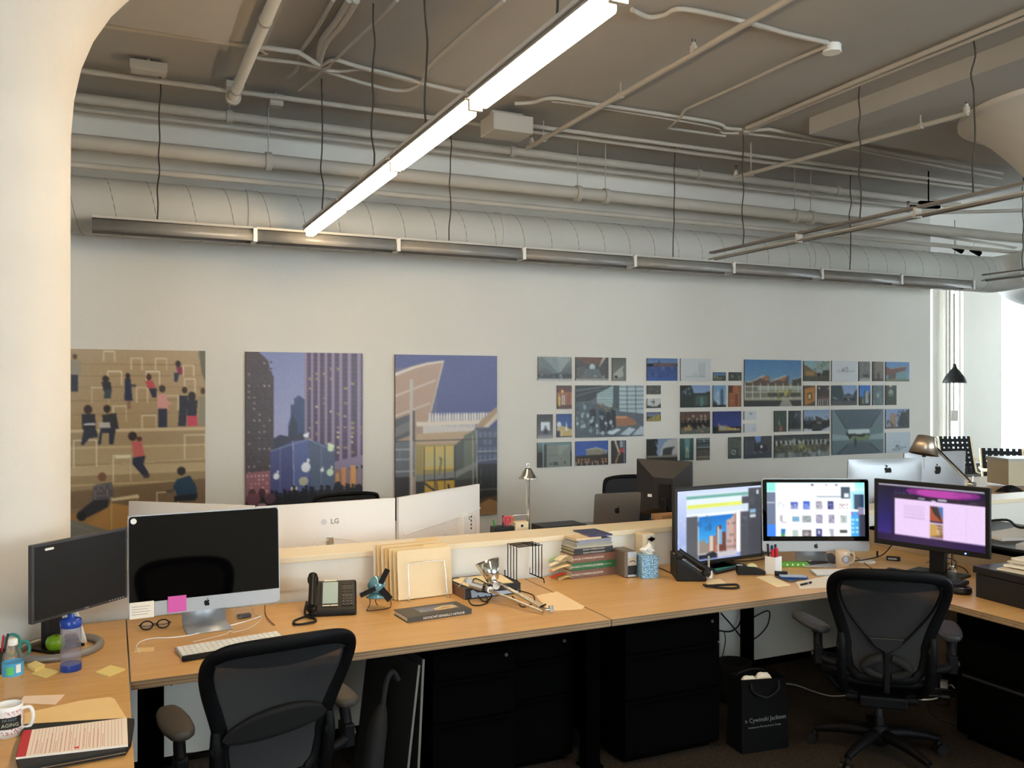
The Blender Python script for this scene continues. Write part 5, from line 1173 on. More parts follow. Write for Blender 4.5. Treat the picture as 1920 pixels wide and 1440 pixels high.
t = put('headset', 'black mouse-like headset case right of the right chair', 'case', 1800, 1112, R(-30))
B(BLACK).lathe([(.05, 0), (.058, .01), (.056, .03), (.045, .034), (.04, .022), (0, .02)], 24).build('case_body', t)
B(PAPER).bx(-.03, .02, -.03, .01, .021, .024).build('papers', t)
# file boxes and paper stack at far right
t = put('file_box', 'black file box stack at the right edge with papers on top', 'file box', 1895, 1118, R(-4))
t.location = (4.33, 2.88, DZ)
B(mat('file_black', '#101012', .5)).bx(-.30, .30, -.22, .2, 0, .12).build('box_body', t, bevel=.003)
ld = B(mat('file_black', '#101012', .5)).bx(-.31, .31, -.23, .21, .125, .16).build('lid', t, bevel=.003)
for i in range(6):
    a = (4, -5, 8, -2, 11, 3)[i]; dx = (-.05, .02, -.01, .04, .03, .06)[i]
    one(B(mat('stack_%d' % (i % 3), ('#e6dcc8', '#d8cfbd', '#efe8d8')[i % 3], .8)).bx(-.15, .15, -.11, .11, 0, .008), 'paper_stack', ('lowest', 'second lowest', 'third', 'fourth', 'second highest', 'top')[i]+' bundle of papers on the black file box', 'paper', (t.location.x-.07+dx, t.location.y+.01, DZ+.1605+.0085*i), R(a), 'paper bundles on the file box')
keyboard('white keyboard in front of the black file box at right', (4.14, 2.50, DZ), R(-62), .43, .115)
# swing-arm lamp at right
BRZ = mat('lamp_aluminium', '#a89a8a', .3, metal=.85)
b0 = V((4.52, 3.62, DZ)); t = thing('swing_arm_lamp', 'tall metal swing-arm desk lamp with a cone shade at right', 'desk lamp', b0, 0)
el = WX(1822, 905, 4.55)-b0; el = WY(1822, 908, 3.72)-b0; hd = WY(1752, 838, 4.05)-b0
B(CHROME).cyl((0, 0, 0), (0, 0, .02), .03, 20).cyl((0, 0, .02), (0, 0, .12), .013, 14).build('clamp_base', t)
B(CHROME).tube([(0, 0, .1), (el.x*.5, el.y*.5, el.z*.55), el], .008, 10).build('lower_arm', t)
B(CHROME).cyl(el, hd, .0085, 12).build('upper_arm', t)
B(DARK).cyl(el+V((0, 0, .012)), hd+V((0, 0, .014)), .003, 8).build('tension_wire', t)
B(CHROME).cyl(el+V((0, -.02, 0)), el+V((0, .02, 0)), .016, 14).cyl(el+V((0, 0, 0)), el+V((.01, 0, .05)), .005, 8).build('elbow_joint', t)
B(BLACK).lathe([(.03, -.006), (.03, .006)], 20).build('head_joint', t, loc=hd+V((-.01, 0, .02)), rot=(R(90), 0, 0))
B(CHROME).tube([(.035*cos(2*pi*k/16), 0, .035*sin(2*pi*k/16)) for k in range(16)], .002, 6, closed=True).build('spring_ring', t, loc=hd+V((.0, 0, .03)))
B(BRZ).lathe([(.0, .075), (.05, .075), (.054, .07), (.092, -.045), (.09, -.046), (.052, .066)], 36, cap=False).build('lamp_shade', t, loc=hd+V((-.09, 0, .0)), rot=(0, R(12), 0))
B(BLACK).cyl((0, 0, 0), (0, 0, -.012), .012, 12).tube([(0, 0, -.01), (.002, 0, -.09)], .001, 5).build('pull_switch', t, loc=hd+V((-.095, 0, -.05)))
B(CHROME).cyl(hd, hd+V((-.05, 0, .03)), .008, 10).build('head_arm', t)

# ------------------------------------------------------------ on the partition and the facing desks
pl = WY(990, 900, 4.95); t = thing('task_lamp', 'slim chrome lamp with a bell shade standing on the facing desk', 'desk lamp', (pl.x, 4.95, DZ), 0)
hz = WY(990, 895, 4.95).z-DZ
B(CHROME).cyl((0, 0, .012), (0, 0, hz), .011, 14).build('pole', t); B(CHROME).lathe([(.08, 0), (.08, .01), (0, .012)], 28).build('lamp_base', t)
B(CHROME).lathe([(.02, .055), (.034, .035), (.052, 0), (.06, -.006), (.058, -.007), (.05, -.002), (.03, .03), (.015, .05)], 28, cap=False).build('lamp_shade', t, loc=(0, 0, hz+.0))
B(CHROME).tube([(.012*cos(2*pi*k/12), 0, .012*sin(2*pi*k/12)) for k in range(12)], .004, 8, closed=True).build('top_ring', t, loc=(0, 0, hz+.075))
B(CHROME).cyl((0, -.03, .03), (0, .03, .03), .012, 12).build('joint', t, loc=(0, 0, hz))
pb = WY(942, 990, 4.85); t = thing('pencil_holder', 'black pencil holder behind the partition cap', 'pen pot', (pb.x, 4.85, DZ), 0)
B(BLACK).bx(-.065, .065, -.04, .04, 0, .235).build('holder', t, bevel=.004)
for i, (c, nm, lab, dx, lean, h) in enumerate((('#2f8a3c', 'pen', 'green pen at the left of the black pencil holder', -.05, -.01, .275), ('#5b1b20', 'pen', 'dark maroon pen in the black pencil holder', .0, .0, .30), ('#e0622a', 'scissors', 'orange-handled scissors in the black pencil holder', .035, .02, .30), ('#c23a5a', 'scissors', 'pink and red scissors beside the orange pair', .015, -.005, .31))):
    tt = thing(nm, lab, nm, (pb.x+dx, 4.85-.01*i, DZ+.236), 0)
    if nm == 'pen': B(mat('ink_'+c, c, .35)).cyl((0, 0, 0), (lean, 0, h-.236), .006, 10).build('barrel', tt)
    else:
        for s in (-1, 1): B(mat('ink_'+c, c, .35)).tube([(s*.013+.012*cos(2*pi*k/14), 0, .04+.018*sin(2*pi*k/14)) for k in range(14)], .0045, 8, closed=True).tube([(s*.008, 0, .024), (0, 0, 0)], .004, 6).build('handle', tt)
pb = WY(975, 990, 4.85); t = thing('card_box', 'small beige card box with a wire rail behind the partition', 'box', (pb.x, 4.85, DZ), 0)
B(mat('card_beige', '#e0c9a4', .6)).bx(-.045, .045, -.03, .03, 0, .255).build('box_body', t, bevel=.003); B(BLACK).bx(-.008, .008, -.0315, -.0295, .225, .24).build('mark', t)
B(CHROME).tube([(-.05, 0, .25), (-.05, 0, .295), (.06, 0, .295)], .002, 6).build('wire_rail', t)
pb = WY(1052, 985, 4.85); t = thing('black_tray', 'flat black tray edge showing just above the partition cap', 'tray', (pb.x, 4.87, DZ), 0)
B(BLACK).bx(-.15, .15, -.08, .1, 0, .218).build('tray_body', t, bevel=.003)
pb = WY(1232, 968, 5.0); t = thing('brown_box', 'low tan box with dark base under the black monitor back', 'box', (pb.x, 4.84, DZ), 0)
B(mat('tan_box', '#a9805a', .7)).bx(-.11, .11, -.06, .06, .2, .236).build('box_body', t); B(BLACK).bx(-.13, .12, -.07, .07, 0, .2).build('box_base', t)
t = thing('white_object', 'small white dish resting beside the right computer back', 'dish', (0, 0, 0)); p = WY(1766, 912, 5.15); t.location = (p.x, 5.15, DZ)
B(WPLAS).bx(-.05, .05, -.04, .04, 0, p.z-DZ).build('dish_body', t, bevel=.01)
# chair backs beyond
def simple_chair(label, x, y, zt, rz, w=.5, armz=.66):
    c = thing('task_chair', label, 'office chair', (x, y, 0), rz)
    B(CHB).tube([(-w/2, 0, zt-.3), (-w/2, 0, zt-.06), (-w/2+.05, 0, zt-.012), (0, 0, zt), (w/2-.05, 0, zt-.012), (w/2, 0, zt-.06), (w/2, 0, zt-.3)], .016, 8, smooth_path=4).build('back_frame', c)
    B(mat('back_pad', '#121213', .7)).front(rrect(w-.02, .5, .06, 4, 0, zt-.265), -.012, .012).build('backrest', c)
    B(BLACK).bx(-w/2+.03, w/2-.03, -.45, 0, .42, .48).build('seat', c, bevel=.02)
    B(BLACK).cyl((0, -.22, .08), (0, -.22, .42), .03, 14).build('gas_lift', c)
    for k in range(5):
        a = 2*pi*k/5; l = B(BLACK).tube([(.0, -.22, .09), (.28*cos(a), -.22+.28*sin(a), .065)], .02, 8).build('base_leg', c)
        B(BLACK).cyl((.28*cos(a)-.012, -.22+.28*sin(a), .028), (.28*cos(a)+.012, -.22+.28*sin(a), .028), .028, 12).build('caster', l)
    for s in (-1, 1): B(BLACK).tube([(s*(w/2+.02), -.3, .45), (s*(w/2+.03), -.3, armz), (s*(w/2+.03), -.1, armz), (s*(w/2+.03), -.35, armz)], .016, 8).build('arm', c)
    return c
p = WY(650, 926, 6.5); simple_chair('black office chair back peeking above the LG monitor', p.x, 6.5, p.z, R(5))
p = WY(1178, 893, 6.5); simple_chair('black high-back chair behind the laptop', p.x, 6.5, p.z, R(-4), .46, .80)

# ------------------------------------------------------------ far right: desk, bookcase, webbed chairs, pendant, pipes
def WZ(u, v, d):  # point at distance along the view axis
    r = ray(u, v); return V((0, 0, CAMH))+r*(d)
t = thing('far_desk', 'brown desk beyond the partition at the right edge', 'desk', (8.8, 6.2, 0), 0)
B(WTOP).bx(-1.5, 1.5, -1.0, .95, .70, .73).build('desktop', t); 
for x in (-1.4, 1.4):
    for y in (-.9, .85): B(BLACKM).bx(x-.03, x+.03, y-.03, y+.03, 0, .70).build('leg', t)
p = on(1893, 921, .73)
def heap(u, v): a = 2*pi*u; r = .13*v*(1+.25*sin(5*a)); return (r*cos(a)*1.2, r*sin(a)*.6, .045*(1-v*v)*(1+.4*sin(7*a)))
one(B(RUB).grid(heap, 24, 6), 'black_bag', 'crumpled black pouch on the far brown desk', 'bag', (p.x, p.y, .731))
p = WZ(1919, 888, 9.3); p = V((p.x, p.y, .731)); t = thing('bookcase', 'pale birch bookcase with dark books at the right edge', 'bookcase', p, R(-30)+R(12))
hb_ = WZ(1884, 860, 9.3).z-.731; PB = mat('birch_panel', '#cfc2a6', .5, noise=.03, nscale=6)
B(PB).bx(-.17, .09, 0, .35, .02, hb_-.03).build('side_panel', t); B(mat('grey_top', '#b9bbb4', .4)).bx(-.18, 1.5, -.01, .36, hb_-.03, hb_).build('top', t)
B(PB).bx(.09, 1.5, .3, .35, .02, hb_-.03).bx(.09, 1.5, 0, .3, .02, .06).bx(.09, .1, 0, .3, .06, hb_-.03).build('shelf', t)
rnd = random.Random(9)
for i in range(9):
    w_ = rnd.uniform(.025, .05); h_ = rnd.uniform(.17, .2); cc = rnd.choice(['#2d2a28', '#4a4440', '#6b625a', '#1f2226', '#8a8378'])
    tb_ = M4.Translation(p) @ M4.Rotation(R(-18), 4, 'Z')
    o = B(mat('book_'+cc, cc, .6)).bx(0, w_, 0, .2, 0, h_).build('book'); o.matrix_world = tb_ @ M4.Translation((.105+.055*i, .03, .0605))
    tag(o, ('first', 'second', 'third', 'fourth', 'fifth', 'sixth', 'seventh', 'eighth', 'ninth')[i]+' upright book from the left on the pale bookcase shelf', 'book', 'books in the pale bookcase')
WEB = mat('black_webbing', '#131417', .7)
def webbed_chair(label, u, vtop, d, rz):
    p = WZ(u, vtop, d); zt = p.z; c = thing('webbed_chair', label, 'armchair', (p.x, p.y, 0), rz)
    w = .56; H0 = zt
    def bp(t): # back/seat profile: t 0 at top of the back, 1 front of the seat; local facing -Y
        P = [(.16, H0), (.10, H0-.25), (.03, .48), (0, .40), (-.1, .385), (-.48, .43)]
        i = min(int(t*5), 4); f = t*5-i; return (P[i][0]*(1-f)+P[i+1][0]*f, P[i][1]*(1-f)+P[i+1][1]*f)
    for s in (-1, 1):
        B(WBENT).tube([(s*w/2, *bp(k/20)) for k in range(21)], .018, 8).build('side_rail', c)
        B(WBENT).tube([(s*(w/2+.03), .06, .62), (s*(w/2+.03), -.1, .60), (s*(w/2+.03), -.42, .62), (s*(w/2+.03), -.5, .55), (s*(w/2+.03), -.42, .25), (s*(w/2+.03), -.3, .03), (s*(w/2+.03), .1, .02), (s*(w/2+.03), .2, .02)], .024, 8, smooth_path=5).build('arm', c)
    m = B(WEB); n = 7
    for i in range(n):      # lengthwise straps
        x = -w/2+.04+(w-.08)*i/(n-1); pts = [(x, *bp(k/20)) for k in range(21)]; vs = []
        for (a, y, z) in pts: vs += [(a-.026, y-.004, z), (a+.026, y-.004, z)]
        m.add(vs, [(j*2, j*2+1, j*2+3, j*2+2) for j in range(20)])
    m2 = 15
    for j in range(m2):
        t0 = .03+.95*j/m2; a, b = bp(t0), bp(min(1, t0+.045)); m.add([(-w/2-.015, a[0]+.003, a[1]), (w/2+.015, a[0]+.003, a[1]), (w/2+.015, b[0]+.003, b[1]), (-w/2-.015, b[0]+.003, b[1])], [(0, 1, 2, 3)])
    m.build('webbing', c, solid=.003); return c
webbed_chair('black webbed armchair with bent birch arms, left of the two far chairs', 1800, 819, 14.2, R(-20))
webbed_chair('black webbed armchair partly hidden by the bookcase, right of the two', 1884, 842, 12.6, R(-38))
# pendant lamp
pp = WZ(1790, 718, 13.0); t = thing('pendant_lamp', 'black bell-shaped pendant lamp hanging before the bright window', 'pendant lamp', pp, 0)
B(BLACK).lathe([(.165, 0), (.162, .02), (.13, .09), (.08, .16), (.04, .21), (.022, .25), (.02, .28), (0, .285)], 36, cap=False).build('lamp_shade', t, solid=.004)
B(GCORD).cyl((0, 0, .28), (0, 0, CZ-pp.z), .006, 6).build('cord', t)
pw = WY(1771, 700, 13.9); one(B(PIPE).cyl((0, 0, 0), (0, 0, CZ), .05, 14), 'riser_pipe', 'left vertical riser pipe on the far window wall', 'pipe', (pw.x, 13.88, 0))
pw = WY(1779, 700, 13.9); one(B(PIPE).cyl((0, 0, 0), (0, 0, CZ), .03, 14), 'riser_pipe', 'thin vertical riser pipe right beside the thicker one', 'pipe', (pw.x, 13.88, 0))
pw = WY(1790, 700, 13.9); t = thing('wall_box', 'small grey box on a thin conduit below the pendant lamp', 'electrical box', (pw.x, 13.93, 0))
B(PIPE).cyl((0, 0, 1.0), (0, 0, 3.9), .02, 10).build('conduit', t); B(PIPE).bx(-.11, .11, -.04, .06, 1.0, 1.25).build('box_body', t, bevel=.01)
# papers on the side screen at right
for i, (lab, cn, h) in enumerate((('white paper heap at the left of the far side screen ledge', [(1846, 985), (1885, 985), (1884, 1008), (1846, 1012)], .02), ('white sheet curling toward the right edge', [(1884, 998), (1925, 1000), (1930, 1022), (1886, 1020)], .03), ('grey paper pile under the curling white sheet', [(1850, 1008), (1925, 1016), (1925, 1034), (1850, 1022)], .015))):
    pass
t = thing('side_cabinet', 'low cabinet beyond the side screen carrying loose papers', 'cabinet', (4.80, 2.6, 0), 0)
B(BLACKM).bx(0, .9, 0, 1.82, 0, .845).build('body', t)
B(mat('side_top', '#2a2928', .5)).bx(-.0, .9, 0, 1.82, .845, .86).build('top', t)
for i, (x, y, a, h, c, w) in enumerate(((4.98, 3.35, 12, .03, '#d9d8d6', 'grey-white pile of papers, tallest on the side cabinet'), (5.15, 3.7, -15, .02, '#e9e8e6', 'white papers at the back of the side cabinet'), (5.05, 3.0, 30, .045, '#e4e4e4', 'white papers nearest the right edge on the side cabinet'), (5.35, 3.35, 5, .06, '#cfcfd0', 'paper pile at the far side of the side cabinet'))):
    def cur(u, v, h=h): return (.3*(u-.5), .22*(v-.5), h+.03*u*u)
    m = B(mat('pile_'+c, c, .8)).bx(-.15, .15, -.11, .11, 0, h); m.grid(cur, 6, 4); one(m, 'paper_pile', w, 'paper', (x, y, .8605), R(a))
wire('black_cable', 'black cable lying over the papers on the side cabinet', [V((5.2, 3.95, .92)), V((5.25, 3.8, .95)), V((5.1, 3.6, .94)), V((5.3, 3.5, .96)), V((5.4, 3.3, .98))], .008, CORD)

# ------------------------------------------------------------ under the desks
wire('floor_cable', 'black cable sagging across the white panel under the left desk', [V((.25, 4.4, .55)), V((.5, 4.38, .50)), V((.8, 4.38, .47)), V((1.1, 4.4, .5))], .006, CORD)
wire('floor_cable', 'black cable crossing diagonally under the left desk', [V((.55, 4.37, .69)), V((.4, 4.37, .55)), V((.25, 4.37, .42))], .005, CORD)
wire('floor_cable', 'black cable hanging behind the near chair at right', [WY(690, 1235, 4.4), WY(698, 1270, 4.38), WY(703, 1320, 4.38), WY(722, 1345, 4.38)], .004, CORD)
for i, (L0, r) in enumerate((([(1352, 1150), (1370, 1170), (1392, 1198), (1400, 1210)], .005), ([(1345, 1182), (1370, 1184), (1385, 1172), (1392, 1150)], .005), ([(1358, 1185), (1360, 1200), (1356, 1225), (1350, 1245)], .003), ([(1400, 1165), (1440, 1145), (1440, 1170), (1425, 1190), (1410, 1200)], .004))):
    wire('floor_cable', ('diagonal black cable on the panel left of the middle desk leg', 'curved black cable on the panel left of the middle desk leg', 'thin cable hanging down beside the black cabinet', 'black cable loop right of the middle desk leg')[i], [WY(u, v, 4.43) for u, v in L0], r, CORD)
# waste bin and tote bag
p = on(1376, 1290, 0); t = thing('waste_bin', 'round black waste bin under the middle desk', 'waste bin', (3.26, 4.05, 0), 0)
B(RUB).lathe([(.075, 0), (.085, .01), (.1, .23), (.096, .23), (.08, .012), (0, .012)], 28).build('bin_body', t)
t = thing('tote_bag', 'black tote bag with grey firm lettering on the floor', 'tote bag', (2.965, 3.50, 0), R(-6)); bw = .27
m = B(mat('bag_black', '#060607', .85, spec=.15)); 
vs = [(-bw/2, -.07, .0), (bw/2, -.07, 0), (bw/2, .07, 0), (-bw/2, .07, 0), (-bw/2+.01, -.05, .36), (bw/2-.01, -.06, .35), (bw/2-.01, .05, .36), (-bw/2+.01, .06, .36)]
m.add(vs, [(0, 1, 5, 4), (1, 2, 6, 5), (2, 3, 7, 6), (3, 0, 4, 7), (0, 3, 2, 1)]); m.build('bag_body', t, bevel=.01, solid=.003)
text('bag_lettering', 'n Cywinski Jackson', .031, mat('bag_print', '#6f7174', .7), t, (.0, -.0705, .16), (R(86), 0, 0), .0003)
text('bag_lettering_small', 'Architecture Planning Interior Design', .0125, mat('bag_print', '#6f7174', .7), t, (-.005, -.070, .125), (R(86), 0, 0), .0003)
B(RUB).tube([(-.08, -.063, .34), (-.07, -.075, .30), (0, -.08, .27), (.07, -.075, .30), (.08, -.063, .34)], .005, 8, smooth_path=4).build('bag_handle', t)
B(RUB).tube([(-.08, .06, .34), (-.07, .05, .36), (0, .04, .375), (.07, .05, .36), (.08, .06, .34)], .005, 8, smooth_path=4).build('bag_handle', t)
for i in range(2):
    def cr_(u, v, i=i): return (.1*(u-.5), .06*(v-.5), .055*sin(pi*u)*sin(pi*v)+.01*sin(9*u))
    one(B(PAPER).grid(cr_, 8, 6), 'crumpled_paper', ('crumpled white paper sticking out of the black tote bag', 'smaller white paper scrap at the left of the tote bag opening')[i], 'paper', (3.0-.09*i, 3.50, .32-.005*i), R(-10), None)
# power strip, cables, plug
t = thing('power_strip', 'black power strip with a white plug on the floor at right', 'power strip', on(1835, 1312, 0), R(-50))
B(BLACK).bx(-.3, .3, -.03, .03, 0, .045).build('strip_body', t, bevel=.005); B(WPLAS).bx(-.2, -.16, -.025, .025, .045, .085).build('white_plug', t, bevel=.004); B(DARK).bx(.0, .25, -.02, .02, .045, .055).build('sockets', t)
wire('power_cable', 'white power cable snaking from the plug to the right chair', [on(1790, 1290, .05), on(1782, 1284, .07)]+dw([(1772, 1292), (1762, 1306), (1740, 1312), (1700, 1308)], .006), .005, WPLAS)
wire('power_cable', 'pale cable along the floor left of the right chair', dw([(1436, 1285), (1455, 1281), (1490, 1284), (1530, 1298), (1560, 1305), (1600, 1303)], .006), .004, mat('pale_cable', '#8f8b84', .6))
for i, L0 in enumerate(([(1740, 1320), (1745, 1335), (1765, 1350), (1800, 1360), (1805, 1375)], [(1790, 1315), (1810, 1340), (1850, 1350), (1885, 1345), (1920, 1350)], [(1890, 1320), (1880, 1345), (1895, 1365), (1925, 1380)], [(1755, 1318), (1775, 1322), (1776, 1312), (1760, 1308)])):
    wire('floor_cable', ('dark cable trailing left of the power strip on the carpet', 'long dark cable in front of the power strip', 'dark cable curling at the right edge of the carpet', 'small cable loop beside the right chair base')[i], dw(L0, .006), .005, CORD)
# things leaning between the near chair and the cabinets
t = thing('foam_board', 'thin board with pale edges leaning on the cabinet beside the near chair', 'board', (1.10, 3.54, 0), R(0))
m = B(RUB); m.at((0, 0, 0), (0, R(7), R(8))).bx(0, .008, -.02, .5, 0.0, .64); m.build('board_sheet', t); m = B(mat('board_edge', '#6d6a65', .7)); m.at((0, 0, 0), (0, R(7), R(8))).bx(-.001, .009, -.024, -.02, 0, .64); m.build('board_edge', t)
m = B(RUB); m.at((.06, 0, 0), (0, R(3), R(8))).bx(0, .008, -.02, .45, 0, .66); m.build('second_sheet', t); m = B(mat('board_edge', '#6d6a65', .7)); m.at((.06, 0, 0), (0, R(3), R(8))).bx(-.001, .009, -.024, -.02, .1, .66); m.build('second_edge', t)
t = thing('umbrella', 'black folded umbrella leaning beside the boards under the desk', 'umbrella', (.93, 3.42, 0), R(0))
B(RUB).tube([(0, 0, .02), (.02, .02, .2), (.06, .06, .42), (.09, .09, .5)], [.012, .045, .04, .014], 12, smooth_path=4).build('canopy', t)
B(RUB).tube([(.09, .09, .5), (.11, .11, .58), (.14, .12, .62), (.165, .12, .58)], .012, 10, smooth_path=4).build('handle', t); B(ALU).cyl((0, 0, 0), (0, 0, .03), .006, 8).build('tip', t)
# ------------------------------------------------------------ posters and mounted photographs on the back wall
PRINT = picture_mat('print_image'); EDGE = mat('mount_edge', '#4a4a48', .6); EDGEW = mat('mount_edge_white', '#d8d6d0', .6)
def on_wall(name, label, cat, box, spec, px=None, group=None, seed=1, th=.02, edge=None, size=None):
    u0, v0, u1, v1 = box; Y = YW-th-.004; uc = (u0+u1)/2
    x0, x1 = WY(u0, v0, Y).x, WY(u1, v0, Y).x; z1, z0 = WY(uc, v0, Y).z, WY(uc, v1, Y).z
    if size: x0 = x1-size[0]; z0 = z1-size[1]
    w, h = x1-x0, z1-z0; px = px or max(14, int((u1-u0)*.85)); py = max(10, int(px*h/w))
    o = picture(name, Pic(px, py, spec, seed), w, h, PRINT, None, th, edge or EDGE, loc=((x0+x1)/2, Y, (z0+z1)/2))
    return tag(o, label, cat, group)
def fruit(x, y, s, c='#e8ecf4'): return 'e %g %g %g %g %s;e %g %g %g %g %s;' % (x, y, s, s*.72, c, x+s*.5, y-s*.95, s*.32, s*.3, c)
# poster 1: timber steps with people and small white tables
s1 = 'g #b7a183 #b09873 0 12;g #b29a78 #a98f68 12 42;g #a98f68 #b39c76 42 60;g #b9a27c #c2ab84 60 66;g #a38b66 #a08862 66 78;g #8a7153 #8f7450 78 90;g #96713f #7e5f38 90 100;'
for y in (8, 14, 20, 27, 34, 41.5): s1 += 'l 0 %g 100 %g .5 #8f7857;' % (y, y-.3)
s1 += 'r 0 41.8 100 43.6 #cdb791;r 0 43.6 100 51 #a58d69;r 0 51 100 52 #c3ad84;r 0 60 100 61 #9c845f;l 0 61.5 100 59 .6 #c8b48c;r 0 70.5 100 71.3 #c9b188;p 0 74 60 71.5 100 70 100 83 0 83 #7d6549;p 0 86 25 83 60 84 100 90 100 100 0 100 #a87a42;p 12 92 30 81 62 86 62 100 12 100 #b4864a;p 0 88 45 100 0 100 #7d7a70;l 0 90 30 100 .5 #94928a;p 94 1 100 1 100 20 #8f9484;p 95 0 100 0 100 17 97 12 96 6 #6d6a58;'
def tb(x, y, w, h, c='#e9e0c6'): return 'l %g %g %g %g .7 %s;l %g %g %g %g .6 %s;l %g %g %g %g .6 %s;' % (x, y, x+w, y, c, x, y, x, y+h, c, x+w, y, x+w, y+h, c)
for t_ in ((24, 1, 8, 5), (44, 4.5, 8, 6), (62, 4.5, 8.5, 6), (83, 8, 8, 6), (27, 11.5, 10, 7), (55, 11.5, 10, 7), (84, 15.5, 8, 7), (15.5, 20, 12, 8), (48, 20, 8, 8), (70, 24.5, 9, 8), (31, 30, 9.5, 8), (52, 35, 10.5, 7), (3, 47.5, 16, 14), (84, 46, 16, 13), (31, 56, 12.5, 14), (29.5, 78.5, 19, 17), (63, 76.5, 16, 7)): s1 += tb(*t_)
s1 += 'p 33 56 44 56 43 57.5 32 57.5 #e0d6ba;p 30 78.5 49 77 50 79 30 80 #d9c9a2;'
s1 += 'e 3.8 4 1.6 1.4 #5a4636;p 0 6 7.5 6 8 13.5 0 13.5 #9c9484;r 1 13.5 6 22 #2b3142;'
s1 += 'e 25.5 15.5 2.4 1.8 #2c2422;p 22.5 17 29 17 30 22 24 22 #2a2a30;p 25 21 30 21 29 26 24 26 #3c4650;'
s1 += 'e 41.5 14 1.7 1.7 #30221e;p 39.5 15.5 43.5 15.5 45 27 39 27 #23294a;r 41 27 43.5 31.5 #8c6a55;l 43 19 47 19 1.2 #23294a;'
s1 += 'e 57 14.5 2 1.8 #4a2c24;p 54 16.5 60 16.5 62 20.5 56 20.5 #c0505a;p 57 20.5 63 20.5 62.5 25.5 59.5 25.5 #262a44;'
s1 += 'e 79 7.3 2 1.8 #2c1e20;p 77.5 9 82 9 82.5 13 79 13 #8a2c50;p 76 12 80 12 78.5 17 76 17 #2c3350;'
s1 += 'e 67 20.8 2.5 2 #3c2c28;p 63.5 24 70 23.5 72 32 63.5 32 #d69a96;r 64 31.5 70.5 41.5 #20253f;l 69 27 73 29 1.5 #d69a96;'
s1 += 'e 84 21.5 2 1.8 #33261f;p 80 24.5 86.5 24.5 86.5 30 80 30 #1e2334;p 80 30 86 30 85 41 79 41 #232739;'
s1 += 'e 89.5 25 3 2.6 #221e20;p 86 27 94 27 93 36 86 36 #232238;p 86 35.5 93.5 35.5 94 41 86 41 #c8405a;e 98 22 1.8 1.8 #4a382c;p 95 25 100 25 100 41 95 41 #8f8a76;'
s1 += 'e 13 31.5 3 2.4 #3a2520;p 8.5 34 18 34 18.5 42 9 42 #22232f;p 10 42 19 42 20 46 14 46.5 10 50 8 50 #252a3c;p 10 38.8 18 38.5 18 39.8 10 39.8 #c9c6c0;'
s1 += 'e 26.5 31.3 2.6 2.1 #2b211d;p 23 34.5 33 33.5 35 42 24 42 #2a262e;p 22 41 33 41 31 50 28 50 28 44 23 44 22 50 20 50 #23283a;p 20.5 38.5 28.5 38.3 29 41.2 20.8 41.4 #b9b4aa;'
s1 += 'e 45 46 3.2 2.4 #2b1c1c;e 50 47.5 2 1.3 #5c2c2c;p 44 49 51.5 48.5 54 57 46 57.5 #c4625c;p 45 57.5 54.5 56.5 53 61 57 66 54 68.5 45 61 #262c44;p 53 66.5 58 66.5 57 68.5 53 68.5 #4a3a3a;'
s1 += 'e 23 67 3 2.4 #7c5540;p 17 71 30 70 31 77 26 80 16 79 #5a5558;k 17 71 30 79 6 6 #8f8a8c .5 .5 .4;p 6 85 17 79 28 79 27 83 12 88 8 87.5 #2b2a2c;e 8.5 87 3.5 2.6 #1d1b1c;'
s1 += 'e 81.5 65.5 3.3 2.3 #2a2120;p 78 70 88 68 93 74 94 81 80 81 75 74 #1e3c54;p 76 79 94 78 92 82 76 82 #1c1c24;p 70 75.5 77 75 76 77 70 77 #5a5048;n .035'
p1 = (127, 656, 385, 1000)
PW = WY(680, 660, 8.166).x-WY(461, 660, 8.166).x; PH = WY(840, 665, 8.166).z-WY(928, 963, 8.166).z
on_wall('poster', 'large poster of people on timber steps with small white tables, nearest the column', 'poster', p1, s1, 150, 'large posters on the back wall', size=(PW, PH), th=.03)
# poster 2: dusk city with a glass cube
s2 = 'g #8088b8 #a3a5cb 0 50;p 0 0 10.5 0 18.5 5 20 11 23 14 23 100 0 100 #4b4045;k 1 5 22 70 5 20 #a89a94 .28 .35 .3;k 1 5 22 70 9 34 #3a3036 .5 .5 .5;p 35 48 35 42 37 37 37 30 40 30 40 26.5 44 24.5 49 27 49 60 35 60 #3c4a74;p 35 49 36.5 42 38.5 35 43 42 42 56 35 56 #33374e;p 23 49 28 47 35 48 48 46 50 62 23 62 #35364c;'
s2 += 'r 49 0 100 64 #4c3c56;k 51 8 100 60 8 18 #9a8058 .18 .6 .5;k 51 30 100 60 8 10 #d8c48a .22 .4 .4;h 49 0 100 64 24 .2 #5b4866;'
for i, x in enumerate((49, 54.3, 60, 66, 72.3, 79, 86.5, 95)): s2 += 'r %g 0 %g 66 %s;' % (x, x+1.9+.18*i, '#8f7e9c')
s2 += 'p 70 64 100 60 100 66 70 70 #8a7b98;r 75 68 100 88 #8c6a5e;r 81 67 85 84 #c88c5c;r 89 66 94 82 #d29a60;r 76 70 79 84 #c9925e;r 86 66 88 88 #7d7290;r 95.5 64 98.5 88 #8a7d98;'
s2 += 'p 20 56 28 54 39 50.5 52 50 66 53 75 58 75 82 20 82 #4a4f82;p 39 51 52 50 55 56 52 80 40 80 #5a659c;p 52 50 75 57 75 80 54 80 #54607c;l 28 54 28 82 .6 #8a92b8;l 39 51 40 82 .8 #99a4c6;l 20 56 52 50 .5 #a3aecc;l 52 50 75 57 .5 #a3aecc;l 63 54 63 80 .5 #8f9ab2;p 48 47 53 45.8 52 49 48 48.5 #e6e9f4;p 69 52 75 54 73 57.5 69 57 #d8ecc8;'
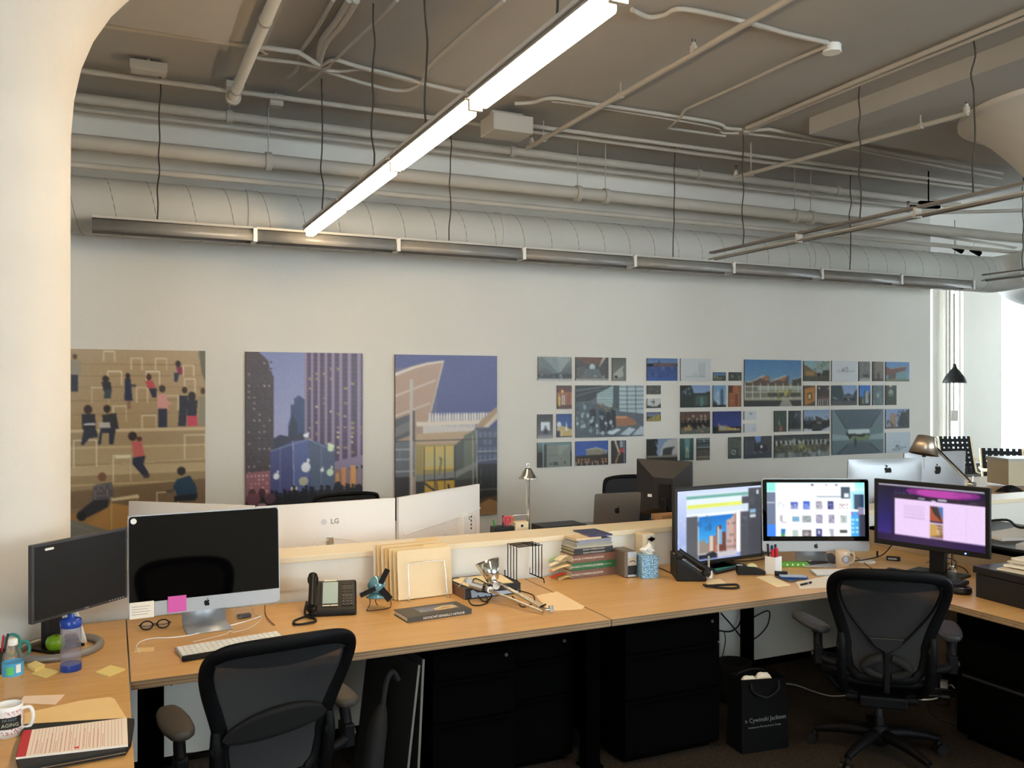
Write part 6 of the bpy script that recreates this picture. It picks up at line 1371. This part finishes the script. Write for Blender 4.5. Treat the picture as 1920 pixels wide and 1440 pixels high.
s2 += 'p 0 68 20 67 20 84 0 84 #93606a;k 0 69 19 80 6 5 #e0b8b0 .4 .4 .4;e 5 80 3 3 #4a2c34;e 13 80 3 3 #4a2c34;'+fruit(25, 70.5, 2.6)+fruit(50, 66, 4)+fruit(71, 69.5, 3, '#cfe6cc')+fruit(64, 68, 1.6)
s2 += 'e 40 78 3 1.4 #e8e0c8;e 48 74 4 2.5 #b8b8a0;p 0 82 100 82 100 100 0 100 #3c2f3a;p 25 90 100 86 100 100 25 100 #5a4a54;l 25 93 100 89 .8 #8a7880;l 30 96 90 93 .6 #7d6c78;'
rn = random.Random(3)
for i in range(34):
    x = 22+78*i/34+rn.uniform(-1, 1); y = 79+rn.uniform(-2, 2); hh = rn.uniform(6, 11)
    s2 += 'e %g %g 1.2 1 #17141c;p %g %g %g %g %g %g %g %g #16131b;' % (x, y, x-1.5, y+1, x+1.5, y+1, x+1.2, y+hh, x-1.2, y+hh)
s2 += 'e 78 82 4.5 7 #14121a;e 90 84 4 5 #15131a;e 97 82 3.5 5 #15131a;p 0 82 8 80 16 83 28 85 30 100 0 100 #1b151c;e 6 83 6 3.5 #6e4450;e 20 83 4.5 3 #5a3c4a;e 13 87 4 1.6 #b08a98;n .05'
on_wall('poster', 'large dusk poster of towers and a glass cube with a crowd', 'poster', (461, 661, 680, 950), s2, 140, 'large posters on the back wall', size=(PW, PH), th=.03)
# poster 3: curved roof building under a deep blue sky
s3 = 'g #454882 #3c3f78 0 60;p 0 11 15 7 30 4.5 47 3.2 46 5 40 20 31 41 30 43 25 100 0 100 #a58670;p 0 12 15 8 30 5.5 46 4.5 38 24 31 42 0 42 #b09078;s 0 8 40 40 26 .3 #a08068;p 0 11 15 7.5 30 4.8 46.5 3.2 46.5 4.3 30 6 15 9 0 13 #d9cfc6;l 0 25 38 15.5 1.2 #cfc0b2;l 0 37 33 29.5 1.2 #cdbcaa;l 46 4 31 42 1 #cdbba8;p 0 39 18 35 18 48 0 52 #4a4648;p 0 44 13 40 13 46 0 50 #6a6462;'
s3 += 'p 32 37 94 36 86 42 72 50 32 49 #8f8b92;s 32 35.5 94 41 22 .5 #e4dcd6;s 30 42.5 78 46 22 .5 #d9d2cc;p 20 41 90 40.5 92 42.5 20 43.5 #d6c9b8;p 26 43 78 45 70 51 26 51 #c9c0b8;p 20 48 76 47 68 55 20 56 #b69a78;p 76 47 84 40 100 32 100 38 86 48 #a88b6a;p 84 46 100 36 100 40 86 48 #cbb8a0;'
s3 += 'r 18 55 58 73 #9c8a50;r 26 56 56 70 #c9ab54;g #c9ab54 #b9b27c 56 68 28 55;p 56 56 78 46 80 100 56 100 #4c4e46;p 66 50 78 46 80 72 66 72 #626654;r 78 45 100 68 #454a62;k 80 47 100 66 4 4 #5e6480 .7 .7 .7;r 0 52 18 74 #63646c;h 0 52 100 100 0.9 .01 #333;p 18 73 58 72 80 66 80 69 58 76 18 77 #7d7c76;r 0 74 14 100 #332c2a;r 18 77 80 100 #35302a;r 27 77 57 95 #c2982e;s 27 56 58 100 3.1 .07 #2e2c28;'
s3 += 'l 27 78 47 88 2 #3a3430;l 34 95 48 88 1.6 #3a3430;l 42 73 44 64 2 #7a6a44;e 43 63.5 1 1 #6a5a3c;l 52 88 51 80 2 #2c2824;l 40 84 39 78 2 #6a5830;r 80 68 100 100 #2a2826;k 82 70 100 88 3 3 #4f5258 .8 .1 .8;l 80 60 100 60 .8 #a3a4aa;l 80 66 100 65 .8 #9a9aa0;l 80 84 100 84 .6 #85857f;r 0 57 15 57.8 #a9a9ac;r 0 63 15 63.6 #a0a0a4;r 0 70 18 71 #a8a8a8;l 4 57 4 64 .6 #999;r 13.5 15 16.5 100 #b9aea4;r 16 34 18.5 52 #4a4038;r 18 56 19.2 100 #9a938c;l 75 50 76 95 1 #9f968c;l 79 47 80 100 1 #aaa49a;p 80 90 100 88 100 100 80 100 #5a4434;p 82 93 92 90 100 92 100 100 80 100 #a27e54;n .03'
on_wall('poster', 'large poster of a curved timber roof against deep blue sky', 'poster', (745, 666, 932, 963), s3, 130, 'large posters on the back wall', size=(PW, PH), th=.03)

G = 'mounted photographs in the grid on the back wall'
SK = 'r 0 0 100 100 #c9cccf;'
PH_ = [
((1009,669,1072,713.5),'photo of a dark hall with pale vaulted ceiling, top left corner of the grid','g #7c8486 #3a3c3c 0 100;p 0 0 100 0 62 68 48 68 #7d8888;p 0 10 10 0 60 68 40 70 #606a6a;p 55 0 100 0 66 66 #8d9894;r 0 72 100 90 #2e2f2e;d 5 70 95 92 14 #d8d8d4 #4a4a48 3;r 0 92 100 100 #b9bbb8;n .12'),
((1079.7,670,1141,713.5),'photo of a nave with brown timber ceiling, top row second','r 0 0 100 100 #4a4644;p 0 0 100 0 60 34 42 34 #6d4a3c;p 82 0 92 0 72 40 70 40 #b9b4ac;e 50 42 9 14 #a9c4c8;p 30 50 70 50 84 90 16 90 #5d6468;s 5 40 40 85 6 .3 #6f6a64;d 10 78 90 92 12 #cfc9c0 #3c3836 3;r 0 92 100 100 #a8a29a;n .1'),
((1148,671,1174,714),'narrow photo of a grey wall with a diagonal light patch','g #55564e #7c7d74 0 100;p 10 70 85 30 90 40 85 80 10 92 #a6a79c;r 15 78 38 88 #2c2c28;r 74 48 88 56 #33332e;r 80 20 100 100 #6a6b62;n .06'),
((1044.8,722.8,1072,766.7),'narrow warm orange interior photo with tall windows','g #4a2c26 #8a4a34 0 60;r 0 30 100 85 #9c6440;r 25 40 60 85 #c9c0b0;r 8 45 22 90 #c8b050;s 25 38 95 88 5 .35 #7a3828;e 35 25 10 8 #e8a860;r 0 88 100 100 #5c3a2e;n .12'),
((1079.7,722.6,1206.8,819.2),'largest left photo of visitors in a glass-walled hall','r 0 0 100 100 #5b666c;p 0 0 55 0 20 30 0 32 #33393b;l 0 10 45 2 1.5 #6f7a7c;l 0 20 35 8 1.2 #6a7577;p 30 16 54 0 54 44 30 34 #9fb4b8;h 30 8 54 40 8 .16 #56676b;r 54 0 62 45 #47545a;p 62 0 100 0 100 56 62 50 #aebfc4;h 62 2 100 54 6 .16 #4a5c62;s 62 0 100 54 3 .08 #3c4a50;p 80 56 100 56 100 80 84 74 #5c646e;p 57 62 76 60 88 70 90 78 60 80 #9a6a4e;r 58 60 74 64 #c98e68;p 0 32 30 38 55 48 60 100 0 100 #4c5860;d 0 32 22 90 26 #9fb0ba #37424a 3;d 22 36 60 48 22 #c08848 #2c3238 2;p 20 46 28 46 29 60 26 80 21 80 #23282e;p 33 48 41 50 44 64 42 92 36 92 34 64 #2b3038;p 44 52 50 52 52 68 50 88 45 88 #1e2228;p 51 46 57 48 58 60 58 82 53 82 #20242a;d 20 60 55 96 20 #c8d6de #6a7c88 3;p 44 92 60 84 66 86 54 96 #c6d2dc;p 64 96 78 82 88 86 78 98 #b9c6d2;p 82 98 96 80 100 82 100 98 #b4c0cc;n .08'),
((1008,777,1036.6,821.6),'narrow grey photo with a bright square opening','g #2e2e30 #6c6c72 0 100;r 20 32 82 68 #d8dce4;e 52 60 8 14 #6a7078;r 40 62 66 82 #33343a;p 0 88 100 88 100 100 0 100 #8c8c92;n .07'),
((1044,776,1072.2,819.7),'narrow photo of a lit pale spire on blue sky','g #27407c #35589c 0 60;p 0 60 30 50 100 66 100 100 0 100 #b9a878;p 56 72 64 30 72 72 #e6e0c0;e 15 45 15 12 #c8ccd4;r 0 72 22 100 #2e3040;r 24 68 40 98 #d0b47c;r 60 80 100 96 #c8a468;p 0 96 100 96 100 100 0 100 #26262c;n .12'),
((1008,829.3,1072,875.6),'photo of a folded concrete wall with a thin pole, lower left','g #6f8a90 #4a5658 0 40;r 0 40 16 100 #2c302c;r 15 0 18 100 #a9b0ae;r 18 8 26 100 #3c4240;r 26 10 96 100 #808680;p 60 10 96 10 62 55 #8f958e;r 34 52 60 54 #6c726c;r 36 82 39 92 #222;r 78 78 81 90 #222;p 46 80 58 80 60 92 44 92 #4a4e4a;n .05'),
((1079.4,826.9,1140.4,872.4),'photo of a flat-roofed building at dusk, royal blue sky','g #33509c #3c5cb0 0 60;p 32 34 64 28 96 42 94 58 32 58 #8e8878;l 30 36 64 28 1.5 #d8d0b8;l 64 28 98 43 1.5 #d8d0b8;s 34 38 94 57 8 .2 #6a6458;p 0 60 100 56 100 66 0 68 #332c26;r 0 66 100 100 #3a2c22;k 4 70 98 90 9 2 #c08c50 .7 .5 .7;s 0 84 100 100 6 .14 #d8d4d0;n .07'),
((1147.3,826,1174,868.9),'narrow dark photo with a pale diagonal beam and red sign','r 0 0 100 100 #33302e;p 14 0 30 0 60 60 50 64 #b9ac9c;r 55 2 80 30 #8a96a4;r 52 34 86 54 #b04a44;r 84 0 92 100 #7a8ea4;p 20 96 48 50 56 52 32 100 #9c7c54;n .14'),
((1213.3,671.9,1270.3,713.8),'photo of a red hilltop building under twilight blue','g #5a78a8 #6a88b4 0 24;r 20 20 96 36 #5c4a4c;k 22 22 90 36 12 2 #a0605c .8 .6 .7;r 38 10 41 24 #2c3040;r 0 36 100 100 #3a5088;d 0 38 100 100 40 #2c4478 #5270a8 6;r 0 88 100 100 #3a5ca4;n .06'),
((1276.4,672.5,1332.6,714.2),'pale pencil sketch of a tower, top row of the grid',SK+'r 60 18 80 78 #bcc0c4;l 60 18 60 80 .8 #9fa3a8;l 80 14 80 78 .8 #a4a8ac;l 15 82 86 80 1.2 #8a8e94;d 38 64 52 80 7 #a6aab0 #b4b8bc 3;n .02'),
((1337.8,697.9,1361.2,713.9),'tiny photo of rocks under blue sky, left of a tiny pair','g #4a6a94 #6c86a4 0 45;r 0 42 100 100 #3c423c;d 0 45 100 95 20 #a9ac98 #4a5248 8;n .08'),
((1367.3,697.9,1390.6,713.9),'tiny dark photo, right of a tiny pair','r 0 0 100 100 #3c403a;d 0 10 100 90 16 #5c6258 #2c302a 9;e 25 50 8 14 #8a948c;r 78 78 84 92 #dfe4e4;n .08'),
((1396,674.8,1502.6,761.8),'large photo of a pavilion with three wave-shaped roofs','g #4a78a8 #6a92b4 0 50;r 0 48 100 84 #777468;p 0 48 10 46 25 38 36 34 44 36 40 44 56 44 68 36 78 34 76 56 0 58 #5a4a40;p 26 39 36 34.5 46 38 38 46 #96694c;p 54 42 66 35 76 36 68 46 #96694c;l 0 48 12 47 1 #ded6c4;l 12 47 34 34 1.2 #ded6c4;l 44 47 72 34 1.2 #ded6c4;l 86 42 100 38 1.2 #ded6c4;p 84 43 100 38 100 60 84 58 #3c3c34;r 22 56 100 66 #a3aa9e;s 0 50 100 84 7.5 .1 #dcd8c8;h 0 56 100 84 2.2 .12 #d0ccba;r 40 70 98 80 #4c4a40;d 58 66 82 84 12 #c9b866 #6c6a40 4;r 0 84 100 86.5 #b4aa94;r 0 86.5 100 100 #2f302c;p 60 100 66 86 78 86 84 100 #9a968c;n .05'),
((1213.7,722.6,1239.1,739.4),'tiny grey photo of stone texture, top of three small ones','r 0 0 100 100 #5e5e5a;h 0 10 100 100 6 .35 #45453f;d 0 0 100 100 14 #7a7a74 #3a3a36 7;n .08'),
((1213.7,747.4,1239.1,764.9),'tiny ink sketch of a cross shape, middle of three small ones','r 0 0 100 100 #c4c6c6;r 42 6 50 70 #6a6e70;r 28 30 56 42 #4a4e50;p 0 72 40 84 70 84 100 50 100 100 0 100 #3a3c3a;n .05'),
((1213.7,772.7,1239.1,789.8),'tiny photo with yellow hill and blue sky, lowest of three small ones','g #4e6088 #7c8490 0 50;p 0 80 30 60 60 40 90 20 100 100 0 100 #9a8a3c;d 5 30 60 90 12 #a9a8a0 #6a5c38 8;n .1'),
((1276.4,722.6,1331.4,763.9),'photo of a dark house beneath tree branches at dusk','g #7f98c4 #8ea4c8 0 40;p 0 0 36 0 28 14 10 24 0 34 #23261f;p 36 0 44 34 42 44 0 48 0 34 22 20 #2e3a40;d 4 4 36 44 12 #a8b8cc #20241e 4;r 0 44 44 100 #2f3a36;p 44 36 100 34 100 100 44 100 #33413f;r 50 46 92 90 #4c5c54;r 66 54 76 94 #5c8484;l 44 38 100 36 2 #1e2624;r 88 28 100 40 #24302c;n .06'),
((1337.2,722.6,1361.2,763.1),'narrow photo of a glass tower with a fir tree','g #6c98c0 #a4b8c8 0 100;p 54 100 56 30 68 8 80 28 84 100 #3c546c;s 56 30 84 100 4 .3 #5c7890;p 0 90 8 60 16 80 28 76 30 100 0 100 #20281e;r 0 90 100 100 #20262a;d 10 30 50 80 8 #c4ccd4 #a8bccc 9;n .05'),
((1366.8,722.6,1390,762.8),'narrow orange photo of a brick corner','r 0 0 100 100 #a4623c;r 0 0 30 34 #4a3428;r 8 40 62 96 #8a4a2c;h 8 44 44 96 6 .3 #b8805c;r 60 40 68 96 #4c3428;r 84 0 100 100 #7a5c44;n .08'),
((1276.4,771.8,1331.4,813.5),'photo of a crowded brown library hall','g #5a4238 #4c4238 0 40;s 4 12 96 48 6 .5 #6c4c40;k 8 14 90 40 6 2 #a89890 .6 .6 .6;h 0 38 100 70 3 .2 #3c3630;r 0 70 100 100 #5a6058;d 5 62 96 90 24 #c8b088 #4a4238 4;p 10 70 34 66 38 84 12 88 #a08458;p 40 78 50 62 56 80 #1c1c24;n .12'),
((1337.2,771.2,1389.9,812.3),'deep blue night photo of a glowing low building','g #24306c #2c3c84 0 70;p 18 84 18 52 28 66 44 64 66 76 96 82 96 88 18 88 #a08458;p 22 84 24 64 40 66 44 84 #9ca098;l 40 78 94 82 2 #d8b878;r 0 88 100 100 #262c3c;e 76 80 3 4 #f0e8d0;n .06'),
((1395.5,771.2,1418.5,787.1),'tiny pale sketch with a dark scribble, upper of two',SK+'l 30 20 80 26 2.5 #8f9498;p 44 24 64 24 54 46 #6c7074;n .02'),
((1395.5,794.7,1418.5,810.5),'tiny pale sketch with faint circles, lower of two',SK+'d 20 20 90 80 7 #9ea6ae #b0b6bc 5;n .02'),
((1213,822.7,1270.3,864.7),'photo of a curved white building behind a dark tree','g #7c90b4 #8ea0b8 0 100;p 56 20 70 4 100 0 100 70 40 74 48 40 #b4b8b6;p 50 74 52 46 64 40 92 36 84 50 80 74 #3c3e40;p 0 2 30 0 26 22 34 40 30 60 36 76 0 90 #1c201c;d 0 4 34 80 16 #262c24 #10140f 6;r 0 74 100 82 #8c8478;r 0 82 100 100 #2a2c28;n .06'),
((1276,821.9,1300.5,863.2),'narrow teal photo partly hidden by the black monitor back','g #3c5c5c #2e4a4c 0 100;p 30 0 72 0 64 90 38 90 #6c9490;r 40 40 62 90 #a0b094;s 0 60 100 100 6 .3 #2c4448;n .07'),
((1306.9,821.6,1330.9,862.7),'narrow photo of zigzag roof steelwork','r 0 0 100 100 #2c3638;h 0 4 100 52 4 .22 #c4ced0;d 0 4 100 20 8 #8cb0bc #2c3638 8;r 0 52 100 92 #54504c;h 0 84 100 92 1 .5 #b8b0a8;r 0 92 100 100 #6a5644;n .08'),
((1366.5,819.6,1389.9,859.8),'narrow dark photo with a white ring near the floor','g #4c5450 #3a4240 0 100;s 0 0 26 80 3 .4 #6c746c;r 30 8 76 50 #5a625e;e 40 70 17 12 #b8bcb8;e 40 70 10 7 #2c3230;s 80 20 100 90 3 .4 #7c827c;r 0 86 100 100 #3c484c;n .08'),
((1395.8,818.1,1447,859),'photo of a night plaza with a small white fruit sign','r 0 0 100 100 #3c4048;p 36 0 62 0 58 26 44 30 #6c8ec4;s 4 20 36 90 6 .3 #54606a;s 68 10 100 80 4 .4 #4c4c54;r 36 40 84 72 #2c2c38;e 62 48 4 7 #e0e4ec;d 6 70 92 76 12 #d0d4dc #6c7078 2;r 0 80 100 100 #343c48;h 0 84 100 100 3 .3 #46525e;n .08'),
((1507.2,676.8,1555.3,714.7),'photo of a low house beside a large bare tree','g #7fa0b0 #8a9a94 0 60;p 0 20 14 28 52 62 52 74 0 78 #6c5a3c;l 0 22 52 64 2 #3a3428;r 8 52 40 72 #96703c;l 68 80 68 30 4 #8c8a78;l 68 40 54 4 2 #7c7a68;l 68 40 84 6 2 #6c6a58;d 42 0 100 44 26 #5c6450 #8a9484 6;r 74 46 100 76 #2c3026;r 0 76 100 100 #3e3c30;n .08'),
((1560,676.8,1608.8,715),'pale ink sketch of a long low skyline',SK+'d 20 34 60 50 14 #55585c #7c8084 3;d 56 38 86 52 8 #9a9ea2 #b0b4b8 3;l 18 50 88 52 1.2 #8c9094;d 30 58 60 66 4 #b4b8bc #a4a8ac 2;n .02'),
((1610.8,678,1631.3,714.7),'narrow grey photo of leafless trunks and a table','g #8a8c88 #7c7e7a 0 100;s 6 0 100 90 6 .4 #4c4c48;d 0 0 100 60 18 #5c5c56 #9a9c98 8;r 34 66 90 78 #2c2c2c;r 0 86 100 100 #a4a6a2;n .1'),
((1636.8,678,1656.9,714.7),'narrow brown photo of a wall with a small figure','g #7c746c #6a625a 0 100;r 0 0 20 100 #544e48;d 0 0 100 70 16 #8c8278 #5c544c 9;r 44 56 60 92 #2c2a28;r 0 88 100 100 #3c3834;n .08'),
((1661.2,678.8,1705,715),'photo of a red cantilevered roof on blue, top right of the grid','g #5c84b4 #7ca0bc 0 100;p 0 24 20 36 92 22 74 54 36 60 0 70 #6c4a40;l 18 36 94 22 2 #a08478;p 14 60 44 58 40 92 4 92 #5c4c40;p 44 56 90 40 90 88 46 90 #6c8c94;r 0 88 100 100 #6a7458;n .05'),
((1507.2,722.9,1528.6,761),'narrow photo of a tilted orange wall with a window','r 0 0 100 100 #54483c;p 6 18 94 4 98 74 12 98 #b4762c;p 30 38 70 34 72 68 34 72 #33302a;p 38 44 62 42 62 64 40 66 #d8c068;n .06'),
((1533.5,722.9,1555,760.8),'narrow dark red interior photo with pale railings','r 0 0 100 100 #3a2e30;e 12 12 6 5 #f0f0e8;e 92 14 5 4 #d8d0c0;d 20 20 80 60 16 #5c3c3c #2c2224 8;r 0 56 100 64 #6a4c4a;s 0 70 100 100 5 .4 #b8b0ac;r 0 66 100 70 #8c7c78;n .08'),
((1560,722.6,1607,760),'photo of a street with a winged roof and evening sky','g #7894c0 #98a8c4 0 60;p 0 0 38 0 46 40 44 80 0 80 #2c3a40;p 44 50 66 40 80 48 84 56 48 58 #34424c;d 46 56 84 76 14 #8c9aa0 #3c484c 3;p 80 60 90 34 100 20 100 80 #2c3a40;r 0 76 100 100 #4a4a4c;l 4 60 20 68 2 #c8ccd0;n .06'),
((1611.6,722.6,1632,760),'narrow photo of lit white tower against strong blue','g #2c68c0 #4c84cc 0 60;p 40 30 56 20 60 100 34 100 #33424c;p 52 34 80 26 84 92 54 92 #c4c8c4;k 54 34 82 90 3 6 #5a6468 .7 .5 .6;p 80 50 100 30 100 100 84 100 #24302c;p 0 60 20 50 30 100 0 100 #2c342c;r 26 62 36 94 #c0a878;n .08'),
((1636.8,722.6,1656.9,759.6),'narrow grey-green photo of foliage and fountain','r 0 0 100 100 #56666a;d 0 0 100 100 40 #8ca0a0 #3c4c50 8;e 46 50 12 14 #a4b4b4;n .1'),
((1661,722.6,1681,759.3),'narrow dark green photo with a pale garden arch','r 0 0 100 100 #3a4038;d 0 0 100 100 26 #4c5444 #2a3028 9;e 46 36 22 16 #8c9888;e 46 50 26 8 #5c6a54;e 44 4 16 5 #b4bca8;n .08'),
((1452.2,770.3,1474.8,809.7),'narrow dark photo with silver streak and orange base','r 0 0 100 100 #36463c;d 0 0 100 80 20 #4c5c4c #2a342c 8;l 20 90 44 30 3 #6c7470;l 36 50 56 84 4 #c4c8c8;p 36 92 48 70 62 72 66 98 36 98 #9c5c48;n .08'),
((1479.7,770,1501.9,808.5),'narrow near-black photo with a bright slanted window','r 0 0 100 100 #2e3238;p 40 0 100 0 100 50 50 20 #3c444c;l 46 34 62 14 4 #b0b8bc;p 20 60 40 36 90 70 80 92 24 92 #23262a;r 0 90 100 100 #8c9094;n .08'),
((1507.2,768.5,1555.3,807.9),'photo of a wedge-shaped cabin on snow among firs','g #7c94b8 #9cacc0 0 50;d 0 34 100 66 22 #5c6c78 #3c4c54 5;p 14 66 20 24 28 66 #26302c;p 44 28 74 44 72 60 50 64 #3c3434;p 30 70 72 62 72 94 34 92 #23262a;r 50 60 68 64 #b0a898;p 0 88 30 90 34 100 0 100 #c4ccd4;p 74 92 100 80 100 100 66 100 #b8c0cc;n .06'),
((1560.2,767.7,1656.6,851.4),'large blue-grey photo of a lone figure in a vaulted tunnel','g #4c5c68 #5c7078 0 50;p 8 0 92 0 72 44 28 44 #4a5a66;p 0 0 8 0 28 46 26 64 0 70 #6c8088;p 92 0 100 0 100 70 72 64 72 46 #647880;l 6 2 26 42 2 #26323a;l 94 4 74 40 2 #2c3840;r 30 44 72 56 #c4d4d4;r 28 54 46 56 #3c484c;r 58 54 72 55.5 #3c484c;p 32 66 40 58 58 62 66 56 72 58 72 70 32 68 #6c8458;p 0 54 30 58 34 70 70 70 74 58 100 54 100 76 0 76 #8ca0a4;r 0 68 100 100 #5c7078;p 10 100 30 78 44 72 62 72 76 78 98 100 #4a5a64;l 10 98 30 78 1.6 #26303a;l 72 76 92 96 1.6 #26303a;p 42 66 47 66 46 80 44.5 88 43 80 #1c2428;e 44.5 64.5 1.3 1.6 #1c2428;n .04'),
((1661,767,1705,803.3),'photo of a brick building seen through trees, right edge of the grid','g #7c94bc #9ca8bc 0 100;p 16 92 16 28 30 20 46 30 42 92 #8a7464;h 18 30 42 80 6 .35 #b4a08c;p 52 80 60 30 100 0 100 100 50 100 #33383c;d 50 10 98 90 22 #4c545c #24282c 6;d 0 60 30 96 14 #6c645c #3c3c3c 5;r 0 90 100 100 #4c4c4c;n .08'),
((1660.7,810.8,1707,848.2),'pale sketch of a boat-like form, lower right of the grid','r 0 0 100 100 #b9c4ce;l 30 84 84 74 2 #5c6870;l 26 88 60 86 1.5 #6c7880;l 30 56 40 44 1.2 #7c8890;l 46 54 60 44 1.2 #7c8890;l 36 70 60 68 1.4 #6c7880;e 46 68 5 5 #3c484c;n .02'),
((1452.2,814.7,1555.3,856.8),'wide dark panorama photo of a hall full of trees, bottom row','g #2e3234 #3c403c 0 30;s 2 24 98 60 12 .5 #a8acac;d 0 24 100 50 30 #c8ccc8 #3c403c 3;r 0 46 100 80 #4c4e44;d 0 44 100 80 60 #6c6e54 #34362e 4;d 34 50 66 74 20 #a0a068 #5c5e3c 3;r 0 80 100 100 #7c8484;d 0 78 100 96 30 #9aa2a4 #4c5252 4;l 0 0 30 20 1 #5c6060;n .1'),
]
for i, (bx4, lab, sp) in enumerate(PH_):
    sk = 'sketch' in lab
    o = on_wall('mounted_sketch' if sk else 'mounted_photograph', lab, 'sketch' if sk else 'photograph', bx4, sp, None, G, i+3, .012, EDGE)
    if sk: o.data.materials[1] = EDGE
